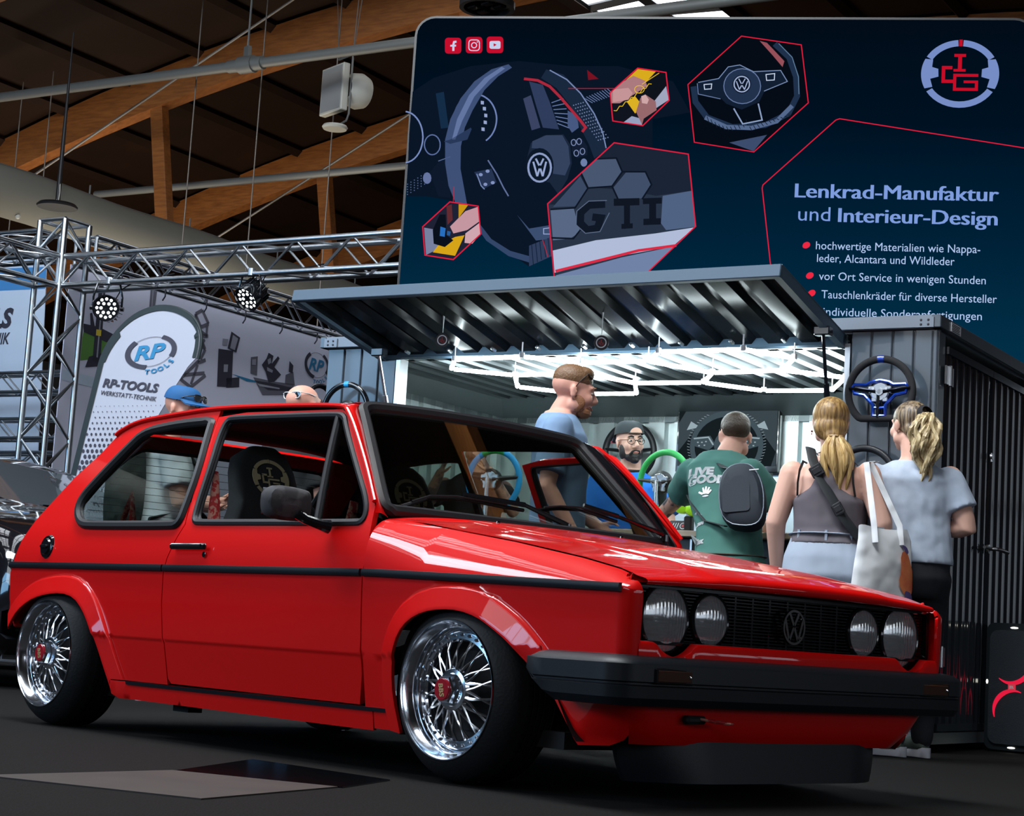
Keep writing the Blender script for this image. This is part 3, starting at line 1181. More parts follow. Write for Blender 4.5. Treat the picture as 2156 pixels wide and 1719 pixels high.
for sg in (-1, 1):
    s = -sg   # patch() is built on the near flank (sg=-1)
    xf = OPEN if sg > 0 else None
    patch('front_fender', FEND, [], S_fender, 'car_red', car, .03, .012, flare_pts_f + corner_pts + shoulder, s)
    qp = patch('quarter_panel', QUART, [QWIN], S_side, 'car_red', car, .03, .012, flare_pts_r + crease, s, None, 'interior_dark')
    dp = patch('door', DOOR, [DWIN], S_side, 'car_red', car, .03, .02, crease, s, xf)
    patch('sill_panel', SILL, [], S_side, 'car_red', car, .03, .012, (), s)
    xm = lambda p: V((p.x, p.y * s, p.z))
    xd = (lambda p: xf @ xm(p)) if xf else xm
    # inner door card and rear side trim
    ins_card = lambda x, z: S_side(x, z) + V((0, .045, 0))
    patch('door_card', [(-1.55, .215), (-.47, .215), (-.46, .60), (-.51, .775), (-1.50, .775), (-1.57, .62)], [], ins_card, 'interior_dark', car, .08, .015, (), s, xf)
    patch('rear_side_trim', [(-2.55, .50), (-2.1, .56), (-1.95, .22), (-1.60, .22), (-1.60, .77), (-2.60, .77)], [], ins_card, 'interior_dark', car, .08, .015, (), s)
    if sg > 0:
        patch('door_seal', [(-.445, .69), (-.462, .836), (-.563, .96), (-.70, 1.10), (-.79, 1.172), (-.86, 1.188), (-.86, 1.165), (-.79, 1.14), (-.67, 1.03), (-.53, .88), (-.50, .79), (-.50, .69)], [], lambda x, z: S_side(x, z) + V((0, .022, 0)), 'black_rubber', dp, .04, .006, (), s, xf)
    # rubber window seals
    mb = MB()
    mb.tube([xm(S_side(*p) + V((0, .001, 0))) for p in resample(QWIN, .03)], .0185, 8, closed=True)
    mb.build('window_seal', 'black_rubber', qp)
    mb = MB()
    mb.tube([xd(S_side(*p) + V((0, .004, 0))) for p in resample(DWIN, .03)], .013, 8, closed=True)
    mb.tube([xd(S_side(p[0] * .985 - .015, (p[1] - .98) * .96 + .98) + V((0, .014, 0))) for p in resample(DWIN, .03)], .008, 8, closed=True)
    mb.build('window_seal', 'black_rubber', dp)
    # rear side glass and front quarter light
    patch('quarter_glass', QWIN, [], lambda x, z: S_side(x, z) + V((0, .006, 0)), 'side_glass', car, .06, .003, (), s)
    VENT = [(-.835, 1.160), (-.80, 1.160), (-.765, 1.12), (-.60, .95), (-.505, .84), (-.50, .795), (-.745, .795)]
    patch('vent_glass', VENT, [], lambda x, z: S_side(x, z) + V((0, .01, 0)), 'side_glass', dp, .06, .003, (), s, xf)
    mb = MB()
    mb.tube([xd(S_side(-.838 + .092 * t, 1.165 - .375 * t) + V((0, .006, 0))) for t in (0, .25, .5, .75, 1)], .013, 8)
    mb.build('vent_bar', 'black_rubber', dp)
    # rub strip: three lengths, at the seams
    for a, b, par, f, S in ((-2.765, -1.604, qp, xm, S_side), (-1.596, -.452, dp, xd, S_side), (-.440, .675, car, xm, S_fender)):
        rows = []
        n = max(4, int((b - a) / .06))
        for i in range(n + 1):
            x = a + (b - a) * i / n
            z = .622 - (0.0 if x < -.4 else .006 * (x + .4) / 1.1 * 4)
            zz = [z - .0125, z - .0115, z - .004, z + .004, z + .0115, z + .0125]
            dd = [-.002, .010, .012, .012, .010, -.002]
            row = []
            for q, d in zip(zz, dd):
                y = -plan_w(x) + side_ins(min(q, .60)) if S is S_fender else side_y(x, q)
                row.append(f(V((x, y - d, q))))
            rows.append(row)
        mb = MB().grid(rows)
        mb.add(rows[0], [tuple(range(6))]).add(rows[-1], [tuple(range(6))])
        mb.build('rub_strip', 'black_trim', par)
    # thin black line along the sill
    mb = MB()
    rows = []
    for i in range(30):
        x = -1.88 + 1.57 * i / 29
        rows.append([xm(V((x, side_y(x, z) - d, z))) for z, d in ((.188, -.002), (.188, .006), (.200, .006), (.200, -.002))])
    mb.grid(rows)
    mb.build('sill_strip', 'black_trim', car)
    # drip rail
    mb = MB()
    gl = [(-2.27, 1.150)] + GUT + [(-.79, 1.182), (-.705, 1.112), (-.561, .968), (-.462, .850)]
    gl = smooth_loop(gl, 2, False)
    mb.tube([xm(S_side(*p) + V((0, -.004, .004))) for p in gl], .0085, 8)
    mb.build('drip_rail', 'car_red', car)
    # fender liner in the rear arch, grey patterned film
    mb = MB()
    rows = [[xm(V((x, -.745 + .0 * k, z)) + V((0, .10 * k * 1.0, 0)) * s) for k in (0, .5, 1, 2)] for x, z in resample(offs(ARCHR, .012), .03, False)]
    mb.grid(rows)
    mb.build('arch_liner', 'liner_grey', car)
    mb = MB()
    rows = [[xm(V((x, -.75 + .12 * k, z))) for k in (0, 1, 2, 3)] for x, z in resample(offs(ARCHF, .015), .03, False)]
    mb.grid(rows)
    mb.build('arch_liner', 'interior_dark', car)

near_door = [o for o in car.children if o.name.startswith('door') and not o.name.startswith('door_')][0]
# door handle (chrome bar on black ends) and its recess
mb = MB()
mb.box((-1.44, -.795, .700), (.225, .016, .022), None, .006)
mb.box((-1.44, -.803, .7035), (.19, .006, .012), None, .003)
h = mb.build('door_handle', 'gloss_black', near_door)
MB().box((-1.44, -.806, .7045), (.185, .004, .009), None, .002).build('handle_bar', 'chrome', near_door)
mb = MB()
mb.lathe([(.0, 0), (.008, .001), (.011, .0)], frame((-1.345, -.789, .672), (1, 0, 0), (0, 0, 1)), 12)
mb.build('key_lock', 'gloss_black', near_door)
# fuel filler cap
M = frame((-2.485, side_y(-2.485, .695) + .006, .695), (1, 0.02, 0), (0, .1, 1))
mb = MB()
mb.lathe([(0, .022), (.030, .021), (.034, .014), (.044, .012), (.05, .004), (.05, -.004)], M, 24)
mb.box((0, 0, .024), (.05, .014, .012), M, .004)
qn = [o for o in car.children if o.name.startswith('quarter_panel')]
near_q = [o for o in qn if sum(v.co.y for v in o.data.vertices) < 0][0]
mb.build('fuel_cap', 'gloss_black', near_q)
# door mirror in grey patterned suede
mb = MB()
mr = smooth_loop([(-.10, .055), (.085, .048), (.11, .03), (.112, -.045), (.095, -.06), (-.07, -.06), (-.108, -.03)], 2)
Mm = frame((-.70, -.905, .838), (.15, .985, .0), (0, 0, 1))
rows = []
for dz, k in ((-.035, .82), (-.028, .95), (-.01, 1.0), (.012, .97), (.03, .85), (.04, .6), (.043, .2)):
    rows.append([Mm @ V((p[0] * k * .80 - .012, p[1] * k, dz)) for p in mr])
mb.grid(rows, closed_u=True)
mb.add(rows[0], [tuple(range(len(mr)))])
mb.add(rows[-1], [tuple(range(len(mr)))[::-1]])
mo = mb.build('door_mirror', 'suede_grey', near_door)
mb = MB()
mb.tube([(-.665, -.895, .800), (-.655, -.87, .785), (-.645, -.815, .772), (-.64, -.785, .768)], [.018, .016, .018, .024], 10)
mb.build('mirror_arm', 'gloss_black', near_door)
MB().box((-.012, 0, -.036), (.14, .085, .004), Mm).build('mirror_glass', 'chrome', near_door)


# ---- roof, pillars, bonnet, nose
def gut_z(x):
    return lerp_tab([(-2.25, 1.167)] + GUT[1:], x)


def roof_pt(x, k, dz=0.0):
    zg = gut_z(x)
    yg = -(side_y(x, zg) + .004)
    kk = abs(k)
    z = zg + .052 * (1 - kk ** 3.2)
    if x > -1.0:
        z -= .9 * max(0, x + 1.0) ** 2 * (1 - kk)
    return V((x, yg * k, z + dz))


ks = [-1 + i / 16 for i in range(33)]
xs = [-2.27 + 1.40 * i / 34 for i in range(35)]
rows = [[roof_pt(x + (.028 * (1 - k * k) if i == 34 else .028 * (1 - k * k) * (i / 34) ** 6), k) for k in ks] for i, x in enumerate(xs)]
mb = MB().grid(rows)
rows2 = [[p - V((0, 0, .022)) for p in r] for r in rows]
mb.cur = 1
mb.grid(rows2, flip=True)
mb.cur = 0
mb.grid([rows[-1], rows2[-1]]).grid([rows2[0], rows[0]])
mb.build('roof', ['car_red', 'interior_dark'], car, auto=1.2)
# windscreen: lower corners (-.49,.64,.83), upper (-.86,.52,1.22)
WS = smooth_loop([(-.665, .0), (-.60, .0), (0, -.004), (.60, .0), (.665, .0), (.66, .045), (.61, .22), (.545, .455), (.53, .515), (.45, .53), (0, .545), (-.45, .53), (-.53, .515), (-.545, .455), (-.61, .22), (-.66, .045)], 2)


def S_ws(y, t):
    """t metres up the slope"""
    bow = .035 * (1 - (y / .66) ** 2)
    return V((-.490 - .693 * t + bow, y, .832 + .727 * t))


ws = patch('windscreen', WS, [], S_ws, 'windscreen_glass', car, .06, .004)
mb = MB()
mb.tube([S_ws(*p) for p in resample(WS, .04)], .022, 8, closed=True)
mb.build('windscreen_seal', 'black_rubber', car)
mb = MB()
mb.tube([S_ws(p[0] * .966, (p[1] - .27) * .945 + .27) - V((.006, 0, .006)) for p in resample(WS, .04)], .010, 8, closed=True)
mb.build('windscreen_inner_seal', 'black_rubber', car)
# pillar panels between windscreen and drip rail
for s in (-1, 1):
    rows = []
    for (gx, gz), (wy, wt) in (((-.448, .815), (.665, -.03)), ((-.462, .850), (.663, .035)), ((-.51, .905), (.64, .12)), ((-.561, .968), (.613, .22)), ((-.633, 1.04), (.585, .32)), ((-.705, 1.112), (.555, .42)), ((-.765, 1.165), (.54, .49)), ((-.80, 1.188), (.525, .52)), ((-.83, 1.200), (.50, .535)), ((-.87, 1.203), (.44, .54))):
        g = S_side(gx - (.055 * (1.21 - gz) / .37 if s > 0 else 0), gz)
        w = S_ws(-wy, wt) - V((.012, 0, .004))
        row = []
        for i in range(7):
            k = i / 6
            p = g.lerp(w, k)
            p += V((.012, -.010, .006)) * sin(k * pi)
            row.append(V((p.x, p.y * -s, p.z)))
        rows.append(row)
    mb = MB().grid(rows)
    mb.cur = 1
    mb.grid([[V((p.x - .03, p.y - (.012 * (1 if p.y > 0 else -1)), p.z - .012)) for p in r] for r in rows], flip=True)
    mb.build('windscreen_pillar', ['car_red' if s < 0 else 'gloss_black', 'interior_dark'], car, auto=1.3)
# header strip between roof front and glass
rows = [[roof_pt(-.87 + .028 * (1 - k * k), k) for k in ks], [(roof_pt(-.87 + .028 * (1 - k * k), k) * .35 + S_ws(.50 * k, .55) * .65) + V((.004, 0, .004)) for k in ks], [S_ws(.50 * k, .535) - V((.008, 0, .002)) for k in ks]]
MB().grid(rows).build('roof_header', 'car_red', car, auto=1.3)
# cowl
rows = []
for x, z in ((-.535, .818), (-.49, .822), (-.45, .820), (-.408, .815), (-.40, .80)):
    rows.append([V((x + .035 * (1 - (k) ** 2), .672 * k, z + .012 * (1 - k * k) - .018 * abs(k) ** 6)) for k in [-1 + i / 12 for i in range(25)]])
MB().grid(rows).build('cowl', 'car_red', car, auto=1.3)


def hood_pt(x, k):
    kx = min(1, max(0, (x + .45) / 1.15))
    ye = plan_w(min(x, .70)) - (0.112 - 0.040 * kx) - .004
    z = lerp_tab(FTOP, x) + .004 + .022 * (1 - abs(k) ** 2.4)
    # two shallow raised ribs run down the bonnet
    z += .005 / (1 + math.exp(-(.60 - abs(k)) * 60))
    return V((x + .03 * (1 - k * k), ye * k, z))


rows = []
ks2 = sorted(set([-1 + i / 20 for i in range(41)] + [s * q for s in (-1, 1) for q in (.57, .58, .59, .61, .62, .63, .985)]))
for i in range(30):
    x = -.400 + 1.065 * i / 29
    rows.append([hood_pt(x, k) for k in ks2])
last = [hood_pt(.665, k) for k in ks2]
for dx, f_ in ((.016, .12), (.029, .3), (.035, .5), (.036, .8), (.030, 1), (.0, 1)):
    rows.append([V((p.x + dx, p.y, p.z * (1 - f_) + f_ * (.6125 + .008 * (1 - k * k)))) for p, k in zip(last, ks2)])
mb = MB().grid(rows)
back = [[p - V((0, 0, .018)) for p in r] for r in rows[:30]]
mb.grid(back, flip=True)
mb.build('bonnet', 'car_red', car, auto=1.2)
for s in (-1, 1):
    MB().lathe([(0, .012), (.006, .012), (.008, .004), (.012, 0)], Matrix.Translation((-.35, .30 * s, .818)), 10).build('washer_nozzle', 'gloss_black', car)

# nose: panel under the grille, apron
def front_path(y, x0, R, w):
    """x on the nose at lateral y: flat with rounded ends and a slight bow."""
    a = abs(y)
    bow = .02 * (1 - (a / w) ** 2)
    if a > w - R:
        return x0 - R + sqrt(max(0, R * R - (a - w + R) ** 2)) + bow
    return x0 + bow


ys = [-.715 + 1.43 * i / 40 for i in range(41)]
ys = sorted(set([round(q, 4) for q in ys] + [round(sg * (.566 + .108 * cos(a)), 4) for sg in (-1, 1) for a in [pi * i / 16 for i in range(17)]]))
nz = lambda y, z: min(z, .523 - sqrt(max(0, .108 ** 2 - (abs(y) - .566) ** 2))) if abs(abs(y) - .566) < .108 and z > .41 else z
rows = [[V((front_path(y, .700 + dx, .03, .75), y, nz(y, z))) for y in ys] for dx, z in ((-.03, .457), (-.004, .455), (.0, .448), (.002, .43), (.002, .40), (-.002, .36), (.0, .30))]
MB().grid(rows).build('front_panel', 'car_red', car, auto=1.0)
rows = []
half_n = 24
for t in range(9):
    z = .315 - .148 * t / 8
    left = []
    Rz = 0.05 + .06 * min(1, max(0, (.42 - z) / .12)) + .15 * min(1, max(0, (.30 - z) / .13))
    for i in range(9):
        u = .690 + (.705 - Rz + Rz * pi / 2 - .690) * i / 8
        x, w, nx, ny = plan_pt(u, z)
        q = side_ins(z) + .03 * max(0, (.24 - z) / .08) ** 2 * (1 if z < .24 else 0)
        left.append(V((x + nx * q, -(w + ny * q), z)))
    e = left[-1]
    row = left + [V((e.x + .014 * (1 - (1 - i / half_n) ** 2), e.y * (1 - i / half_n), z)) for i in range(1, half_n + 1)]
    row += [V((p.x, -p.y, p.z)) for p in row[::-1][1:]]
    rows.append(row)
MB().grid(rows).build('front_apron', 'car_red', car, auto=1.0)
# black chin spoiler hanging below the apron
rows = []
yb = [-.61 + 1.25 * i / 40 for i in range(41)]
for k in range(6):
    t = k / 5
    rows.append([V((front_path(y, .655 + .015 * t, .38, .72) - .02, y * (1 - .06 * t * t), .185 - .125 * t + .03 * (abs(y) / .7) ** 6 * (1 - t))) for y in yb])
mb = MB().grid(rows)
mb.grid([[p - V((.015, 0, 0)) for p in r] for r in rows], flip=True)
mb.build('chin_spoiler', 'black_trim', car)
# tow eye slot with red strap
mb = MB()
mb.box((.690, -.455, .243), (.03, .085, .024), None, .008)
mb.build('tow_slot', 'interior_dark', car)
mb = MB()
mb.tube([(.70, -.44, .246), (.735, -.42, .242), (.755, -.38, .238), (.74, -.345, .237)], [.008, .010, .009, .004], 8, flat=.5)
mb.build('tow_strap', 'strap_red', car)

# front bumper: one moulded profile swept round the nose
prof = [(-.10, .414), (-.055, .416), (-.02, .410), (0, .398), (.004, .392), (.004, .345), (-.004, .341), (-.004, .336), (.003, .332), (.0, .300), (-.015, .279), (-.06, .276), (-.10, .276)]
path = []
for i in range(9):
    path.append((.375 + .30 * i / 8, -.832, 0, -1))
for i in range(1, 7):
    a = pi / 2 * i / 6
    path.append((.675 + .075 * sin(a), -.832 + .075 * (1 - cos(a)), sin(a), -cos(a)))
half = path[:]
for i in range(1, 12):
    y = -.757 + .757 * i / 11
    half.append((.75 + .022 * (1 - (y / .757) ** 2), y, 1, 0))
path = half + [(x, -y, nx, -ny) for x, y, nx, ny in half[::-1][1:]]
rows = []
for i, (x, y, nx, ny) in enumerate(path):
    row = []
    for d, z in prof:
        xx, yy, zz = x + nx * d, y + ny * d, z
        if x < .675:      # tapered tail: the lower edge rises towards the arch
            t = (.675 - x) / .30
            zmin = .276 + max(0, t - .62) / .38 * .085
            zz = max(zz, zmin)
            if t > .93:
                zz = min(zz, .414 - (t - .93) / .07 * .018)
                xx, yy = x + nx * min(d, -.008), y + ny * min(d, -.008)
        row.append(V((xx, yy, zz)))
    rows.append(row)
mb = MB().grid(rows)
mb.add(rows[0], [tuple(range(len(prof)))]).add(rows[-1], [tuple(range(len(prof)))[::-1]])
bump = mb.build('front_bumper', 'bumper_black', car, auto=.5)
for s in (-1, 1):
    mb = MB()
    mb.box((.757, .625 * s, .362), (.016, .142, .034), None, .003)
    t = mb.build('turn_signal', 'amber_smoke', bump)
    mb = MB()
    mb.box((.757, .625 * s, .362), (.012, .160, .044), None, .004)
    mb.build('signal_frame', 'gloss_black', bump)
    MB().lathe([(0, .004), (.004, .003), (.005, 0)], frame((.766, .625 * s + .060, .362), (0, 1, 0), (0, 0, 1)), 10).build('screw', 'chrome', bump)
# dark rear bumper
rows = []
for i in range(21):
    y = -.78 + 1.56 * i / 20
    x = -2.79 - .05 * (1 - abs(y / .78) ** 6)
    rows.append([V((x + .06, y, .44)), V((x, y, .43)), V((x, y, .34)), V((x + .06, y, .32))])
MB().grid(rows).build('rear_bumper', 'bumper_black', car)

# grille
mb = MB()
mb.box((.615, 0, .5285), (.012, 1.40, .155))
mb.build('radiator', 'interior_dark', car)
mb = MB()
fr = rrect(-.715, .448, .715, .618, .018)
hole = rrect(-.700, .458, .700, .606, .012)
MG = Matrix(((0, 0, 1, .650), (1, 0, 0, 0), (0, 1, 0, 0), (0, 0, 0, 1)))
mb.prism(fr, .018, MG, [hole])
for i in range(16):
    z = .462 + .1425 * i / 15
    mb.box((.646, 0, z), (.016, 1.40, .0032))
for y in (-.245, -.165, -.085, 0, .085, .165, .245):
    mb.box((.640, y, .532), (.012, .008, .15))
gr = mb.build('grille', 'gloss_black', car, smooth=False)
# maker's roundel: ring with V over W
mb = MB()
MR = Matrix(((0, 0, 1, .672), (1, 0, 0, -.006), (0, 1, 0, .527), (0, 0, 0, 1)))
mb.prism(arc(0, 0, .053, 0, 350, 35), .008, MR, [arc(0, 0, .046, 0, 350, 35)])


def roundel(mb, R, M, d, w=.17):
    """V above W inside a circle of radius R."""
    def bar(a, b):
        a, b = V(a) * R, V(b) * R
        t = (b - a).normalized()
        n = V((-t.y, t.x)) * (w * R / 2)
        mb.prism([tuple(a + n), tuple(a - n), tuple(b - n), tuple(b + n)], d, M)
    for s in (-1, 1):
        bar((s * .42, .80), (s * .03, .12))
        bar((s * .80, .42), (s * .40, -.78))
        bar((s * .40, -.78), (s * .03, -.02))


roundel(mb, .053, MR, .007)
mb.build('badge', 'chrome', gr, smooth=False)
# twin round headlamps
for y, r, z in ((-.566, .094, .523), (-.369, .073, .527), (.369, .073, .527), (.566, .094, .523)):
    M = frame((.640, y, z), (0, 1, 0), (0, 0, 1))
    mb = MB()
    mb.lathe([(r + .012, -.02), (r + .012, .012), (r + .009, .020), (r + .003, .024), (r - .001, .022), (r - .001, -.01)], M, 40)
    lamp = mb.build('headlamp', 'gloss_black', car)
    mb = MB()
    mb.lathe([(.012, -.05), (r * .4, -.044), (r * .7, -.028), (r * .9, -.006), (r, .016)], M, 40)
    mb.lathe([(0, -.012), (.012, -.014), (.016, -.03), (.016, -.05)], M, 16)
    mb.build('reflector', 'reflector', lamp)
    mb = MB()
    mb.lathe([(0, .034), (r * .3, .0335), (r * .6, .031), (r * .85, .026), (r * .97, .022), (r, .018), (r, .015), (r * .6, .027), (0, .030)], M, 40)
    mb.build('lens', 'lamp_lens', lamp)

# wipers
for pts in (((-.500, .150, .838), (-.505, .128, .845), (-.535, -.03, .893), (-.556, -.30, .905), (-.553, -.45, .892), (-.508, -.60, .848)), ((-.494, .658, .842), (-.500, .64, .852), (-.545, .455, .897), (-.570, .30, .925), (-.572, .18, .918), (-.546, .045, .897))):
    mb = MB()
    p = [V(q) + V((.022, 0, .018)) for q in pts]
    mb.tube([p[0] - V((0, 0, .02)), p[0] + V((0, 0, .004))], .016, 12)
    mb.tube([p[0], p[1], p[2]], [.014, .015, .010], 8, flat=.7)
    mb.tube([p[2], p[3]], [.010, .007], 6)
    w = mb.build('wiper', 'gloss_black', car)
    mb = MB()
    q = [p[2] + V((.004, 0, -.01)), p[3] + V((0, 0, -.008)), p[4] + V((0, 0, -.008)), p[5] + V((0, 0, -.006))]
    mb.tube([v - V((.010, 0, .009)) for v in q], .009, 6, flat=.8)
    mb.tube([q[0].lerp(q[1], .3), q[1].lerp(q[2], .2), q[2], q[3].lerp(q[2], .3)], .0035, 6)
    mb.build('wiper_blade', 'black_rubber', w)

# tailgate
def S_tail(y, t):
    """t along the tailgate edge table, 0 top .. 1"""
    n = len(HEDGE) - 1
    f = min(n - 1e-6, max(0, t * n))
    i = int(f)
    k = f - i
    ex, ez = HEDGE[i][0] * (1 - k) + HEDGE[i + 1][0] * k, HEDGE[i][1] * (1 - k) + HEDGE[i + 1][1] * k
    ye = -side_y(ex, ez)
    q = y / .78
    return V((ex - .05 * (1 - q ** 4), q * ye, ez + .02 * (1 - q ** 4) * (1 - t)))


TW = rrect(-.62, .06, .62, .40, .08)
patch('tailgate', rrect(-.78, .002, .78, .985, .01), [TW], S_tail, 'car_red', car, .06, .015)
patch('rear_window', TW, [], S_tail, 'side_glass', car, .08, .003)
mb = MB()
for i in range(9):
    mb.tube([S_tail(-.56 + 1.12 * k / 8, .10 + .03 * i) + V((.004, 0, 0)) for k in range(9)], .0011, 4)
mb.build('heater_wire', 'interior_dark', car)
mb = MB()
mb.tube([S_tail(*p) for p in resample(TW, .06)], .018, 8, closed=True)
mb.build('rear_window_seal', 'black_rubber', car)

# floor pan and underside
mb = MB()
mb.box((-1.15, 0, .155), (3.0, 1.26, .05))
mb.box((-.02, 0, .25), (.5, 1.1, .16))
mb.box((-2.45, 0, .27), (.45, 1.1, .14))
for s in (-1, 1):
    mb.box((-1.15, .66 * s, .15), (1.45, .08, .03))
    mb.box((-1.62, .62 * s, .125), (.10, .06, .04))
mb.tube([(-.5, .15, .13), (-1.4, .12, .12), (-2.0, .2, .13), (-2.7, .4, .20)], .025, 10)
mb.build('underbody', 'interior_dark', car)
# dashboard
rows = []
for x, z in ((-.52, .815), (-.66, .825), (-.80, .80), (-.86, .74), (-.84, .60), (-.74, .45)):
    rows.append([V((x, -.68 + 1.36 * i / 12, z)) for i in range(13)])
MB().grid(rows).build('dashboard', 'interior_dark', car)
# bucket seats with printed headrests
IGC_G = None


def seat(yc):
    sp = thing_part = None
    prof = [(.30, 0.0), (.31, .12), (.30, .26), (.26, .40), (.20, .50), (.175, .58), (.165, .66), (.14, .72), (.08, .75)]
    M = frame((-1.42, yc, .40), (0, 1, 0), (-.36, 0, .933))   # x across, y up the backrest, z to the front
    rows = []
    n = 28
    for w, h in prof:
        row = []
        for k in range(n):
            a = 2 * pi * k / n
            c_, s_ = cos(a), sin(a)
            px = w * .86 * (abs(c_) ** .55) * (1 if c_ >= 0 else -1)
            pz = (.075 if h < .5 else .05) * (abs(s_) ** .6) * (1 if s_ >= 0 else -1)
            if s_ > 0 and h < .55:
                pz += .06 * (abs(px) / (w * .86)) ** 3
            row.append(M @ V((px, h, pz)))
        rows.append(row)
    mb = MB().grid(rows, closed_u=True)
    mb.add(rows[-1], [tuple(range(n))])
    st = mb.build('seat', 'seat_cloth', car, auto=1.4)
    rows = []
    for x, hw, z in ((-1.50, .20, .34), (-1.46, .25, .42), (-1.3, .26, .40), (-1.1, .26, .41), (-.98, .25, .42), (-.93, .23, .38), (-.92, .22, .28)):
        rows.append([V((x, yc + hw * c_, z + (.05 * abs(c_) ** 3 if abs(c_) > .5 else 0) - (.0 if abs(c_) < .99 else .12))) for c_ in (-1, -.98, -.85, -.6, -.3, 0, .3, .6, .85, .98, 1)])
    MB().grid(rows).build('seat_cushion', 'seat_cloth', st)
    # headrest print: steering-wheel ring round three letters
    Mp = M @ Matrix.Translation((0, .615, .054))
    logo_part('headrest_print', Mp, .085, 'beige_print', 'beige_print', st, .002)


def logo_shapes(R, part):
    """Outline of the stand's wheel emblem (ring in four pieces) or its letters; unit radius scaled by R."""
    if part == 'ring':
        out = []
        def band(a0, a1, w=.17):
            o = arc(0, 0, 1, a0, a1, 14, .92)
            i = arc(0, 0, 1 - w, a1, a0, 14, .92 - w)
            return o + i
        for a0, a1 in ((30, 86), (94, 150), ):
            out.append(band(a0, a1))
        out.append(band(212, 328))
        for s in (1, -1):
            o = [(s * cos(radians(a)), .92 * sin(radians(a))) for a in range(-26, 27, 4)]
            i = [(s * .70, .38), (s * .72, .18), (s * .56, .13), (s * .55, -.08), (s * .76, -.14), (s * .70, -.36)]
            out.append(o + i)
        return [[(x * R, y * R) for x, y in l] for l in out]
    if part == 'red':
        return [[(-.045 * R, .75 * R), (.045 * R, .75 * R), (.045 * R, .93 * R), (-.045 * R, .93 * R)]]
    L = []
    def bx(x0, y0, x1, y1):
        L.append([(x0 * R, y0 * R), (x1 * R, y0 * R), (x1 * R, y1 * R), (x0 * R, y1 * R)])
    bx(-.16, .46, .14, .54); bx(-.06, .06, .04, .47); bx(-.17, .06, .14, .13)     # I
    bx(-.47, -.22, -.38, .20); bx(-.47, .12, -.20, .21); bx(-.47, -.25, -.16, -.16)   # C
    bx(-.17, -.46, -.09, .0); bx(-.17, -.08, .47, .0); bx(-.17, -.46, .47, -.38); bx(.39, -.46, .47, -.18); bx(.10, -.25, .47, -.18)  # G
    return L


def logo_part(name, M, R, mring, mlet, parent, d=.003):
    mb = MB()
    for l in logo_shapes(R, 'ring'):
        mb.prism(l, d, M)
    a = mb.build(name, mring, parent, smooth=False)
    mb = MB()
    for l in logo_shapes(R, 'red') + logo_shapes(R, 'letters'):
        mb.prism(l, d, M)
    mb.build(name + '_letters', mlet, a if name.startswith('headrest') is False else parent, smooth=False)
    return a


seat(-.35)
seat(.35)
rows = []
for x, z in ((-1.95, .38), (-1.93, .47), (-2.05, .46), (-2.25, .44), (-2.38, .52), (-2.46, .72), (-2.50, .735)):
    rows.append([V((x, -.60 + 1.2 * i / 10, z)) for i in range(11)])
MB().grid(rows).build('rear_bench', 'seat_cloth', car)
# red patterned pull straps hung in the side windows
mb = MB()
mb.tube([(-2.16, -.60, .93), (-2.20, -.595, .86), (-2.25, -.59, .78)], [.006, .012, .014], 8, flat=.25)
mb.build('pull_strap', 'strap_red', car)
mb = MB()
mb.tube([(-2.16, -.60, .93), (-2.155, -.597, .86), (-2.15, -.593, .78)], [.006, .012, .022], 8, flat=.25)
mb.build('pull_strap', 'strap_red', car)
mb = MB()
mb.tube([(-1.545, -.63, .99), (-1.535, -.635, .92), (-1.52, -.64, .79)], [.010, .02, .03], 8, flat=.3)
mb.build('pull_strap', 'strap_red', car)
mb = MB()
mb.tube([(-.66, -.67, .862), (-.66, -.68, .79)], [.018, .024], 8, flat=.3)
mb.build('pull_strap', 'strap_red', car)
# loudspeaker sphere on the rear shelf
mb = MB().ball((-1.98, -.43, .80), .075, 20)
mb.box((-1.98, -.43, .74), (.12, .12, .06), None, .02)
mb.build('rear_pod', 'gloss_black', car)

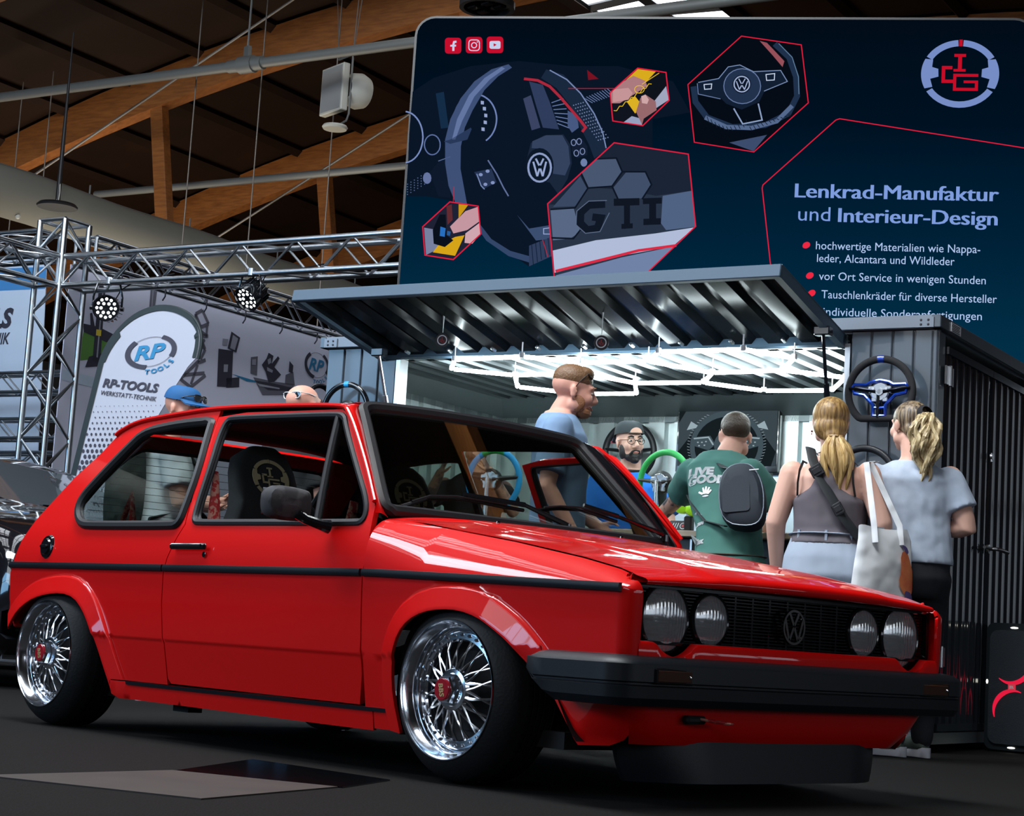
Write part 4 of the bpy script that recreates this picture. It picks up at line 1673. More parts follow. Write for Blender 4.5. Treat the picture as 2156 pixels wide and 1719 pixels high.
# ---- wheels
def wheel(x, s):
    y0 = -.790 * s      # outer lip plane; s=1 near side
    M = frame((x, y0, .278), (1, 0, 0), (0, 0, 1))       # z axis points outward on the near side
    if s < 0:
        M = frame((x, y0, .278), (-1, 0, 0), (0, 0, 1))
    mb = MB()
    prof = [(.2045, -.008), (.210, .001), (.222, -.004), (.236, -.014), (.252, -.026), (.265, -.042), (.272, -.056), (.2765, -.075)]
    for i in range(5):
        a = -.078 - .022 * i
        prof += [(.278, a), (.278, a - .016), (.2725, a - .0172), (.2725, a - .0212)]
    prof += [(.276, -.191), (.268, -.203), (.240, -.212), (.21, -.216), (.2045, -.21), (.2045, -.03)]
    mb.lathe(prof, M, 72, closed=True)
    mb.cur = 1     # cross grooves on the tread shoulder
    for k in range(60):
        a = 2 * pi * k / 60
        Rm = M @ Matrix.Rotation(a, 4, 'Z')
        mb.box((.2762, 0, -.086), (.006, .003, .018), Rm)
    mb.build('tyre', ['tyre', 'gloss_black'], car)
    mb = MB()
    mb.lathe([(.2095, .002), (.2085, .006), (.2055, .006), (.2035, .001), (.2025, -.006), (.2005, -.009), (.199, -.016), (.190, -.026), (.187, -.034), (.186, -.046), (.1805, -.052), (.178, -.060), (.150, -.075), (.150, -.2), (.196, -.21), (.2035, -.02), (.2065, -.004)], M, 72, closed=True)
    rim = mb.build('rim', 'wheel_chrome', car)
    mb = MB()
    mb.lathe([(.178, -.066), (.177, -.055), (.172, -.050), (.153, -.048), (.147, -.054), (.147, -.068)], M, 60, closed=True)
    n = 18
    for k in range(n):
        a = 2 * pi * k / n
        def pt(r, da, h):
            return M @ V((r * cos(a + da), r * sin(a + da), h))
        d = 2 * pi / n / 2
        for sg in (-1, 1):
            mb.tube([pt(.062, 0, -.026), pt(.092, sg * d * .55, -.030), pt(.122, sg * d * 1.0, -.036), pt(.152, sg * d * .72, -.050)], [.0055, .0046, .004, .0045], 6)
    sp = mb.build('rim_spokes', 'wheel_chrome', rim)
    for k in range(30 if s > 0 else 0):
        a = 2 * pi * (k + .5) / 30
        q = M @ Matrix.Translation((.1655 * cos(a), .1655 * sin(a), -.051))
        MB().lathe([(0, .009), (.0035, .009), (.0045, .006), (.0058, .004), (.006, 0)], q, 6).build('rim_bolt', 'wheel_chrome', rim)
    mb = MB()
    mb.lathe([(0, -.05), (.07, -.05), (.07, -.03), (.062, -.022), (.05, -.020), (.048, -.010), (.0, -.010)], M, 40)
    mb.lathe([(.046, -.012), (.044, .006), (.040, .012), (.030, .013), (.0, .013)], M, 6)
    mb.build('rim_hub', 'wheel_chrome', rim, auto=.35)
    mb = MB()
    mb.lathe([(.0335, .012), (.0335, .018), (.031, .020), (0, .020)], M, 32)
    cp = mb.build('center_cap', 'cap_red', rim)
    T = M @ Matrix.Translation((0, 0, .0205)) @ Matrix.Rotation(radians(-75 if s > 0 else 0), 4, 'Z') @ Matrix.Translation((0, -.009, 0))
    text_mesh('cap_letters', 'BBS', .026, T, 'gold', rim, .001, .0006, .2, 'CENTER')
    # dark brake disc behind the spokes
    mb = MB()
    mb.lathe([(0, -.10), (.12, -.10), (.12, -.112), (0, -.112)], M, 40)
    mb.lathe([(.176, -.095), (0, -.13)], M, 40)
    mb.build('brake_disc', 'interior_dark', rim)


for x in (0.0, -2.4):
    for s in (1, -1):
        wheel(x, s)
SCREEN_ART = {
'dashboard_picture': [
 ('p',(10,22,38),1,[(-0.003,4.653),(0.154,4.765),(0.447,4.864),(0.823,4.908),(1.228,4.87),(1.6,4.873),(2.027,4.755),(2.169,4.514),(1.885,4.457),(1.898,4.215),(1.595,4.251),(1.12,3.772),(1.167,3.426),(1.004,3.288),(0.644,3.507),(0.397,3.784),(0.165,3.82),(0.008,3.817),(-0.007,4.322)]),
 ('p',(20,44,70),2,[(0.183,4.641),(0.246,4.655),(0.304,4.368),(0.243,4.36)]),
 ('l',(120,140,190),3,[(-0.047,4.493),(-0.022,4.487),(0.002,4.477),(0.025,4.461),(0.046,4.44),(0.065,4.415),(0.08,4.387),(0.092,4.356),(0.1,4.323),(0.105,4.29),(0.105,4.256),(0.101,4.223),(0.094,4.192),(0.082,4.163),(0.067,4.138),(0.049,4.117),(0.029,4.101),(0.006,4.089),(-0.018,4.083)],0.0117),
 ('l',(92,112,160),3,[(0.246,4.23),(0.246,4.21),(0.241,4.19),(0.232,4.174),(0.22,4.161),(0.205,4.153),(0.189,4.15),(0.173,4.152),(0.157,4.16),(0.144,4.173),(0.133,4.189),(0.125,4.208),(0.121,4.228),(0.122,4.249),(0.127,4.268),(0.136,4.285),(0.148,4.297),(0.162,4.306),(0.178,4.309),(0.195,4.306),(0.211,4.298),(0.224,4.286),(0.235,4.27),(0.243,4.251),(0.246,4.23)],0.0091),
 ('l',(110,130,180),3,[(0.54,4.631),(0.56,4.624),(0.578,4.614),(0.596,4.602),(0.613,4.588),(0.628,4.571),(0.641,4.553),(0.652,4.533),(0.662,4.512),(0.669,4.49),(0.675,4.467),(0.678,4.444),(0.678,4.42),(0.676,4.397),(0.672,4.375),(0.666,4.354),(0.657,4.333),(0.647,4.314),(0.634,4.297),(0.62,4.282),(0.605,4.269)],0.0117),
 ('l',(60,78,120),3,[(0.355,4.369),(0.346,4.396),(0.341,4.423),(0.339,4.451),(0.341,4.478),(0.345,4.505),(0.353,4.53),(0.364,4.554),(0.378,4.575),(0.395,4.594),(0.413,4.61)],0.0065),
 ('p',(150,165,205),3,[(0.544,4.586),(0.569,4.583),(0.57,4.556),(0.546,4.558)]),
 ('p',(150,165,205),3,[(0.563,4.538),(0.588,4.536),(0.59,4.508),(0.565,4.511)]),
 ('p',(150,165,205),3,[(0.578,4.484),(0.602,4.481),(0.604,4.454),(0.58,4.456)]),
 ('p',(150,165,205),3,[(0.577,4.429),(0.602,4.426),(0.604,4.399),(0.579,4.402)]),
 ('p',(150,165,205),3,[(0.563,4.374),(0.588,4.372),(0.59,4.344),(0.565,4.347)]),
 ('p',(62,80,118),4,[(0.744,4.88),(0.612,4.838),(0.483,4.74),(0.383,4.602),(0.313,4.436),(0.283,4.272),(0.296,4.081),(0.335,3.905),(0.398,3.771),(0.494,3.746),(0.457,3.894),(0.42,4.042),(0.411,4.219),(0.432,4.37),(0.484,4.507),(0.568,4.672),(0.669,4.783),(0.773,4.853)]),
 ('p',(98,116,160),5,[(0.692,4.859),(0.562,4.768),(0.449,4.63),(0.367,4.437),(0.337,4.273),(0.364,4.273),(0.409,4.424),(0.491,4.617),(0.604,4.755),(0.719,4.845)]),
 ('p',(40,56,88),5,[(0.48,4.37),(0.324,4.272),(0.273,4.258),(0.326,4.238),(0.459,4.274),(0.487,4.357)]),
 ('p',(52,70,104),4,[(0.597,3.613),(0.698,3.494),(0.851,3.405),(0.999,3.368),(1.015,3.315),(0.84,3.364),(0.659,3.48),(0.578,3.586)]),
 ('p',(26,40,62),4,[(1.043,4.841),(1.179,4.801),(1.32,4.667),(1.42,4.532),(1.509,4.371),(1.544,4.21),(1.456,4.141),(1.41,4.248),(1.336,4.382),(1.246,4.557),(1.132,4.692),(1.006,4.772)]),
 ('l',(120,138,180),5,[(1.07,4.835),(1.208,4.761),(1.321,4.653),(1.436,4.492),(1.51,4.344),(1.543,4.223)],0.0091),
 ('l',(170,40,60),6,[(0.873,4.764),(0.981,4.752),(1.078,4.705),(1.162,4.624),(1.248,4.53),(1.333,4.436),(1.376,4.383),(1.351,4.348)],0.0208),
 ('d',(120,138,175),6,[(1.273,4.557)],0.004),
 ('d',(120,138,175),6,[(1.291,4.563)],0.004),
 ('d',(120,138,175),6,[(1.309,4.569)],0.004),
 ('d',(120,138,175),6,[(1.328,4.574)],0.004),
 ('d',(120,138,175),6,[(1.346,4.58)],0.004),
 ('d',(120,138,175),6,[(1.29,4.534)],0.004),
 ('d',(120,138,175),6,[(1.308,4.54)],0.004),
 ('d',(120,138,175),6,[(1.327,4.546)],0.004),
 ('d',(120,138,175),6,[(1.345,4.551)],0.004),
 ('d',(120,138,175),6,[(1.363,4.557)],0.004),
 ('d',(120,138,175),6,[(1.307,4.512)],0.004),
 ('d',(120,138,175),6,[(1.326,4.517)],0.004),
 ('d',(120,138,175),6,[(1.344,4.523)],0.004),
 ('d',(120,138,175),6,[(1.362,4.529)],0.004),
 ('d',(120,138,175),6,[(1.38,4.534)],0.004),
 ('d',(120,138,175),6,[(1.325,4.489)],0.004),
 ('d',(120,138,175),6,[(1.343,4.494)],0.004),
 ('d',(120,138,175),6,[(1.361,4.5)],0.004),
 ('d',(120,138,175),6,[(1.379,4.506)],0.004),
 ('d',(120,138,175),6,[(1.398,4.511)],0.004),
 ('d',(120,138,175),6,[(1.342,4.466)],0.004),
 ('d',(120,138,175),6,[(1.36,4.472)],0.004),
 ('d',(120,138,175),6,[(1.378,4.477)],0.004),
 ('d',(120,138,175),6,[(1.397,4.483)],0.004),
 ('d',(120,138,175),6,[(1.415,4.489)],0.004),
 ('d',(120,138,175),6,[(1.359,4.443)],0.004),
 ('d',(120,138,175),6,[(1.377,4.449)],0.004),
 ('d',(120,138,175),6,[(1.396,4.455)],0.004),
 ('d',(120,138,175),6,[(1.414,4.46)],0.004),
 ('d',(120,138,175),6,[(1.432,4.466)],0.004),
 ('d',(120,138,175),6,[(1.376,4.42)],0.004),
 ('d',(120,138,175),6,[(1.395,4.426)],0.004),
 ('d',(120,138,175),6,[(1.413,4.432)],0.004),
 ('d',(120,138,175),6,[(1.431,4.437)],0.004),
 ('d',(120,138,175),6,[(1.449,4.443)],0.004),
 ('d',(120,138,175),6,[(1.394,4.398)],0.004),
 ('d',(120,138,175),6,[(1.412,4.403)],0.004),
 ('d',(120,138,175),6,[(1.43,4.409)],0.004),
 ('d',(120,138,175),6,[(1.448,4.415)],0.004),
 ('d',(120,138,175),6,[(1.466,4.42)],0.004),
 ('d',(120,138,175),6,[(1.411,4.375)],0.004),
 ('d',(120,138,175),6,[(1.429,4.381)],0.004),
 ('d',(120,138,175),6,[(1.447,4.386)],0.004),
 ('d',(120,138,175),6,[(1.465,4.392)],0.004),
 ('d',(120,138,175),6,[(1.484,4.398)],0.004),
 ('d',(120,138,175),6,[(1.428,4.352)],0.004),
 ('d',(120,138,175),6,[(1.446,4.358)],0.004),
 ('d',(120,138,175),6,[(1.464,4.364)],0.004),
 ('d',(120,138,175),6,[(1.482,4.369)],0.004),
 ('d',(120,138,175),6,[(1.501,4.375)],0.004),
 ('d',(120,138,175),6,[(1.445,4.33)],0.004),
 ('d',(120,138,175),6,[(1.463,4.335)],0.004),
 ('d',(120,138,175),6,[(1.481,4.341)],0.004),
 ('d',(120,138,175),6,[(1.5,4.347)],0.004),
 ('d',(120,138,175),6,[(1.518,4.352)],0.004),
 ('d',(120,138,175),6,[(1.462,4.307)],0.004),
 ('d',(120,138,175),6,[(1.48,4.313)],0.004),
 ('d',(120,138,175),6,[(1.499,4.318)],0.004),
 ('d',(120,138,175),6,[(1.517,4.324)],0.004),
 ('d',(120,138,175),6,[(1.535,4.329)],0.004),
 ('d',(120,138,175),6,[(1.479,4.284)],0.004),
 ('d',(120,138,175),6,[(1.497,4.29)],0.004),
 ('d',(120,138,175),6,[(1.516,4.296)],0.004),
 ('d',(120,138,175),6,[(1.534,4.301)],0.004),
 ('d',(120,138,175),6,[(1.552,4.307)],0.004),
 ('p',(58,68,98),2,[(0.876,4.607),(0.934,4.635),(1.024,4.378),(0.958,4.356)]),
 ('p',(48,60,92),3,[(0.914,4.744),(1.023,4.718),(1.085,4.582),(1.171,4.366),(1.044,4.378),(0.98,4.554)]),
 ('l',(104,124,170),3,[(1.099,4.576),(1.19,4.611)],0.0065),
 ('l',(104,124,170),3,[(1.108,4.549),(1.204,4.57)],0.0065),
 ('l',(104,124,170),3,[(1.118,4.522),(1.219,4.53)],0.0065),
 ('l',(104,124,170),3,[(1.127,4.494),(1.233,4.489)],0.0065),
 ('l',(104,124,170),3,[(1.137,4.467),(1.247,4.449)],0.0065),
 ('l',(104,124,170),3,[(1.147,4.44),(1.262,4.408)],0.0065),
 ('l',(104,124,170),3,[(1.156,4.413),(1.276,4.368)],0.0065),
 ('l',(104,124,170),2,[(1.349,4.619),(1.418,4.579)],0.0052),
 ('l',(104,124,170),2,[(1.368,4.628),(1.436,4.586)],0.0052),
 ('l',(104,124,170),2,[(1.388,4.636),(1.454,4.593)],0.0052),
 ('l',(104,124,170),2,[(1.407,4.644),(1.472,4.6)],0.0052),
 ('l',(104,124,170),2,[(1.427,4.653),(1.49,4.607)],0.0052),
 ('l',(104,124,170),2,[(1.446,4.661),(1.508,4.614)],0.0052),
 ('l',(104,124,170),2,[(1.466,4.669),(1.526,4.621)],0.0052),
 ('l',(104,124,170),2,[(1.485,4.678),(1.545,4.628)],0.0052),
 ('l',(104,124,170),2,[(1.504,4.686),(1.563,4.635)],0.0052),
 ('l',(104,124,170),2,[(1.524,4.694),(1.581,4.642)],0.0052),
 ('p',(118,18,34),2,[(1.36,4.841),(1.453,4.77),(1.374,4.76)]),
 ('l',(190,30,52),6,[(1.223,4.69),(1.583,4.694)],0.0052),
 ('l',(190,30,52),6,[(0.379,3.899),(0.381,3.777)],0.0052),
 ('p',(70,88,128),4,[(1.229,4.516),(1.304,4.476),(1.323,4.382),(1.272,4.341),(1.236,4.394)]),
 ('p',(26,38,58),6,[(0.958,4.255),(1.061,4.317),(1.207,4.326),(1.265,4.246),(1.286,4.098),(1.26,3.976),(1.195,3.854),(1.123,3.947),(0.976,3.958),(0.928,4.092)]),
 ('p',(52,66,94),7,[(0.97,4.268),(1.074,4.317),(1.2,4.319),(1.252,4.232),(1.273,4.098),(1.239,4.003),(1.146,4.015),(1.124,4.149),(1.041,4.209),(0.967,4.214)]),
 ('p',(12,24,40),8,[(1.147,4.075),(1.146,4.039),(1.137,4.004),(1.121,3.975),(1.1,3.952),(1.075,3.937),(1.047,3.932),(1.018,3.936),(0.991,3.95),(0.967,3.972),(0.948,4.001),(0.935,4.035),(0.929,4.072),(0.93,4.108),(0.939,4.143),(0.955,4.172),(0.976,4.195),(1.002,4.21),(1.03,4.215),(1.058,4.211),(1.085,4.197),(1.109,4.175),(1.128,4.146),(1.141,4.112),(1.147,4.075)]),
 ('l',(140,156,196),9,[(1.127,4.062),(1.125,4.033),(1.118,4.006),(1.106,3.983),(1.089,3.965),(1.068,3.954),(1.046,3.95),(1.023,3.953),(1.001,3.964),(0.982,3.981),(0.966,4.003),(0.956,4.03),(0.951,4.058),(0.952,4.087),(0.96,4.114),(0.972,4.137),(0.989,4.155),(1.01,4.166),(1.032,4.171),(1.055,4.167),(1.077,4.156),(1.096,4.139),(1.112,4.117),(1.122,4.09),(1.127,4.062)],0.0156),
 ('l',(150,166,206),9,[(1.005,4.131),(1.035,4.077)],0.0143),
 ('l',(150,166,206),9,[(1.065,4.132),(1.043,4.078)],0.0143),
 ('l',(150,166,206),9,[(0.987,4.106),(1.025,3.992)],0.0143),
 ('l',(150,166,206),9,[(1.087,4.108),(1.067,3.993)],0.0143),
 ('l',(150,166,206),9,[(1.025,3.992),(1.039,4.053)],0.0143),
 ('l',(150,166,206),9,[(1.067,3.993),(1.045,4.053)],0.0143),
 ('p',(20,30,50),7,[(1.269,4.286),(1.354,4.294),(1.398,4.234),(1.401,4.167),(1.324,4.139),(1.281,4.192)]),
 ('l',(120,136,176),8,[(1.309,4.263),(1.307,4.251),(1.301,4.242),(1.292,4.238),(1.282,4.241),(1.275,4.25),(1.272,4.262),(1.273,4.274),(1.28,4.283),(1.289,4.287),(1.298,4.284),(1.305,4.275),(1.309,4.263)],0.0065),
 ('l',(120,136,176),8,[(1.351,4.271),(1.349,4.259),(1.342,4.25),(1.333,4.247),(1.324,4.25),(1.317,4.259),(1.313,4.271),(1.315,4.283),(1.322,4.292),(1.331,4.295),(1.34,4.292),(1.347,4.284),(1.351,4.271)],0.0065),
 ('l',(120,136,176),8,[(1.335,4.18),(1.333,4.167),(1.327,4.158),(1.318,4.155),(1.308,4.158),(1.301,4.167),(1.298,4.179),(1.299,4.191),(1.306,4.2),(1.315,4.203),(1.324,4.2),(1.331,4.192),(1.335,4.18)],0.0065),
 ('l',(120,136,176),8,[(1.381,4.194),(1.38,4.182),(1.373,4.173),(1.364,4.169),(1.355,4.172),(1.348,4.181),(1.344,4.193),(1.346,4.205),(1.352,4.214),(1.362,4.218),(1.371,4.215),(1.378,4.206),(1.381,4.194)],0.0065),
 ('p',(110,128,170),7,[(1.405,4.107),(1.402,4.091),(1.393,4.079),(1.38,4.074),(1.367,4.078),(1.357,4.09),(1.352,4.106),(1.355,4.122),(1.364,4.134),(1.377,4.139),(1.39,4.134),(1.4,4.123),(1.405,4.107)]),
 ('p',(14,26,44),3,[(0.179,4.011),(0.253,4.107),(0.334,4.122),(0.355,3.81),(0.259,3.822)]),
 ('l',(90,108,150),4,[(0.24,4.1),(0.333,4.136)],0.0065),
 ('p',(100,116,158),4,[(0.195,3.963),(0.193,3.94),(0.181,3.923),(0.165,3.917),(0.147,3.922),(0.134,3.939),(0.128,3.962),(0.131,3.985),(0.142,4.003),(0.158,4.009),(0.176,4.003),(0.189,3.986),(0.195,3.963)]),
 ('p',(38,52,82),5,[(0.53,4.017),(0.663,4.047),(0.71,3.939),(0.606,3.883)]),
 ('l',(120,140,184),6,[(0.551,4.004),(0.591,3.91),(0.62,3.883)],0.0078),
 ('p',(130,146,190),6,[(0.599,3.998),(0.595,3.988),(0.583,3.984),(0.572,3.988),(0.566,3.997),(0.57,4.007),(0.582,4.011),(0.593,4.007),(0.599,3.998)]),
 ('p',(130,146,190),6,[(0.651,4.026),(0.646,4.016),(0.635,4.012),(0.624,4.016),(0.618,4.025),(0.622,4.035),(0.634,4.039),(0.645,4.036),(0.651,4.026)]),
 ('p',(130,146,190),6,[(0.64,3.922),(0.636,3.912),(0.625,3.908),(0.613,3.912),(0.608,3.921),(0.612,3.931),(0.623,3.935),(0.635,3.931),(0.64,3.922)]),
 ('p',(130,146,190),6,[(0.697,3.936),(0.693,3.927),(0.681,3.922),(0.67,3.926),(0.664,3.936),(0.669,3.945),(0.68,3.949),(0.691,3.946),(0.697,3.936)]),
 ('l',(96,112,154),4,[(0.631,4.114),(0.706,4.007),(0.766,3.9),(0.81,3.833)],0.0104),
 ('p',(60,78,112),5,[(0.886,3.687),(0.986,3.582),(1.143,3.612),(1.15,3.505),(1.045,3.49)]),
 ('l',(150,166,206),6,[(1.098,3.584),(1.101,3.542),(1.154,3.543),(1.151,3.592),(1.098,3.584)],0.0065),
 ('p',(48,62,92),6,[(0.994,3.448),(1.155,3.519),(1.177,3.373),(1.004,3.288)]),
 ('l',(22,36,58),7,[(1.014,3.455),(1.036,3.303)],0.0065),
 ('l',(22,36,58),7,[(1.044,3.47),(1.067,3.322)],0.0065),
 ('l',(22,36,58),7,[(1.075,3.484),(1.097,3.342)],0.0065),
 ('l',(22,36,58),7,[(1.106,3.498),(1.128,3.361)],0.0065),
 ('l',(22,36,58),7,[(1.137,3.512),(1.158,3.38)],0.0065),
 ('l',(170,40,60),8,[(1.097,3.497),(1.145,3.365)],0.0065),
 ('d',(80,100,140),3,[(0.014,3.831)],0.004),
 ('d',(80,100,140),3,[(0.013,3.851)],0.004),
 ('d',(80,100,140),3,[(0.011,3.871)],0.004),
 ('d',(80,100,140),3,[(0.01,3.892)],0.004),
 ('d',(80,100,140),3,[(0.009,3.912)],0.004),
 ('d',(80,100,140),3,[(0.04,3.847)],0.004),
 ('d',(80,100,140),3,[(0.039,3.868)],0.004),
 ('d',(80,100,140),3,[(0.037,3.888)],0.004),
 ('d',(80,100,140),3,[(0.036,3.909)],0.004),
 ('d',(80,100,140),3,[(0.035,3.929)],0.004),
 ('d',(80,100,140),3,[(0.066,3.864)],0.004),
 ('d',(80,100,140),3,[(0.065,3.885)],0.004),
 ('d',(80,100,140),3,[(0.064,3.905)],0.004),
 ('d',(80,100,140),3,[(0.062,3.925)],0.004),
 ('d',(80,100,140),3,[(0.061,3.946)],0.004),
 ('d',(80,100,140),3,[(0.092,3.881)],0.004),
 ('d',(80,100,140),3,[(0.091,3.902)],0.004),
 ('d',(80,100,140),3,[(0.09,3.922)],0.004),
 ('d',(80,100,140),3,[(0.088,3.942)],0.004),
 ('d',(80,100,140),3,[(0.087,3.963)],0.004),
 ('d',(80,100,140),3,[(0.118,3.898)],0.004),
 ('d',(80,100,140),3,[(0.117,3.918)],0.004),
 ('d',(80,100,140),3,[(0.116,3.939)],0.004),
 ('d',(80,100,140),3,[(0.114,3.959)],0.004),
 ('d',(80,100,140),3,[(0.113,3.98)],0.004),
 ('d',(80,100,140),3,[(0.144,3.915)],0.004),
 ('d',(80,100,140),3,[(0.143,3.935)],0.004),
 ('d',(80,100,140),3,[(0.142,3.956)],0.004),
 ('d',(80,100,140),3,[(0.14,3.976)],0.004),
 ('d',(80,100,140),3,[(0.139,3.996)],0.004),
],
'stitching_picture': [
 ('p',(16,20,30),10,[(1.753,4.851),(1.971,4.819),(2.006,4.6),(1.816,4.399),(1.584,4.433),(1.552,4.655)]),
 ('l',(226,28,60),19,[(1.753,4.851),(1.971,4.819),(2.006,4.6),(1.816,4.399),(1.584,4.433),(1.552,4.655),(1.753,4.851)],0.0091),
 ('p',(216,170,30),11,[(1.753,4.847),(1.892,4.828),(1.805,4.726),(1.659,4.751)]),
 ('p',(170,122,126),12,[(1.634,4.738),(1.723,4.793),(1.817,4.753),(1.832,4.712),(1.731,4.644),(1.629,4.575),(1.563,4.574),(1.556,4.655)]),
 ('p',(196,148,150),13,[(1.571,4.683),(1.689,4.697),(1.724,4.657),(1.694,4.603),(1.576,4.581)]),
 ('p',(14,18,26),12,[(1.892,4.824),(1.969,4.815),(1.982,4.727),(1.865,4.591),(1.797,4.644)]),
 ('p',(220,176,36),13,[(1.681,4.589),(1.745,4.63),(1.801,4.564),(1.752,4.495)]),
 ('p',(150,104,108),14,[(1.785,4.617),(1.823,4.645),(1.904,4.592),(1.914,4.524),(1.82,4.456),(1.809,4.407),(1.758,4.509)]),
 ('p',(206,166,166),15,[(1.791,4.631),(1.823,4.645),(1.851,4.605),(1.84,4.571),(1.8,4.577)]),
 ('p',(160,166,190),12,[(1.977,4.714),(2.002,4.606),(1.907,4.538),(1.891,4.592)]),
 ('p',(150,160,190),12,[(1.664,4.424),(1.727,4.475),(1.8,4.456),(1.81,4.402)]),
 ('l',(236,196,40),16,[(1.587,4.515),(1.609,4.514)],0.0052),
 ('l',(236,196,40),16,[(1.609,4.514),(1.629,4.551)],0.0052),
 ('l',(236,196,40),16,[(1.629,4.551),(1.652,4.55)],0.0052),
 ('l',(236,196,40),16,[(1.652,4.55),(1.672,4.586)],0.0052),
 ('l',(236,196,40),16,[(1.672,4.586),(1.695,4.585)],0.0052),
 ('l',(236,196,40),16,[(1.695,4.585),(1.715,4.622)],0.0052),
 ('l',(236,196,40),16,[(1.715,4.622),(1.737,4.621)],0.0052),
 ('l',(236,196,40),16,[(1.737,4.621),(1.758,4.658)],0.0052),
 ('l',(236,196,40),16,[(1.758,4.658),(1.78,4.656)],0.0052),
 ('l',(236,196,40),16,[(1.78,4.656),(1.801,4.693)],0.0052),
 ('l',(236,196,40),16,[(1.801,4.693),(1.823,4.692)],0.0052),
 ('l',(236,196,40),16,[(1.823,4.692),(1.843,4.729)],0.0052),
 ('l',(236,196,40),16,[(1.843,4.729),(1.866,4.728)],0.0052),
 ('l',(236,196,40),16,[(1.792,4.725),(1.919,4.815)],0.0052),
 ('l',(236,196,40),16,[(1.812,4.685),(1.809,4.674),(1.802,4.664),(1.79,4.657),(1.776,4.655),(1.762,4.657),(1.75,4.663),(1.741,4.673),(1.738,4.684),(1.74,4.696),(1.748,4.706),(1.759,4.712),(1.773,4.714),(1.787,4.712),(1.8,4.706),(1.808,4.696),(1.812,4.685)],0.0052),
],
'embossed_leather_picture': [
 ('p',(40,52,70),10,[(1.604,4.262),(2.173,4.182),(2.256,3.625),(1.897,3.247),(1.34,3.178),(1.204,3.212),(1.12,3.775)]),
 ('l',(226,28,60),19,[(1.604,4.262),(2.173,4.182),(2.256,3.625),(1.897,3.247),(1.34,3.178),(1.204,3.212),(1.12,3.775),(1.604,4.262)],0.0091),
 ('p',(26,36,52),11,[(1.605,4.257),(2.168,4.18),(2.206,3.901),(1.943,3.856),(1.666,3.904),(1.601,3.903),(1.416,3.912),(1.332,3.763),(1.133,3.773)]),
 ('p',(72,86,112),12,[(1.469,4.135),(1.627,4.144),(1.678,4.038),(1.606,3.923),(1.423,3.906),(1.364,4.019)]),
 ('p',(64,78,104),12,[(1.705,4.032),(1.855,4.041),(1.906,3.942),(1.84,3.834),(1.657,3.824),(1.613,3.909)]),
 ('p',(58,72,98),12,[(1.358,3.998),(1.417,3.899),(1.332,3.763),(1.161,3.753)]),
 ('p',(88,104,132),12,[(1.143,3.733),(1.32,3.75),(1.383,3.564),(1.308,3.509),(1.177,3.493)]),
 ('p',(80,98,130),11,[(1.995,3.857),(2.213,3.901),(2.252,3.624),(2.034,3.593),(1.993,3.645)]),
 ('l',(14,22,36),13,[(1.469,4.135),(1.627,4.144),(1.678,4.038),(1.606,3.923),(1.423,3.906),(1.364,4.019)],0.013),
 ('l',(14,22,36),13,[(1.678,4.038),(1.855,4.041),(1.906,3.942),(1.84,3.827)],0.013),
 ('l',(14,22,36),13,[(1.606,3.923),(1.657,3.824)],0.013),
 ('l',(14,22,36),13,[(1.423,3.906),(1.333,3.75),(1.143,3.733)],0.013),
 ('l',(14,22,36),13,[(1.156,3.512),(1.334,3.51),(1.383,3.578)],0.013),
 ('p',(176,188,216),14,[(1.181,3.413),(1.505,3.501),(1.958,3.565),(2.246,3.618),(2.092,3.469),(1.708,3.387),(1.205,3.241)]),
 ('p',(112,130,166),14,[(1.213,3.221),(1.708,3.373),(2.105,3.469),(1.897,3.249),(1.34,3.181)]),
 ('l',(214,44,70),15,[(1.211,3.254),(1.579,3.357),(1.835,3.43),(2.118,3.476)],0.0208),
 ('l',(16,24,38),16,[(1.562,3.782),(1.437,3.772),(1.378,3.711),(1.38,3.631),(1.435,3.579),(1.513,3.594),(1.535,3.674),(1.469,3.68)],0.0572),
 ('l',(90,104,130),17,[(1.573,3.811),(1.435,3.803),(1.348,3.724),(1.347,3.617),(1.424,3.552),(1.534,3.568),(1.569,3.649),(1.598,3.716)],0.0065),
 ('p',(16,22,34),16,[(1.625,3.826),(1.82,3.835),(1.823,3.779),(1.628,3.77)]),
 ('p',(16,22,34),16,[(1.705,3.785),(1.751,3.791),(1.761,3.6),(1.716,3.593)]),
 ('p',(16,22,34),16,[(1.694,3.631),(1.78,3.639),(1.782,3.6),(1.696,3.593)]),
 ('p',(16,22,34),16,[(1.846,3.834),(1.989,3.842),(1.991,3.796),(1.849,3.788)]),
 ('p',(16,22,34),16,[(1.896,3.802),(1.948,3.808),(1.957,3.643),(1.905,3.636)]),
 ('p',(16,22,34),16,[(1.859,3.675),(1.991,3.683),(1.993,3.634),(1.861,3.626)]),
],
'cutting_picture': [
 ('p',(30,34,52),10,[(0.357,3.774),(0.582,3.745),(0.616,3.526),(0.415,3.322),(0.19,3.351),(0.157,3.573)]),
 ('l',(226,28,60),19,[(0.357,3.774),(0.582,3.745),(0.616,3.526),(0.415,3.322),(0.19,3.351),(0.157,3.573),(0.357,3.774)],0.0091),
 ('p',(120,128,160),11,[(0.166,3.569),(0.278,3.552),(0.288,3.404),(0.197,3.354)]),
 ('p',(96,44,50),12,[(0.332,3.742),(0.372,3.757),(0.387,3.635),(0.349,3.594)]),
 ('p',(200,150,20),12,[(0.426,3.76),(0.5,3.753),(0.433,3.65)]),
 ('p',(196,150,160),13,[(0.483,3.705),(0.578,3.741),(0.596,3.626),(0.507,3.557),(0.401,3.528),(0.37,3.581)]),
 ('p',(208,166,176),14,[(0.597,3.613),(0.613,3.53),(0.554,3.451),(0.493,3.456),(0.495,3.53)]),
 ('p',(214,164,24),13,[(0.286,3.431),(0.416,3.501),(0.489,3.516),(0.426,3.353),(0.249,3.376)]),
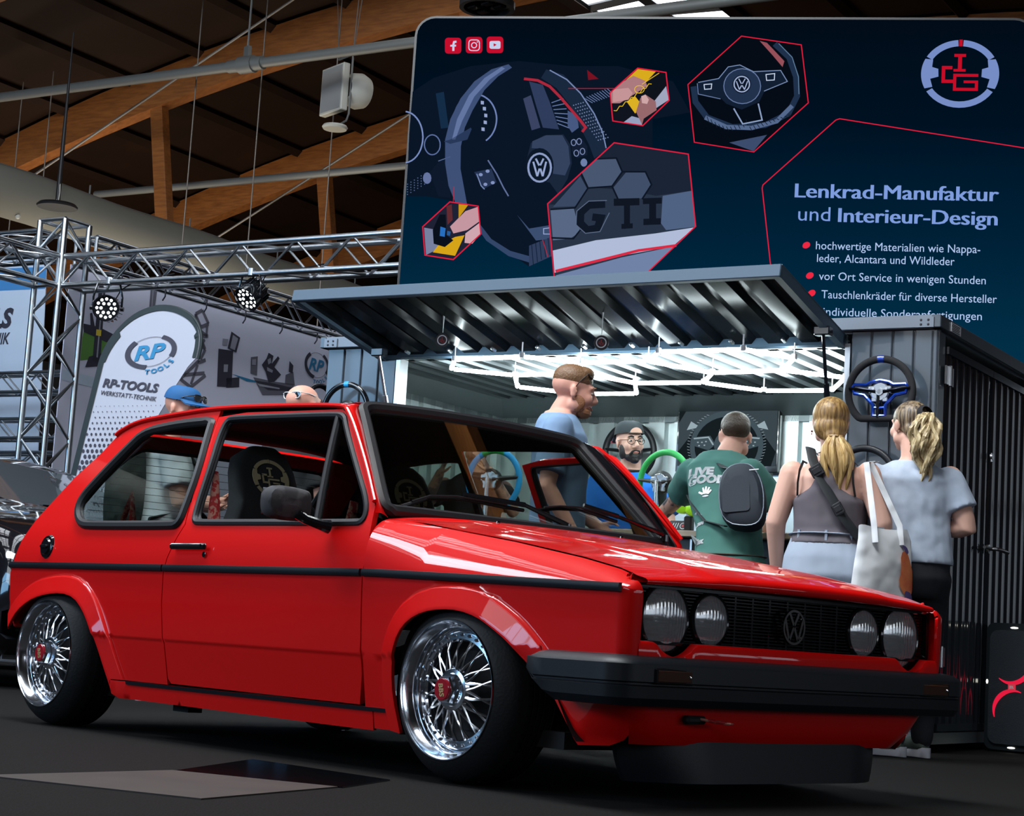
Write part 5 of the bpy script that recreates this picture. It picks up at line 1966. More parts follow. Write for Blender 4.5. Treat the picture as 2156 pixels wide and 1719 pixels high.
 ('p',(10,16,28),15,[(0.237,3.551),(0.283,3.673),(0.33,3.675),(0.348,3.513),(0.405,3.474),(0.341,3.419),(0.252,3.443)]),
 ('p',(40,110,190),16,[(0.296,3.579),(0.338,3.567),(0.335,3.499),(0.295,3.505)]),
 ('p',(40,90,150),16,[(0.352,3.547),(0.38,3.541),(0.375,3.507),(0.351,3.513)]),
],
'flat_bottom_wheel_picture': [
 ('p',(6,12,22),10,[(2.53,5.109),(2.982,5.043),(3.053,4.592),(2.664,4.207),(2.214,4.275),(2.143,4.725)]),
 ('l',(226,28,60),19,[(2.53,5.109),(2.982,5.043),(3.053,4.592),(2.664,4.207),(2.214,4.275),(2.143,4.725),(2.53,5.109)],0.0078),
 ('l',(30,48,74),11,[(2.783,5.053),(2.896,4.947),(2.953,4.797),(2.967,4.646),(2.908,4.51),(2.738,4.418),(2.493,4.4),(2.299,4.473),(2.206,4.593),(2.185,4.714)],0.0442),
 ('l',(90,120,150),12,[(2.812,5.056),(2.918,4.947),(2.971,4.797),(2.981,4.661)],0.0065),
 ('l',(84,104,140),12,[(2.285,4.472),(2.449,4.399),(2.638,4.394),(2.824,4.449),(2.934,4.571)],0.0338),
 ('l',(16,28,44),13,[(2.299,4.479),(2.319,4.428)],0.0052),
 ('l',(16,28,44),13,[(2.329,4.457),(2.349,4.411)],0.0052),
 ('l',(16,28,44),13,[(2.36,4.437),(2.379,4.396)],0.0052),
 ('l',(16,28,44),13,[(2.39,4.42),(2.409,4.383)],0.0052),
 ('l',(16,28,44),13,[(2.419,4.409),(2.438,4.374)],0.0052),
 ('l',(16,28,44),13,[(2.449,4.403),(2.468,4.37)],0.0052),
 ('l',(16,28,44),13,[(2.478,4.403),(2.497,4.37)],0.0052),
 ('l',(16,28,44),13,[(2.507,4.41),(2.526,4.376)],0.0052),
 ('l',(16,28,44),13,[(2.535,4.422),(2.554,4.385)],0.0052),
 ('l',(16,28,44),13,[(2.563,4.44),(2.583,4.399)],0.0052),
 ('l',(16,28,44),13,[(2.592,4.46),(2.611,4.414)],0.0052),
 ('l',(16,28,44),13,[(2.623,4.405),(2.642,4.372)],0.0052),
 ('l',(16,28,44),13,[(2.652,4.414),(2.67,4.384)],0.0052),
 ('l',(16,28,44),13,[(2.68,4.423),(2.699,4.397)],0.0052),
 ('l',(16,28,44),13,[(2.709,4.433),(2.727,4.409)],0.0052),
 ('l',(16,28,44),13,[(2.737,4.442),(2.756,4.421)],0.0052),
 ('l',(16,28,44),13,[(2.766,4.452),(2.784,4.434)],0.0052),
 ('l',(16,28,44),13,[(2.794,4.461),(2.812,4.446)],0.0052),
 ('l',(16,28,44),13,[(2.823,4.47),(2.841,4.459)],0.0052),
 ('l',(16,28,44),13,[(2.851,4.48),(2.869,4.471)],0.0052),
 ('l',(16,28,44),13,[(2.88,4.489),(2.897,4.483)],0.0052),
 ('l',(16,28,44),13,[(2.908,4.498),(2.926,4.496)],0.0052),
 ('p',(150,80,90),13,[(2.668,5.075),(2.724,5.06),(2.861,4.917),(2.849,4.871),(2.772,4.961)]),
 ('p',(18,30,50),14,[(2.22,4.744),(2.373,4.776),(2.441,4.868),(2.528,4.884),(2.632,4.839),(2.835,4.848),(2.89,4.766),(2.726,4.689),(2.687,4.598),(2.559,4.536),(2.44,4.58),(2.394,4.625),(2.232,4.653)]),
 ('l',(120,142,180),15,[(2.22,4.744),(2.373,4.776),(2.441,4.868),(2.528,4.884),(2.633,4.832),(2.836,4.844),(2.89,4.758),(2.719,4.681)],0.0065),
 ('l',(100,120,160),15,[(2.213,4.737),(2.225,4.653),(2.395,4.617)],0.0065),
 ('p',(34,50,76),16,[(2.692,4.719),(2.689,4.684),(2.676,4.651),(2.656,4.622),(2.628,4.6),(2.595,4.586),(2.56,4.581),(2.524,4.586),(2.49,4.599),(2.46,4.62),(2.437,4.648),(2.421,4.681),(2.415,4.716),(2.418,4.751),(2.43,4.784),(2.451,4.813),(2.479,4.835),(2.512,4.849),(2.547,4.854),(2.583,4.849),(2.617,4.836),(2.647,4.815),(2.67,4.787),(2.685,4.754),(2.692,4.719)]),
 ('l',(104,124,164),17,[(2.692,4.719),(2.689,4.684),(2.676,4.651),(2.656,4.622),(2.628,4.6),(2.595,4.586),(2.56,4.581),(2.524,4.586),(2.49,4.599),(2.46,4.62),(2.437,4.648),(2.421,4.681),(2.415,4.716),(2.418,4.751),(2.43,4.784),(2.451,4.813),(2.479,4.835),(2.512,4.849),(2.547,4.854),(2.583,4.849),(2.617,4.836),(2.647,4.815),(2.67,4.787),(2.685,4.754),(2.692,4.719)],0.0065),
 ('p',(12,22,38),18,[(2.62,4.733),(2.618,4.714),(2.612,4.697),(2.602,4.682),(2.588,4.67),(2.571,4.663),(2.553,4.66),(2.535,4.662),(2.518,4.669),(2.503,4.681),(2.491,4.696),(2.483,4.713),(2.48,4.732),(2.482,4.751),(2.488,4.768),(2.498,4.783),(2.512,4.795),(2.529,4.802),(2.547,4.805),(2.565,4.803),(2.582,4.796),(2.597,4.784),(2.609,4.769),(2.617,4.752),(2.62,4.733)]),
 ('l',(160,176,210),19,[(2.608,4.733),(2.607,4.717),(2.602,4.703),(2.593,4.69),(2.581,4.68),(2.568,4.674),(2.553,4.672),(2.538,4.674),(2.523,4.68),(2.511,4.689),(2.501,4.702),(2.494,4.716),(2.492,4.732),(2.493,4.748),(2.498,4.762),(2.507,4.775),(2.518,4.785),(2.532,4.791),(2.547,4.793),(2.562,4.791),(2.577,4.785),(2.589,4.776),(2.599,4.763),(2.605,4.749),(2.608,4.733)],0.0091),
 ('l',(160,176,210),19,[(2.525,4.775),(2.547,4.735)],0.0078),
 ('l',(160,176,210),19,[(2.574,4.775),(2.554,4.736)],0.0078),
 ('l',(160,176,210),19,[(2.508,4.755),(2.534,4.69)],0.0078),
 ('l',(160,176,210),19,[(2.593,4.756),(2.572,4.69)],0.0078),
 ('l',(160,176,210),19,[(2.534,4.69),(2.549,4.723)],0.0078),
 ('l',(160,176,210),19,[(2.572,4.69),(2.553,4.723)],0.0078),
 ('l',(200,214,236),17,[(2.728,4.81),(2.793,4.818),(2.792,4.768),(2.735,4.764),(2.728,4.81)],0.0065),
 ('l',(200,214,236),17,[(2.265,4.727),(2.323,4.733),(2.321,4.694),(2.271,4.69),(2.265,4.727)],0.0065),
 ('l',(140,160,196),17,[(2.498,4.543),(2.571,4.423),(2.715,4.455),(2.68,4.583)],0.0104),
 ('p',(60,76,108),11,[(2.476,4.279),(2.756,4.343),(2.661,4.215)]),
],
'text_frame': [
 ('l',(226,28,60),3,[(2.83,3.321),(2.738,3.932),(2.742,3.958),(3.261,4.467),(3.289,4.478),(4.635,4.274)],0.0078),
],
'bullet_1219': [
 ('p',(236,40,66),3,[(3.109,3.52),(3.111,3.513),(3.111,3.505),(3.108,3.497),(3.102,3.49),(3.095,3.485),(3.086,3.481),(3.077,3.48),(3.069,3.481),(3.062,3.484),(3.057,3.49),(3.055,3.497),(3.056,3.505),(3.059,3.513),(3.064,3.52),(3.072,3.526),(3.08,3.529),(3.089,3.531),(3.097,3.529),(3.104,3.526),(3.109,3.52)]),
],
'bullet_1376': [
 ('p',(236,40,66),3,[(3.144,3.291),(3.146,3.284),(3.146,3.276),(3.143,3.268),(3.137,3.261),(3.13,3.255),(3.121,3.252),(3.112,3.25),(3.104,3.252),(3.097,3.255),(3.093,3.261),(3.09,3.268),(3.091,3.275),(3.094,3.283),(3.099,3.29),(3.107,3.296),(3.115,3.3),(3.124,3.301),(3.132,3.3),(3.139,3.296),(3.144,3.291)]),
],
'bullet_1467': [
 ('p',(236,40,66),3,[(3.163,3.158),(3.166,3.151),(3.165,3.144),(3.162,3.136),(3.157,3.129),(3.149,3.123),(3.141,3.119),(3.132,3.118),(3.124,3.119),(3.117,3.123),(3.112,3.128),(3.11,3.135),(3.11,3.143),(3.113,3.151),(3.119,3.158),(3.126,3.164),(3.135,3.167),(3.144,3.169),(3.152,3.168),(3.159,3.164),(3.163,3.158)]),
],
'app_icon_0': [
 ('p',(196,14,46),3,[(0.331,5.091),(0.344,5.088),(0.353,5.079),(0.358,5.066),(0.363,4.987),(0.36,4.975),(0.352,4.966),(0.34,4.962),(0.258,4.962),(0.246,4.965),(0.236,4.974),(0.232,4.987),(0.226,5.066),(0.229,5.078),(0.237,5.087),(0.249,5.091)]),
 ('l',(196,206,236),4,[(0.32,5.059),(0.301,5.056),(0.297,5.037),(0.3,4.984)],0.0169),
 ('l',(196,206,236),4,[(0.273,5.026),(0.319,5.027)],0.0143),
],
'app_icon_1': [
 ('p',(196,14,46),3,[(0.498,5.099),(0.511,5.096),(0.52,5.087),(0.525,5.074),(0.53,4.991),(0.527,4.979),(0.519,4.97),(0.507,4.966),(0.424,4.966),(0.412,4.969),(0.402,4.978),(0.398,4.99),(0.393,5.073),(0.395,5.086),(0.403,5.095),(0.415,5.098)]),
 ('l',(196,206,236),4,[(0.48,5.074),(0.491,5.071),(0.499,5.063),(0.503,5.052),(0.506,5.01),(0.503,4.999),(0.496,4.991),(0.485,4.988),(0.445,4.988),(0.433,4.991),(0.425,4.999),(0.421,5.01),(0.419,5.051),(0.421,5.062),(0.428,5.071),(0.439,5.074),(0.48,5.074)],0.0078),
 ('l',(196,206,236),4,[(0.483,5.031),(0.482,5.025),(0.479,5.019),(0.475,5.014),(0.47,5.011),(0.463,5.01),(0.457,5.011),(0.451,5.014),(0.446,5.019),(0.443,5.024),(0.442,5.031),(0.442,5.037),(0.445,5.043),(0.449,5.048),(0.455,5.051),(0.461,5.052),(0.467,5.051),(0.473,5.048),(0.478,5.043),(0.481,5.037),(0.483,5.031)],0.0078),
 ('p',(196,206,236),4,[(0.492,5.057),(0.49,5.053),(0.487,5.052),(0.483,5.053),(0.481,5.057),(0.482,5.061),(0.486,5.063),(0.49,5.061),(0.492,5.057)]),
],
'app_icon_2': [
 ('p',(196,14,46),3,[(0.664,5.102),(0.676,5.099),(0.686,5.09),(0.69,5.078),(0.695,4.994),(0.693,4.981),(0.684,4.972),(0.672,4.969),(0.59,4.968),(0.577,4.971),(0.568,4.98),(0.564,4.993),(0.558,5.077),(0.561,5.09),(0.569,5.099),(0.581,5.102)]),
 ('p',(196,206,236),4,[(0.655,5.067),(0.662,5.065),(0.668,5.06),(0.67,5.053),(0.672,5.017),(0.671,5.01),(0.666,5.005),(0.659,5.003),(0.6,5.003),(0.593,5.005),(0.588,5.01),(0.585,5.016),(0.583,5.052),(0.584,5.059),(0.589,5.064),(0.596,5.066)]),
 ('p',(196,14,46),5,[(0.616,5.048),(0.641,5.035),(0.618,5.021)]),
],
}
# ------------------------------------------------------------------ container stand
CL, CD, CZ = -4.0, 2.15, 2.30
stand = thing('container_stand', 'dark grey steel container stand with its front flap propped up and lit inside', 'stand', hall(-2, 1, 0), HAZ)


def corr(a, b, z0, z1, n, depth, inward, mb, horiz=None):
    """Trapezoid-ribbed sheet from a to b (hall XY) between heights; ribs n, step depth along inward."""
    a, b, iw = V(a), V(b), V(inward)
    pts = []
    for i in range(n):
        for k, d in ((0, 0), (.62, 0), (.70, 1), (.92, 1)):
            pts.append(((i + k) / n, d * depth))
    pts.append((1, 0))
    r0, r1 = [], []
    for k, d in pts:
        p = a.lerp(b, k) + iw * d
        r0.append(hall(p.x, p.y, z0))
        r1.append(hall(p.x, p.y, z1))
    mb.grid([r0, r1])


# inner lining
mb = MB()
corr((CL + .12, .05), (CL + .12, 2.03), .10, 2.16, 13, .035, (-1, 0), mb)
mb.build('left_wall_lining', 'galvanised', stand, smooth=False)
mb = MB()
corr((CL + .12, 2.03), (-.12, 2.03), .10, 2.16, 19, .035, (0, 1), mb)
mb.build('back_wall_lining', 'galvanised', stand, smooth=False)
mb = MB()
corr((-.12, .05), (-.12, 2.03), .10, 2.16, 13, .035, (1, 0), mb)
mb.build('right_wall_lining', 'galvanised', stand, smooth=False)
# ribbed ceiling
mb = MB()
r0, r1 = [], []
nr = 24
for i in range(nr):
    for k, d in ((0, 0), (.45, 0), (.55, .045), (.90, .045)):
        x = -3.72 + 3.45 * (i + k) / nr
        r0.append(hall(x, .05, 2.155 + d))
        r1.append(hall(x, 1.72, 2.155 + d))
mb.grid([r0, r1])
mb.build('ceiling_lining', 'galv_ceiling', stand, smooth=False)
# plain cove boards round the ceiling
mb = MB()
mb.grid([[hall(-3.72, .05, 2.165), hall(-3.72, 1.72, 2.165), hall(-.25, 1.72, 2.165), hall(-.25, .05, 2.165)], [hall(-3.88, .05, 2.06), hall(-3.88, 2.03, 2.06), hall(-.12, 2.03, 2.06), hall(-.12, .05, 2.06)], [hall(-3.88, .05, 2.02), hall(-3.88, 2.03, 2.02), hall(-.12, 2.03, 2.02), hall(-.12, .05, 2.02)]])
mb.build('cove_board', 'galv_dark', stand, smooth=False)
# outer skin
mb = MB()
corr((CL, .05), (CL, CD), .08, 2.24, 13, .03, (1, 0), mb)
mb.build('left_wall', 'anthracite_gloss', stand, smooth=False)
mb = MB()
corr((CL, CD), (0, CD), .08, 2.24, 20, .03, (0, -1), mb)
mb.build('back_wall', 'anthracite_gloss', stand, smooth=False)
mb = MB()
mb.box((-2, 1.07, 2.245), (4.0, 2.12, .05), HM)
mb.build('roof', 'anthracite', stand, smooth=False)
mb = MB()
mb.box((-2, 1.07, .07), (4.0, 2.15, .06), HM)
for x in (-3.6, -2, -.4):
    mb.box((x, 1.07, .02), (.12, 2.15, .04), HM)
mb.build('floor_frame', 'galv_dark', stand, smooth=False)
# front panels beside the opening, with pressed seams
for x0, x1 in ((CL, -3.46), (-.475, -.0)):
    mb = MB()
    w = x1 - x0
    ns = 4
    for i in range(ns):
        a, b = x0 + w * i / ns, x0 + w * (i + 1) / ns
        mb.box(((a + b) / 2, .02, 1.155), ((b - a) - .012, .04, 2.15), HM, .004)
        mb.box((b, .03, 1.155), (.03, .03, 2.15), HM)
    mb.build('front_panel', 'anthracite', stand, smooth=False)
    mb = MB()
    jx = x1 if x0 < -3 else x0
    mb.box((jx + (.015 if x0 < -3 else -.015), .04, 1.10), (.03, .09, 2.13), HM)
    mb.build('opening_jamb', 'steel_plain', stand, smooth=False)
mb = MB()
mb.box((-2, .06, 2.185), (3.0, .08, .06), HM)
mb.build('opening_header', 'anthracite', stand, smooth=False)
# rim round the roof
for y in (-.012, CD):
    MB().box((-2, y, 2.268), (4.07, .05, .07), HM, .004).build('roof_rim', 'rim_grey', stand, smooth=False)
for x in (.012, CL - .012):
    MB().box((x, 1.06, 2.268), (.05, 2.20, .07), HM, .004).build('side_rim', 'anthracite', stand, smooth=False)
for x in (-3.95, -.05):
    mb = MB()
    mb.box((x, -.042, 2.262), (.10, .008, .055), HM)
    mb.build('corner_bracket', 'rim_grey', stand, smooth=False)
    for dx, dz in ((-.02, .012), (.02, .012), (-.02, -.012), (.02, -.012)):
        MB().lathe([(0, .004), (.006, .003), (.007, 0)], frame(hall(x + dx, -.046, 2.262 + dz), HX, V((0, 0, 1))), 8).build('bracket_bolt', 'print_black', stand)
mb = MB()
mb.box((.040, .215, 2.265), (.004, .17, .05), HM)
st = mb.build('sticker', 'sticker_white', stand, smooth=False)
mb = MB()
for i in range(5):
    mb.box((.0425, .215 - (.01 if i % 2 else 0), 2.282 - .009 * i), (.001, .13, .004), HM)
mb.build('sticker_print', 'print_black', st, smooth=False)
# right side: corner post and ribbed double doors
mb = MB()
mb.box((-.01, .07, 1.155), (.04, .14, 2.15), HM, .006)
mb.build('corner_post', 'anthracite', stand, smooth=False)
for y0, y1 in ((.15, .985), (.995, 2.02)):
    mb = MB()
    n_ = 7 if y0 < .5 else 8
    r0, r1 = [], []
    for i in range(n_):
        for k in (0, .2, .35, .5, .65, .8):
            y = y0 + (y1 - y0) * (i + k) / n_
            d = .014 * (0.5 - 0.5 * cos(2 * pi * k)) ** .6
            r0.append(hall(.005 + d - .0, y, .14))
            r1.append(hall(.005 + d - .0, y, 2.12))
    mb.grid([r0, r1])
    q = .03
    mb.box((.012, (y0 + y1) / 2, 2.14), (.03, y1 - y0, .04), HM)
    mb.box((.012, (y0 + y1) / 2, .13), (.03, y1 - y0, .04), HM)
    d = mb.build('side_door', 'anthracite_gloss', stand, auto=.9)
    if y0 < .5:
        mb = MB()
        mb.lathe([(0, .012), (.026, .012), (.028, 0)], frame(hall(.03, .955, 1.13), HY, V((0, 0, 1))), 18)
        mb.tube([hall(.03, .955, 1.13), hall(.085, .955, 1.13), hall(.09, 1.0, 1.13), hall(.09, 1.16, 1.125)], .011, 10)
        mb.tube([hall(.03, .955, 1.13), hall(.06, .955, 1.13), hall(.06, .80, 1.13)], .009, 10)
        mb.build('door_handle', 'steel_plain', d)
        mb = MB()
        mb.lathe([(0, .012), (.02, .012), (.022, 0)], frame(hall(.03, .975, 1.66), HY, V((0, 0, 1))), 14)
        mb.box((.034, .975, 1.655), (.01, .03, .055), HM, .003)
        mb.build('door_lock', 'steel_plain', d)
    for z in (2.0, .5):
        y = .16 if y0 < .5 else 2.0
        mb = MB()
        mb.box((.028, y - .04, z), (.008, .05, .10), HM)
        mb.box((.028, y + .045, z), (.008, .05, .10), HM)
        mb.tube([hall(.034, y, z - .055), hall(.034, y, z + .055)], .013, 10)
        mb.build('hinge', 'steel_plain', d)
# flap: propped sheet with ribs
FX0, FX1, FZ, FL, FA = -3.58, -.505, 2.165, .96, radians(12)


def flap(x, l, d=0.0):
    return hall(x, -l * cos(FA) + d * sin(FA), FZ + l * sin(FA) + d * cos(FA))


mb = MB()
r0, r1 = [], []
nf = 15
for i in range(nf):
    for k, d in ((0, 0), (.5, 0), (.62, .035), (.88, .035)):
        x = FX0 + .04 + (FX1 - FX0 - .08) * (i + k) / nf
        r0.append(flap(x, .02, d))
        r1.append(flap(x, FL - .02, d))
mb.grid([r0, r1])
fl = mb.build('flap', 'flap_sheet', stand, smooth=False)
mb = MB()
MFl = frame(flap((FX0 + FX1) / 2, 0, 0), HX, flap(0, 1) - flap(0, 0))
L = FX1 - FX0
mb.box((0, FL / 2, -.045), (L, FL, .012), MFl)
mb.box((0, FL, -.012), (L, .035, .07), MFl, .004)
mb.box((0, .02, -.012), (L, .035, .06), MFl)
for x in (-L / 2 + .02, L / 2 - .02):
    mb.box((x, FL / 2, -.012), (.04, FL, .07), MFl)
mb.build('flap_frame', 'flap_edge', fl, smooth=False)
for i in range(9):
    x = -L / 2 + .3 + (L - .6) * i / 8
    MB().box((x, .15, .03), (.02, .05, .02), MFl, .006).build('flap_clip', 'steel_plain', fl, smooth=False)
for (a, b, m) in (((-3.45, -.21, 2.14), (-3.435, -.02, 1.62), 'steel_plain'), ((-.535, -.26, 2.17), (-.565, -.02, 1.62), 'anthracite_gloss')):
    mb = MB()
    A, B = hall(*a), hall(*b)
    mb.tube([A, A.lerp(B, .45), A.lerp(B, .451), B], [.010, .010, .017, .017], 10)
    s_ = mb.build('gas_strut', m, stand)
    MB().box((a[0], a[1], a[2] + .02), (.09, .06, .05), HM, .006).build('strut_bracket', 'anthracite_gloss', s_, smooth=False)
    MB().box((b[0], b[1] + .01, b[2]), (.04, .04, .05), HM, .006).build('strut_bracket', 'anthracite_gloss', s_, smooth=False)

# honeycomb of light tubes under the stand's ceiling
hexl = thing('honeycomb_lamp', 'bright white honeycomb of light tubes under the ceiling of the stand', 'lamp', hall(-2, .4, 2.08))
NP = dict(a=(-2.837, -.30), b=(-3.061, .02), c=(-2.774, .303), e=(-3.020, .757), f=(-2.745, 1.10), g=(-2.102, -.084), h=(-2.29, .275), i=(-2.35, -.34), j=(-1.664, -.075), k=(-1.46, -.36), l=(-1.467, .38), m=(-1.687, .735), n=(-2.137, .70), o=(-2.345, 1.132), p=(-1.012, .345), q=(-.78, -.05), r=(-.95, -.36), s=(-.744, .653), t=(-1.008, 1.13), u=(-1.444, 1.10))
ED = ['ab', 'bc', 'ce', 'ef', 'fo', 'ch', 'hg', 'gi', 'gj', 'jk', 'jl', 'lm', 'mn', 'no', 'nh', 'lp', 'pq', 'qr', 'ps', 'st', 'tu', 'um', 'ia', 'kr']
for e in ED:
    a, b = hall(*NP[e[0]], 2.085), hall(*NP[e[1]], 2.085)
    d = (b - a).normalized()
    a, b = a + d * .018, b - d * .018
    tb = MB().tube([a, b], .0125, 10).build('light_tube', 'tube_light', hexl)
for k, p in NP.items():
    q = hall(*p, 2.085)
    mb = MB().lathe([(0, -.006), (.016, -.006), (.016, .022), (0, .022)], Matrix.Translation(q), 10)
    mb.tube([q + V((0, 0, .02)), q + V((0, 0, .085))], .004, 6)
    mb.build('tube_connector', 'tag_white', hexl)

# counter across the opening
ct = thing('counter', 'pale wood topped counter with a dark front across the stand opening', 'counter', hall(-1.9, .3, 0), HAZ)
MB().box((-1.96, .30, 1.105), (2.90, .62, .035), HM, .004).build('counter_top', 'pale_wood', ct, smooth=False)
mb = MB()
mb.box((-1.96, .32, .595), (2.84, .50, .985), HM)
mb.build('counter_body', 'counter_front', ct, smooth=False)
mb = MB()
for x in (-3.2, -2.6, -2.0, -1.4, -.8):
    mb.box((x, .064, .6), (.012, .012, .96), HM)
mb.build('counter_seams', 'steel_plain', ct, smooth=False)

# wall screen inside
tv = thing('wall_monitor', 'flat monitor showing a steering wheel on the ribbed back wall', 'screen', hall(-2.06, 1.98, 1.9), HAZ)
mb = MB()
mb.box((-2.065, 1.985, 1.895), (.755, .04, .455), HM, .005)
mb.build('monitor_case', 'gloss_black', tv, smooth=False)
MT = frame(hall(-2.065, 1.962, 1.905), HX, V((0, 0, 1)))
MT2 = lambda z: MT @ Matrix.Translation((0, 0, z))
pic = MB()
pic.prism([(-.362, -.195), (.362, -.195), (.362, .20), (-.362, .20)], .001, MT2(.001))
pic.cur = 1
pic.prism([(-.33, -.195), (-.36, -.1), (-.2, .1), (.0, .16), (.2, .1), (.36, -.1), (.33, -.195)], .001, MT2(.003))
pic.prism([(-.362, .10), (-.30, .20), (-.362, .20)], .001, MT2(.003))
pic.cur = 2
ring = arc(0, -.06, .27, 0, 350, 35, .24)
pic.prism(ring, .001, MT2(.005), [arc(0, -.06, .235, 0, 350, 35, .20)])
for s in (-1, 1):
    pic.prism([(s * .25, .0), (s * .12, .01), (s * .08, -.05), (s * .13, -.09), (s * .24, -.06)], .001, MT2(.006))
pic.prism(arc(0, -.05, .09, 0, 345, 23), .001, MT2(.006))
pic.cur = 3
for s in (-1, 1):
    for i in range(26):
        a = radians(-60 + 120 * i / 25)
        x, y = .272 * cos(a), .24 * sin(a) - .06
        pic.prism([(s * x, y), (s * (x + .018), y + .004), (s * (x + .018), y + .007), (s * x, y + .003)], .001, MT2(.007))
    pic.prism([(s * .245, -.005), (s * .13, .005), (s * .09, -.05), (s * .10, -.055), (s * .135, -.005), (s * .24, -.014)], .001, MT2(.008))
    for (x, y) in ((.15, -.03), (.18, -.035), (.21, -.035), (.16, -.055), (.20, -.058)):
        pic.prism([(s * x - .006, y - .004), (s * x + .006, y - .004), (s * x + .006, y + .004), (s * x - .006, y + .004)], .001, MT2(.008))
    pic.prism([(s * .20, .07), (s * .30, .05), (s * .27, .11)], .001, MT2(.004))
pic.build('monitor_picture', ['tv_bg', 'tv_dark', 'tv_mid', 'tv_light'], tv, smooth=False)

# round tags dangling from the flap
for x, l, lab, h in ((-2.745, .60, 'small round emblem tag hanging from the flap over the parked car roof', 0), (-1.72, .56, 'small round emblem tag hanging from the flap nearer the gas strut above the women', .03)):
    p = flap(x, l, -.01)
    t = thing('hanging_tag', lab, 'tag', p)
    MB().tube([p + V((0, 0, .02)), p - V((0, 0, .04)), p - V((0, 0, .085 + h))], [.006, .003, .002], 6).build('tag_cord', 'steel_plain', t)
    M = frame(p - V((0, 0, .13 + h)), HX * .95 + HY * .3, V((0, 0, 1)))
    d = MB().lathe([(0, -.004), (.040, -.004), (.042, 0), (.040, .004), (0, .004)], M, 28).build('tag_disc', 'dark_metal', t)
    MB().lathe([(.030, .0042), (.030, .006), (.024, .006), (.024, .0042)], M, 28).build('tag_ring', 'tag_white', d)
    mb = MB()
    for q in logo_shapes(.030, 'letters'):
        mb.prism(q, .0015, M @ Matrix.Translation((0, 0, .0045)))
    mb.build('tag_letters', 'tag_red', d, smooth=False)


# ------------------------------------------------------------------ steering wheels on show


def wheel_path(R, flat, n=64):
    pts = []
    for i in range(n):
        a = 2 * pi * i / n
        x, y = R * cos(a), R * sin(a)
        if flat and y < -.80 * R:
            y = -.80 * R - .25 * (-.80 * R - y) * 0
            y = -.80 * R
        pts.append((x, y))
    return pts


def steering_wheel(label, p, nx, R=.18, flat=True, rims=(('leather_black', 0, 360),), trim=None, hub='leather_black', metal=True, up=(0, 0, 1), group=None, back=False, thick=.0165, mark=None):
    """nx: direction of the wheel's own right as seen by someone in front of it."""
    t = thing('steering_wheel', label, 'steering wheel', p, 0, group)
    M = frame(p, nx, up)
    pts = wheel_path(R, flat)
    n = len(pts)
    for m, a0, a1 in rims:
        k0, k1 = int(a0 / 360 * n), int(a1 / 360 * n)
        q = [M @ V((pts[k % n][0], pts[k % n][1], .045)) for k in range(k0, k1 + 1)]
        mb = MB()
        if a1 - a0 >= 359:
            mb.tube(q[:-1], thick, 12, closed=True, flat=1.15)
        else:
            mb.tube(q, thick, 12, flat=1.15)
        mb.build('wheel_rim', m, t)
    mb = MB()
    for s in (-1, 1):
        mb.tube([M @ V(v) for v in ((s * .02, .0, .02), (s * R * .5, .012, .03), (s * R * .97, .02, .045))], [.045, .034, .026], 10, flat=.4)
    mb.tube([M @ V(v) for v in ((0, -.02, .02), (0, -R * .8, .04))], [.045, .03], 10, flat=.4)
    mb.lathe([(0, .0), (.055, .0), (.070, .012), (.068, .035), (.055, .045), (0, .048)], M, 28)
    sp = mb.build('spokes', hub, t)
    if metal:
        z = -.006 if back else .05
        mb = MB()
        mb.lathe([(0, z - .004), (.05, z - .004), (.052, z), (.045, z + .006), (.022, z + .006), (.020, z + .014), (0, z + .014)], M, 20)
        for s in (-1, 1):
            mb.box((s * .045, .012, z), (.035, .04, .012), M, .004)
            mb.box((s * .03, -.042, z), (.03, .025, .012), M, .004)
        mb.build('hub_plate', 'cast_metal', sp, auto=.4)
        mb = MB()
        mb.lathe([(0, z + .014), (.012, z + .014), (.014, z + .012)], M, 12)
        for s in (-1, 1):
            mb.lathe([(0, z + .009), (.008, z + .009), (.009, z + .004)], M @ Matrix.Translation((s * .036, .018, 0)), 8)
        mb.build('hub_bolts', 'steel_plain', sp)
    if trim:
        mb = MB()
        W = R * .80
        def bar(a, w=.0105):
            mb.tube([M @ V(v) for v in a], w, 8)
        for s in (-1, 1):
            bar([(0, .062, .05), (s * .05, .052, .052), (s * .075, .038, .052), (s * W, .040, .052), (s * (W + .01), .026, .052), (s * W, -.006, .052), (s * .085, -.018, .052), (s * .05, -.055, .052), (s * .034, -.072, .052), (s * .034, -.128, .052), (0, -.130, .052)])
            bar([(s * .034, -.085, .052), (0, -.088, .052)], .008)
        mb.build('trim_frame', trim, sp)
    if mark:
        k = n // 4
        mb = MB()
        mb.tube([M @ V((pts[j][0], pts[j][1], .045)) for j in (k - 1, k, k + 1)], thick * 1.06, 12, flat=1.15)
        mb.build('top_mark', mark, t)
    return t, M


def bracket(t, M, zc):
    """Steel post with a clamp that carries a wheel from the counter; the wheel's hub is at M's origin."""
    p = M @ V((0, 0, -.012))
    q = V((p.x, p.y, 1.125))
    d = (M.to_3x3() @ V((0, 0, -1)))
    mb = MB()
    q2 = p + d * .02
    mb.tube([p, q2, q2 - V((0, 0, .03)), V((q2.x, q2.y, 1.15)), V((q2.x, q2.y, 1.126))], [.012, .014, .013, .013, .013], 10)
    mb.box((0, 0, 0), (.05, .045, .06), frame(V((q2.x, q2.y, 1.155)), HX, HY), .005)
    mb.tube([p + V((0, 0, .0)), p + d * .03 + V((0, 0, .04)), p + d * .03 + HX * .03 + V((0, 0, .045))], .004, 6)
    mb.build('wheel_stand', 'bracket_steel', t)


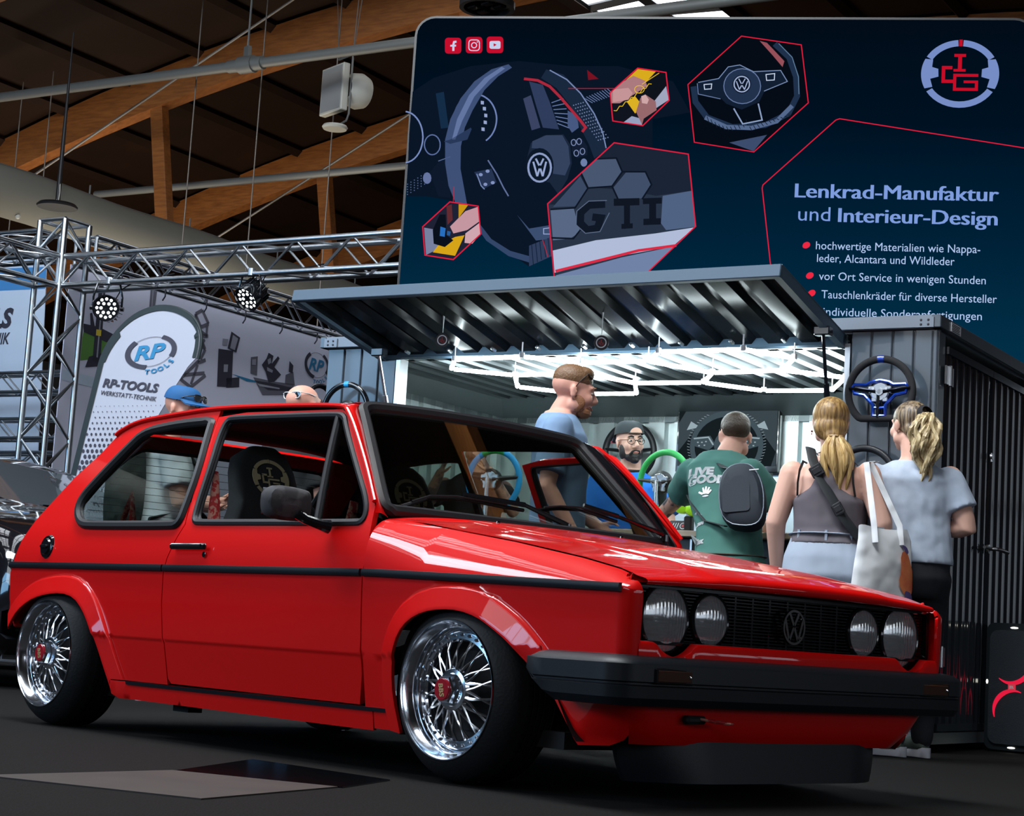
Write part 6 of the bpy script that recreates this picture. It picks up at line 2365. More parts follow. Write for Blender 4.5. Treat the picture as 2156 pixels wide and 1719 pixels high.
NXB = -HX      # wheels on the counter face the staff side, so the visitor sees their backs
g_, Mg = steering_wheel('green rimmed steering wheel clamped on the counter beside the tattooed arm', hall(-1.735, .30, 1.425), -HX * .97 + HY * .2, .183, True, (('rim_green', 0, 360),), back=True)
bracket(g_, Mg, 1.125)
b_, Mb = steering_wheel('light blue and green steering wheel on the counter seen through the car windows', hall(-2.905, .30, 1.432), -HX, .185, True, (('rim_blue', -62, 62), ('rim_green', 62, 118), ('rim_blue', 118, 242), ('leather_black', 242, 298)), back=True)
bracket(b_, Mb, 1.125)
steering_wheel('black steering wheel with blue trim hung high on the front panel above the two women', hall(-.262, -.055, 1.88), HX, .178, True, (('suede_black', 0, 360),), trim='trim_blue', hub='gloss_black', thick=.0175, mark='trim_blue')
steering_wheel('dark steering wheel low on the front panel between the two women', hall(-.34, -.055, 1.40), HX, .178, True, (('leather_black', 0, 360),), hub='gloss_black')
steering_wheel('plain black steering wheel on the back wall behind the man in the cap', hall(-2.78, 1.97, 1.80), HX, .188, True, (('leather_black', 0, 360),), metal=False, thick=.021)
steering_wheel('black steering wheel with a light blue top mark showing over the car roof', hall(-3.755, -.055, 1.815), HX, .168, True, (('gloss_black', 0, 360),), mark='rim_blue')
steering_wheel('black steering wheel on the outer side wall next to the bald head', hall(-4.03, .06, 1.83), -HY, .172, True, (('gloss_black', 0, 360),), metal=False)

# lime ear defenders hung at the counter
e = thing('ear_defenders', 'lime green ear defenders on the counter by the green shirt', 'ear defenders', hall(-1.46, .22, 1.15))
for dx, dz in ((0, 0), (-.075, .015)):
    M = frame(hall(-1.455 + dx, .20, 1.265 + dz), HX * .3 - HY * .95, V((0, 0, 1)))
    MB().lathe([(0, .036), (.025, .034), (.042, .022), (.048, 0), (.046, -.012)], M @ Matrix.Rotation(radians(75), 4, 'Y') @ Matrix.Diagonal((1.25, 1, 1, 1)), 20).build('ear_cup', 'lime', e)
    MB().lathe([(.044, -.012), (.046, -.024), (.03, -.028), (0, -.02)], M @ Matrix.Rotation(radians(75), 4, 'Y') @ Matrix.Diagonal((1.25, 1, 1, 1)), 20).build('ear_pad', 'leather_black', e)
MB().tube([hall(-1.455, .20, 1.30), hall(-1.45, .22, 1.37), hall(-1.49, .22, 1.40), hall(-1.525, .21, 1.37), hall(-1.53, .20, 1.31)], .008, 8).build('head_band', 'leather_black', e)
MB().box((-1.49, .21, 1.17), (.05, .05, .10), HM, .008).build('hook_stand', 'leather_black', e)
# card stand
t = thing('card_stand', 'dark business card stand with a printed emblem on the counter', 'card stand', hall(-1.545, .22, 1.123))
MC = frame(hall(-1.545, .20, 1.160), HX, V((0, .4, 1)))
MB().box((0, 0, 0), (.13, .07, .012), MC, .003).build('card_plate', 'print_black', t)
MB().box((-1.545, .235, 1.13), (.13, .07, .012), HM, .002).build('card_base', 'print_black', t)
mb = MB()
mb.prism(arc(.025, 0, .020, 0, 345, 23), .001, MC @ Matrix.Translation((0, 0, .0065)), [arc(.025, 0, .016, 0, 345, 23)])
for x in (-.045, -.03, -.015):
    mb.prism([(x, -.018), (x + .004, -.018), (x + .012, .018), (x + .008, .018)], .001, MC @ Matrix.Translation((0, 0, .0065)))
mb.build('card_print', 'tag_white', t, smooth=False)
mb = MB()
mb.prism(arc(.025, 0, .009, 0, 330, 11), .001, MC @ Matrix.Translation((0, 0, .0068)))
mb.build('card_emblem', 'tag_red', t, smooth=False)
# small device near the right end of the counter
t = thing('card_reader', 'small dark terminal on the counter behind the woman in taupe', 'terminal', hall(-.78, .30, 1.123))
MB().box((-.78, .28, 1.19), (.10, .06, .13), HM, .008).build('terminal_body', 'print_black', t)
MB().tube([hall(-.82, .24, 1.18), hall(-.82, .235, 1.22), hall(-.76, .235, 1.22), hall(-.75, .235, 1.17), hall(-.78, .235, 1.15)], .004, 6).build('terminal_logo', 'tag_white', t)
# ------------------------------------------------------------------ LED screen behind the stand
SO = V((-6.759, 4.406, 0))
SAZ = radians(37.1465)
SX = V((cos(SAZ), sin(SAZ), 0))
SM = frame(SO, SX, V((0, 0, 1)))     # x along, y up, z towards the visitors
SW, SZ0, SZ1 = 4.68, 2.05, 5.25


def screen_face():
    m = bpy.data.materials.new('screen_face')
    m.use_nodes = True
    nt = m.node_tree
    nt.nodes.clear()
    out = nt.nodes.new('ShaderNodeOutputMaterial')
    e = nt.nodes.new('ShaderNodeEmission')
    tc = nt.nodes.new('ShaderNodeTexCoord')
    sp = nt.nodes.new('ShaderNodeSeparateXYZ')
    r = nt.nodes.new('ShaderNodeValToRGB')
    mr = nt.nodes.new('ShaderNodeMapRange')
    mr.inputs['From Min'].default_value = SZ0 + .6
    mr.inputs['From Max'].default_value = SZ1
    cs = ((0, (2, 48, 72)), (.35, (0, 33, 55)), (.7, (0, 17, 33)), (1, (2, 12, 24)))
    while len(r.color_ramp.elements) < 4:
        r.color_ramp.elements.new(.5)
    for el, (p, c) in zip(r.color_ramp.elements, cs):
        el.position = p
        el.color = (*srgb(*c), 1)
    nt.links.new(tc.outputs['Object'], sp.inputs[0])
    nt.links.new(sp.outputs['Z'], mr.inputs['Value'])
    nt.links.new(mr.outputs[0], r.inputs['Fac'])
    nt.links.new(r.outputs['Color'], e.inputs['Color'])
    nt.links.new(e.outputs[0], out.inputs['Surface'])
    MATS['screen_face'] = m


screen_face()
scr = thing('video_screen', 'huge dark video screen with an advert for steering wheels above the stand', 'screen', SO + SX * 2.3, SAZ)
R_ = .14
outl = rrect(0, SZ0, SW, SZ1, R_, 6)
MB().prism(rrect(-.02, SZ0 - .02, SW + .02, SZ1 + .02, R_ + .02, 6), .14, SM @ Matrix.Translation((0, 0, -.15))).build('screen_cabinet', 'screen_case', scr, smooth=False)
MB().prism(outl, .004, SM @ Matrix.Translation((0, 0, -.008))).build('screen_panel', 'screen_face', scr, smooth=False)
mb = MB()
mb.box((SW / 2, 1.0, -.3), (.4, 2.1, .3), SM)
mb.box((SW / 2, .15, -.3), (2.2, .3, .9), SM)
mb.build('screen_mast', 'screen_case', scr, smooth=False)
_em = {}


def emc(c):
    if c not in _em:
        nm = 'px_%d' % len(_em)
        emit_mat(nm, srgb(*c), 1.0)
        _em[c] = nm
    return _em[c]


PARTN = {'app_icon_0': 'app_icon', 'app_icon_1': 'app_icon', 'app_icon_2': 'app_icon'}
for part, els in SCREEN_ART.items():
    mb = MB()
    mats = []
    for e in els:
        kind, col, layer, pts = e[0], e[1], e[2], e[3]
        m = emc(tuple(col))
        if m not in mats:
            mats.append(m)
        mb.cur = mats.index(m)
        M = SM @ Matrix.Translation((0, 0, -.004 + .0012 * layer))
        if kind == 'p':
            mb.prism(pts, 0, M)
        elif kind == 'd':
            r = e[4]
            x, y = pts[0]
            mb.prism([(x - r, y - r), (x + r, y - r), (x + r, y + r), (x - r, y + r)], 0, M)
        else:
            w = e[4] / 2
            q = [pts[0]]
            for p in pts[1:]:
                if abs(p[0] - q[-1][0]) + abs(p[1] - q[-1][1]) > 1e-5:
                    q.append(p)
            cl = len(q) > 2 and abs(q[0][0] - q[-1][0]) + abs(q[0][1] - q[-1][1]) < 1e-5
            if cl:
                q = q[:-1]
            Lr, Rr = [], []
            k = len(q)
            for i, p in enumerate(q):
                a = q[(i - 1) % k] if (i > 0 or cl) else p
                b = q[(i + 1) % k] if (i < k - 1 or cl) else p
                d1 = V((p[0] - a[0], p[1] - a[1]))
                d2 = V((b[0] - p[0], b[1] - p[1]))
                d1 = d1.normalized() if d1.length > 1e-9 else d2.normalized()
                d2 = d2.normalized() if d2.length > 1e-9 else d1
                n1, n2 = V((-d1.y, d1.x)), V((-d2.y, d2.x))
                nn = n1 + n2
                nn = nn.normalized() if nn.length > 1e-6 else n1
                sc = w / max(.45, nn.dot(n1))
                Lr.append(M @ V((p[0] + nn.x * sc, p[1] + nn.y * sc, 0)))
                Rr.append(M @ V((p[0] - nn.x * sc, p[1] - nn.y * sc, 0)))
            if cl:
                Lr.append(Lr[0])
                Rr.append(Rr[0])
            mb.grid([Lr, Rr])
    nm = 'app_icon' if part.startswith('app_icon') else ('bullet' if part.startswith('bullet') else part)
    mb.build(nm, mats, scr, smooth=False)


def stext(nm, s, x0, x1, y, size, bold, m='px_text'):
    return text_mesh(nm, s, size, SM @ Matrix.Translation((x0, y, .0005)), m, scr, 0.0, 0, 0, 'LEFT', x1 - x0, 1.0, bold)


stext('headline', 'Lenkrad-Manufaktur', 2.981, 4.456, 3.868, .155, .009)
stext('headline', 'und', 3.014, 3.250, 3.692, .155, 0)
stext('headline', 'Interieur-Design', 3.307, 4.452, 3.687, .155, .009)
stext('text_line', 'hochwertige Materialien wie Nappa-', 3.154, 4.343, 3.476, .088, 0, 'px_text_pale')
stext('text_line', 'leder, Alcantara und Wildleder', 3.166, 4.162, 3.380, .088, 0, 'px_text_pale')
stext('text_line', 'vor Ort Service in wenigen Stunden', 3.186, 4.389, 3.245, .088, 0, 'px_text_pale')
stext('text_line', 'Tauschlenkr\u00e4der f\u00fcr diverse Hersteller', 3.209, 4.471, 3.108, .088, 0, 'px_text_pale')
stext('text_line', 'individuelle Sonderanfertigungen', 3.228, 4.369, 2.978, .088, 0, 'px_text_pale')
logo_part('emblem', SM @ Matrix.Translation((4.157, 4.833, .0)), .283, 'px_ring', 'px_red', scr, .001)
# ------------------------------------------------------------------ trusses, banners, flag, spotlights (hall frame)


def truss(label, a, b, s=.125, r=.024, pitch=.25, group=None, vert=False):
    """Box truss with four chords between two centre points."""
    A, B = hall(*a), hall(*b)
    d = (B - A).normalized()
    if vert:
        u, w = HX.copy(), HY.copy()
    else:
        u = V((0, 0, 1))
        w = d.cross(u).normalized()
    t = thing('truss', label, 'truss', (A + B) / 2, 0, group)
    cor = [(1, 1), (1, -1), (-1, -1), (-1, 1)]
    for cu, cw in cor:
        o = u * (cu * s) + w * (cw * s)
        MB().tube([A + o, B + o], r, 12).build('chord', 'truss_alu', t)
    L = (B - A).length
    n = max(2, int(L / pitch / 2) * 2)
    mb = MB()
    for f in range(4):
        c0, c1 = cor[f], cor[(f + 1) % 4]
        o0 = u * (c0[0] * s) + w * (c0[1] * s)
        o1 = u * (c1[0] * s) + w * (c1[1] * s)
        for i in range(n):
            p = A + d * (L * i / n)
            q = A + d * (L * (i + 1) / n)
            if (i + f) % 2:
                mb.tube([p + o0, q + o1], r * .42, 7, cap=False)
            else:
                mb.tube([p + o1, q + o0], r * .42, 7, cap=False)
    mb.build('lacing', 'truss_alu', t)
    mb = MB()
    for k in (0, 1):
        p = A if k == 0 else B
        q = [p + u * (cu * s) + w * (cw * s) for cu, cw in cor]
        for i in range(4):
            mb.tube([q[i], q[(i + 1) % 4]], r * .7, 8, cap=False)
    mb.build('end_frame', 'truss_alu', t)
    return t


TX, TY = -9.10, 2.70
truss('upright truss tower standing behind the dark car', (TX, TY, 0), (TX, TY, 4.0), .155, .027, .26, vert=True)
truss('long box truss that carries the two spotlights', (TX + .17, TY, 3.52), (-4.3, TY, 3.52), .135, .026, .26)
truss('box truss running from the tower towards the camera', (TX, TY - .17, 3.52), (TX, -1.0, 3.52), .135, .026, .26)
truss('box truss with banner hooks that runs back from the tower', (TX + .12, TY + .17, 3.77), (TX + .12, 14, 3.77), .125, .024, .26)
truss('upper box truss leading away from the screen at the tower top', (TX - .17, TY, 3.80), (-13, TY, 3.80), .12, .024, .26)
for z, y, lab in ((2.79, 4.3, 'distant box truss highest of three behind the tower'), (2.31, 4.3, 'distant box truss in the middle of three behind the tower'), (1.98, 4.45, 'distant box truss lowest of three behind the tower')):
    truss(lab, (-14, y, z), (-10.0, y, z), .10, .019, .25)
# banner hooks
for i in range(13):
    q = hall(TX + .10, 3.4 + .62 * i, 3.63)
    o = MB().tube([q + V((0, 0, .03)), q - V((0, 0, .06)), q + HX * -.03 - V((0, 0, .10))], .008, 5).build('banner_hook', 'print_dark')
    tag(o, 'small dark hook on the truss over the grey banner', 'hook', 'hooks along the banner truss')

# grey product banner
BX = -9.62
bn = thing('banner', 'long grey printed banner with garage machines behind the beach flag', 'banner', hall(BX, 6, 0), HAZ)
MBn = frame(hall(BX, 0, 0), HY, V((0, 0, 1)))      # x = hall Y, y = z, z towards the right
mb = MB()
mb.prism([(3.35, 1.2), (9.5, 1.2), (9.5, 3.95), (3.35, 3.78)], -.01, MBn)
mb.build('banner_cloth', 'banner_grey', bn, smooth=False)


def bp(nm, m, polys, dz=.002, par=None, M=None):
    mb = MB()
    for p in polys:
        mb.prism(p, 0, (M or MBn) @ Matrix.Translation((0, 0, dz)))
    return mb.build(nm, m, par or bn, smooth=False)


bp('print_field', 'print_green', [[(3.54, 2.87), (3.60, 3.17), (3.77, 3.18), (3.95, 3.15), (3.88, 2.96)]], .002)
bp('print_field', 'print_dark', [[(3.58, 3.245), (3.80, 3.25), (4.03, 3.21), (3.93, 3.12), (3.60, 3.165)]], .003)
bp('print_stripe', 'banner_white', [[(3.36, 2.66), (9.5, 2.55), (9.5, 2.66), (3.36, 2.76)]], .002)
# two post lift
bp('print_lift', 'print_dark', [[(3.752, 2.90), (3.748, 3.66), (3.84, 3.68), (3.86, 2.90)], [(3.66, 2.83), (3.70, 2.94), (3.875, 3.0), (3.85, 2.87)], [(3.70, 3.15), (3.66, 3.36), (3.69, 3.37), (3.76, 3.2)]], .004)
bp('print_lift', 'print_pale', [[(3.80, 2.95), (3.80, 3.62), (3.815, 3.62), (3.82, 2.95)]], .005)
bp('print_label', 'print_yellow', [[(3.765, 3.16), (3.765, 3.22), (3.835, 3.225), (3.835, 3.165)]], .006)
bp('print_lift', 'print_mid', [[(4.49, 3.45), (4.485, 3.775), (4.585, 3.79), (4.565, 3.45)]], .004)
bp('print_lift', 'print_pale', [[(4.52, 3.47), (4.515, 3.77), (4.53, 3.77), (4.535, 3.47)]], .005)
# scissor lift
sc = []
def sbar(a, b, w=.018):
    a, b = V(a), V(b)
    t_ = (b - a).normalized()
    n_ = V((-t_.y, t_.x)) * w
    sc.append([tuple(a + n_), tuple(a - n_), tuple(b - n_), tuple(b + n_)])
for a, b in (((5.05, 2.93), (5.22, 2.87)), ((5.22, 2.87), (5.44, 3.03)), ((5.05, 2.93), (5.32, 3.17)), ((5.22, 2.90), (5.30, 3.12)), ((5.10, 2.98), (5.42, 3.05)), ((5.34, 3.18), (5.40, 3.30)), ((5.40, 3.30), (5.32, 3.40)), ((5.30, 3.14), (5.42, 3.19)), ((5.30, 3.43), (5.43, 3.445)), ((5.2, 3.64), (5.30, 3.70)), ((5.30, 3.70), (5.42, 3.575)), ((5.42, 3.575), (5.30, 3.52)), ((5.30, 3.52), (5.2, 3.64)), ((5.40, 3.56), (5.40, 3.44)), ((5.2, 3.64), (5.22, 3.5)), ((5.24, 3.50), (5.41, 3.44)), ((5.24, 3.44), (5.38, 3.30)), ((5.24, 3.22), (5.38, 3.40))):
    sbar(a, b)
bp('print_scissor_lift', 'print_mid', sc, .004)
# wheel balancer cabinet
bp('print_balancer', 'print_dark', [[(5.612, 3.342), (5.856, 3.36), (5.879, 2.969), (5.638, 2.941)], [(5.76, 3.37), (5.80, 3.56), (5.955, 3.52), (5.91, 3.35)], [(5.78, 3.05), (5.995, 3.095), (6.005, 2.99), (5.79, 2.95)]], .004)
bp('print_balancer', 'print_pale', [[(5.665, 3.46), (5.76, 3.47), (5.75, 3.40), (5.67, 3.39)], [(5.72, 3.19), (5.79, 3.2), (5.79, 3.12), (5.725, 3.11)], [(5.80, 3.38), (5.83, 3.53), (5.92, 3.505), (5.88, 3.37)]], .005)
bp('print_ray', 'print_blue', [[(5.86, 3.112), (6.40, 3.095), (6.13, 3.07)]], .003)
# tyre changer
bp('print_changer', 'print_mid', [[(6.162, 3.342), (6.279, 3.37), (6.292, 3.159), (6.176, 3.166)], [(6.228, 3.132), (6.60, 3.14), (6.944, 3.165), (6.987, 3.049), (6.412, 2.964)], [(6.792, 3.246), (6.927, 3.302), (6.974, 3.152), (6.791, 3.142)]], .004)
bp('print_changer', 'print_dark', [[(6.36, 3.29), (6.43, 3.37), (6.46, 3.44), (6.55, 3.42), (6.53, 3.33), (6.63, 3.43), (6.66, 3.41), (6.58, 3.30), (6.71, 3.235), (6.60, 3.14), (6.50, 3.115), (6.434, 3.224)], [(6.842, 3.411), (6.918, 3.371), (6.915, 3.283), (6.843, 3.289)], [(6.25, 3.10), (6.6, 3.12), (6.95, 3.12), (6.96, 3.09), (6.5, 3.03)]], .005)
bp('print_changer', 'print_pale', [[(6.185, 3.32), (6.25, 3.335), (6.255, 3.27), (6.19, 3.26)], [(6.45, 3.36), (6.50, 3.39), (6.52, 3.34), (6.47, 3.31)], [(6.45, 3.28), (6.56, 3.26), (6.55, 3.23), (6.46, 3.24)], [(6.3, 3.075), (6.7, 3.085), (6.7, 3.07), (6.35, 3.05)]], .006)


def rp_logo(M, R, par, msuf, ring_m='print_dark', sub=None):
    """Ring broken in two heavy crescents with RP inside and TOOLS curved below."""
    mb = MB()
    o = arc(0, 0, R, 60, -30, 16, R * .86)
    i = arc(-.03 * R, .02 * R, R * .84, -30, 60, 16, R * .66)
    mb.prism(o + i, 0, M)
    o = arc(0, 0, R, 130, 258, 20, R * .86)
    i = arc(.05 * R, .0, R * .84, 258, 130, 20, R * .66)
    mb.prism(o + i, 0, M)
    a = mb.build('logo_ring', ring_m, par, smooth=False)
    mb = MB()
    mb.prism(arc(0, 0, R * .86, 62, 128, 10, R * .74) + arc(0, 0, R * .84, 128, 62, 10, R * .72), 0, M)
    mb.prism(arc(0, 0, R * .86, 258, 332, 10, R * .74) + arc(0, 0, R * .84, 332, 258, 10, R * .72), 0, M)
    mb.build('logo_line', ring_m, par, smooth=False)
    text_mesh('logo_letters', 'RP', R * .98, M @ Matrix.Translation((-.03 * R, -.33 * R, 0)), 'print_blue', par, 0, R * .03, .25, 'CENTER', R * 1.22)
    for k, ch in enumerate('TOOLS'):
        an = radians(-97 + 15.5 * k)
        q = (R * 1.06 * cos(an), R * 1.0 * sin(an))
        text_mesh('logo_letters', ch, R * .30, M @ Matrix.Translation((q[0], q[1] - .10 * R, 0)) @ Matrix.Rotation(an + pi / 2, 4, 'Z'), 'print_blue', par, 0, R * .012, 0, 'CENTER')


rp_logo(MBn @ Matrix.Translation((7.352, 3.445, .006)) @ Matrix.Diagonal((1, .82, 1, 1)), .235, bn, '')

# white and blue banner left of the tower
wb = thing('banner', 'pale blue banner with cut off lettering behind the truss tower', 'banner', hall(-13, 5.0, 0), HAZ)
MW = frame(hall(0, 5.0, 0), HX, V((0, 0, 1)))
MB().prism([(-15.5, 1.75), (-11.45, 1.75), (-11.62, 4.30), (-15.5, 4.42)], -.01, MW).build('banner_cloth', 'banner_white', wb, smooth=False)
bp('blue_band', 'banner_blue', [[(-15.5, 4.0), (-11.6, 3.955), (-11.61, 4.20), (-15.5, 4.28)]], .002, wb, MW)
text_mesh('banner_letters', 'RP-TOOLS', .29, MW @ Matrix.Translation((-13.45, 3.55, .004)), 'print_dark', wb, 0, .014, .2, 'LEFT', 1.41)
text_mesh('banner_letters', 'WERKSTATT-TECHNIK', .18, MW @ Matrix.Translation((-13.50, 3.36, .004)), 'print_dark', wb, 0, .004, .2, 'LEFT', 1.44)
# dark partition under it
tag(MB().box((-12.6, 4.8, .85), (5, .05, 1.7), HM).build('partition_panel', 'hall_wall', None, smooth=False), 'low dark partition panel behind the truss tower', 'partition')
# second beach flag, red and dark blue, low behind the tower
mb = MB()
pl = [(-.25, .3), (-.28, .9), (-.26, 1.5), (-.16, 1.86), (.02, 2.02), (.2, 1.98), (.3, 1.8), (.28, 1.4), (.2, .9), (.1, .3)]
mb.prism(pl, .01, frame(hall(-10.6, 3.35, 0), HX, V((0, 0, 1))))
ff = mb.build('beach_flag', 'flag_black')
tag(ff, 'dark blue beach flag with a red edge low behind the truss tower', 'flag')
mb = MB()
mb.tube([hall(-10.6 + x, 3.34, z) for x, z in ((-.25, 0), (-.25, .3), (-.28, .9), (-.26, 1.5), (-.16, 1.86), (.02, 2.02), (.2, 1.98), (.3, 1.8))], .02, 6)
mb.build('flag_edge', 'strap_red', ff)
mb = MB()
mb.prism([(-.18, 1.3), (.05, 1.55), (.12, 1.5), (-.12, 1.2)], 0, frame(hall(-10.6, 3.33, 0), HX, V((0, 0, 1))))
mb.build('flag_print', 'strap_red', ff, smooth=False)

# grey beach flag
fg = thing('beach_flag', 'tall teardrop beach flag in pale grey with a dark sleeve and halftone dots', 'flag', hall(-6.9, 1.0, 0), HAZ)
FO = smooth_loop([(-7.19, .95), (-7.10, 1.45), (-7.014, 1.875), (-6.973, 2.066), (-6.933, 2.257), (-6.893, 2.449), (-6.785, 2.602), (-6.613, 2.739), (-6.434, 2.798), (-6.283, 2.807), (-6.128, 2.768), (-6.0, 2.693), (-5.932, 2.586), (-5.925, 2.481), (-5.945, 2.389)], 2, False)
FR = [(-6.019, 2.321), (-6.11, 2.195), (-6.199, 2.057), (-6.277, 1.941), (-6.42, 1.7), (-6.60, 1.40), (-6.80, 1.1), (-6.95, .95)]
MF = frame(hall(0, 1.0, 0), HX, V((0, 0, 1)))
MB().prism(FO + FR, .006, MF).build('flag_cloth', 'flag_white', fg, smooth=False)
mb = MB()
mb.grid([[MF @ V((p[0], p[1], .012)) for p in FO], [MF @ V((p[0] + (.055 if i < len(FO) * .45 else .0) + (-.035 if i > len(FO) * .8 else 0), p[1] - (.0 if i < len(FO) * .35 else .045 if i < len(FO) * .85 else .0), .012)) for i, p in enumerate(FO)]])
mb.build('flag_sleeve', 'flag_black', fg, smooth=False)
mb = MB()
mb.tube([MF @ V((p[0] + .012, p[1] - .01, -.004)) for p in [(-7.26, .0)] + FO], .013, 8)
mb.build('flag_pole', 'flag_black', fg)
mb = MB()
for an in range(4):
    mb.box((0, 0, .02), (.7, .05, .03), Matrix.Translation(hall(-7.25, 1.0, 0)) @ Matrix.Rotation(an * pi / 4, 4, 'Z'))
mb.build('flag_foot', 'flag_black', fg, smooth=False)
MFl2 = MF @ Matrix.Translation((0, 0, .012))
rp_logo(MFl2 @ Matrix.Translation((-6.39, 2.445, 0)) @ Matrix.Rotation(radians(5), 4, 'Z') @ Matrix.Diagonal((1, .60, 1, 1)), .255, fg, '')
text_mesh('flag_letters', 'RP-TOOLS', .15, MFl2 @ Matrix.Translation((-6.845, 2.187, 0)) @ Matrix.Rotation(radians(-5.5), 4, 'Z') @ Matrix.Diagonal((1, .60, 1, 1)), 'print_dark', fg, 0, .006, .18, 'LEFT', .565)
text_mesh('flag_letters', 'WERKSTATT-TECHNIK', .088, MFl2 @ Matrix.Translation((-6.855, 2.125, 0)) @ Matrix.Rotation(radians(-6), 4, 'Z') @ Matrix.Diagonal((1, .55, 1, 1)), 'print_dark', fg, 0, .001, .18, 'LEFT', .565)
mb = MB()
poly = FO + FR
mbw = MB()
for j in range(24):
    z = 2.035 - .043 * j
    rr = min(.0215, .0035 + .0014 * j)
    for i in range(24):
        x = -7.12 + .046 * i + (.023 if j % 2 else 0)
        if inside((x, z), poly) and x > lerp_tab([(.9, -7.13), (1.45, -7.04), (1.875, -6.95), (2.1, -6.90)], z) and inside((x + .03, z), poly):
            if j < 14:
                mb.prism(arc(x, z, rr, 0, 315, 7), 0, MFl2)
            else:
                k = max(.004, .021 - .0022 * (j - 14))
                mbw.prism(arc(x, z, k, 0, 315, 7), 0, MFl2 @ Matrix.Translation((0, 0, .002)))
pd = [(-7.14, .95)] + [(-7.055, 1.40)] + [(-6.59, 1.40), (-6.78, 1.10), (-6.93, .95)]
mb.prism(pd, 0, MFl2)
mb.build('halftone_dots', 'print_dark', fg, smooth=False)
mbw.build('halftone_dots', 'flag_white', fg, smooth=False)


# LED par spotlights on the truss
def par(label, x, z, aim):
    p = hall(x, TY - .14, z)
    t = thing('spotlight', label, 'spotlight', p, 0, 'spotlights on the long truss')
    d = V(aim).normalized()
    M = frame(p, d.cross(V((0, 0, 1))), V((0, 0, 1)) - d * d.z)
    # frame z = x cross y ; make z point along the beam
    M = frame(p, V((0, 0, 1)).cross(d), d.cross(V((0, 0, 1)).cross(d)))
    mb = MB()
    mb.lathe([(0, -.16), (.05, -.16), (.085, -.14), (.10, -.08), (.112, -.02), (.118, .03), (.118, .06), (.108, .06), (.106, .035), (0, .030)], M, 28)
    for k in range(20):
        a = 2 * pi * k / 20
        mb.box((.102, 0, -.085), (.03, .006, .10), M @ Matrix.Rotation(a, 4, 'Z'))
    b = mb.build('lamp_can', 'gloss_black', t, auto=.5)
    mb = MB()
    for rr, nn in ((.082, 12), (.045, 6)):
        for k in range(nn):
            a = 2 * pi * k / nn
            mb.lathe([(0, .040), (.009, .039), (.0140, .034), (.0140, .031)], M @ Matrix.Translation((rr * cos(a), rr * sin(a), 0)), 10)
    mb.build('lamp_leds', 'spot_led', b)
    mb = MB()
    X = M.to_3x3() @ V((1, 0, 0))
    top = hall(x, TY - .14, 3.40)
    for s in (-1, 1):
        mb.tube([p + X * (.128 * s), p + X * (.128 * s) + V((0, 0, .10)), top + X * (.10 * s) - V((0, 0, .03)), top - V((0, 0, .03))], .010, 8)
        mb.lathe([(0, .03), (.02, .03), (.02, 0)], frame(p + X * (.12 * s), M.to_3x3() @ V((0, 1, 0)), M.to_3x3() @ V((0, 0, 1)) * s), 10)
    mb.build('yoke', 'gloss_black', t)
    mb = MB()
    mb.tube([top + V((0, 0, -.03)), top + V((0, 0, .03))], .03, 10)
    mb.build('clamp', 'truss_alu', t)
    mb = MB()
    mb.tube([p - d * .16, p - d * .2 + V((0, 0, .05)), p - d * .1 + HX * .12 + V((0, 0, .17)), top + HX * .3 + V((0, 0, -.02)), top + HX * .75 + V((0, 0, .03))], .006, 6)
    mb.build('power_cable', 'gloss_black', t)


par('lit round spotlight on the truss whose lamps face the camera', -8.36, 3.15, (.72, -.67, -.10))
par('lit round spotlight on the truss tilted down over the flag', -6.765, 3.19, (.12, -.66, -.58))
# ------------------------------------------------------------------ dark car behind the red one
bc = thing('dark_car', 'shiny black car parked behind the tail of the red hatchback', 'car', (-7.8, 1.4, 0))
DX, DY = -.62, -.06
prof = [(-9.2, .25), (-9.25, .8), (-9.0, 1.05), (-8.2, 1.10), (-7.6, 1.45), (-6.9, 1.48), (-6.35, 1.30), (-5.85, 1.06), (-5.2, 1.0), (-4.75, .88), (-4.62, .70), (-4.62, .35), (-4.8, .22)]
prof = smooth_loop(prof, 2, False)
rows = []
for y, k, dz in ((.62, .0, 0), (.64, .5, 0), (.70, .86, .01), (.80, .97, .02), (1.2, 1.0, .035), (1.6, 1.0, .04), (2.0, 1.0, .035), (2.4, .97, .02), (2.5, .86, .01), (2.56, .5, 0), (2.58, 0, 0)):
    row = []
    for x, z in prof:
        xx = -6.95 + (x + 6.95) * (.94 + .06 * min(1, k * 1.1))
        zz = .25 + (z - .25) * (.62 + .38 * k) if k < 1 else z + dz
        row.append(V((xx, y, zz)))
    rows.append(row)
MB().grid(rows).build('car_body', 'car_black', bc, auto=1.2)
mb = MB()
mb.grid([[V((-6.55, .80, 1.372)), V((-5.95, .72, 1.10))], [V((-6.50, 1.6, 1.425)), V((-5.80, 1.6, 1.12))], [V((-6.55, 2.4, 1.372)), V((-5.95, 2.48, 1.10))]])
mb.build('windscreen', 'dark_glass', bc)
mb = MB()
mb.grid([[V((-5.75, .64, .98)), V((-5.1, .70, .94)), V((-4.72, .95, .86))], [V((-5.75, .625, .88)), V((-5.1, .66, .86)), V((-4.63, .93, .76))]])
mb.build('red_lit_strip', 'car_red_lit', bc)  # red light on the black body, put in as a maroon strip
mb = MB()
mb.grid([[V((-5.5, .618, .80)), V((-5.0, .64, .80)), V((-4.66, .86, .79)), V((-4.60, 1.15, .78))], [V((-5.45, .612, .735)), V((-5.0, .632, .72)), V((-4.62, .86, .70)), V((-4.585, 1.15, .69))]])
mb.build('headlamp', 'lamp_clear', bc)
mb = MB()
mb.box((-6.9, 1.6, .5), (4.3, 1.86, .62), None, .08)
mb.build('lower_body', 'car_black', bc, smooth=False)
mb = MB()
mb.box((-4.62, 1.6, .40), (.06, 1.2, .22), None, .02)
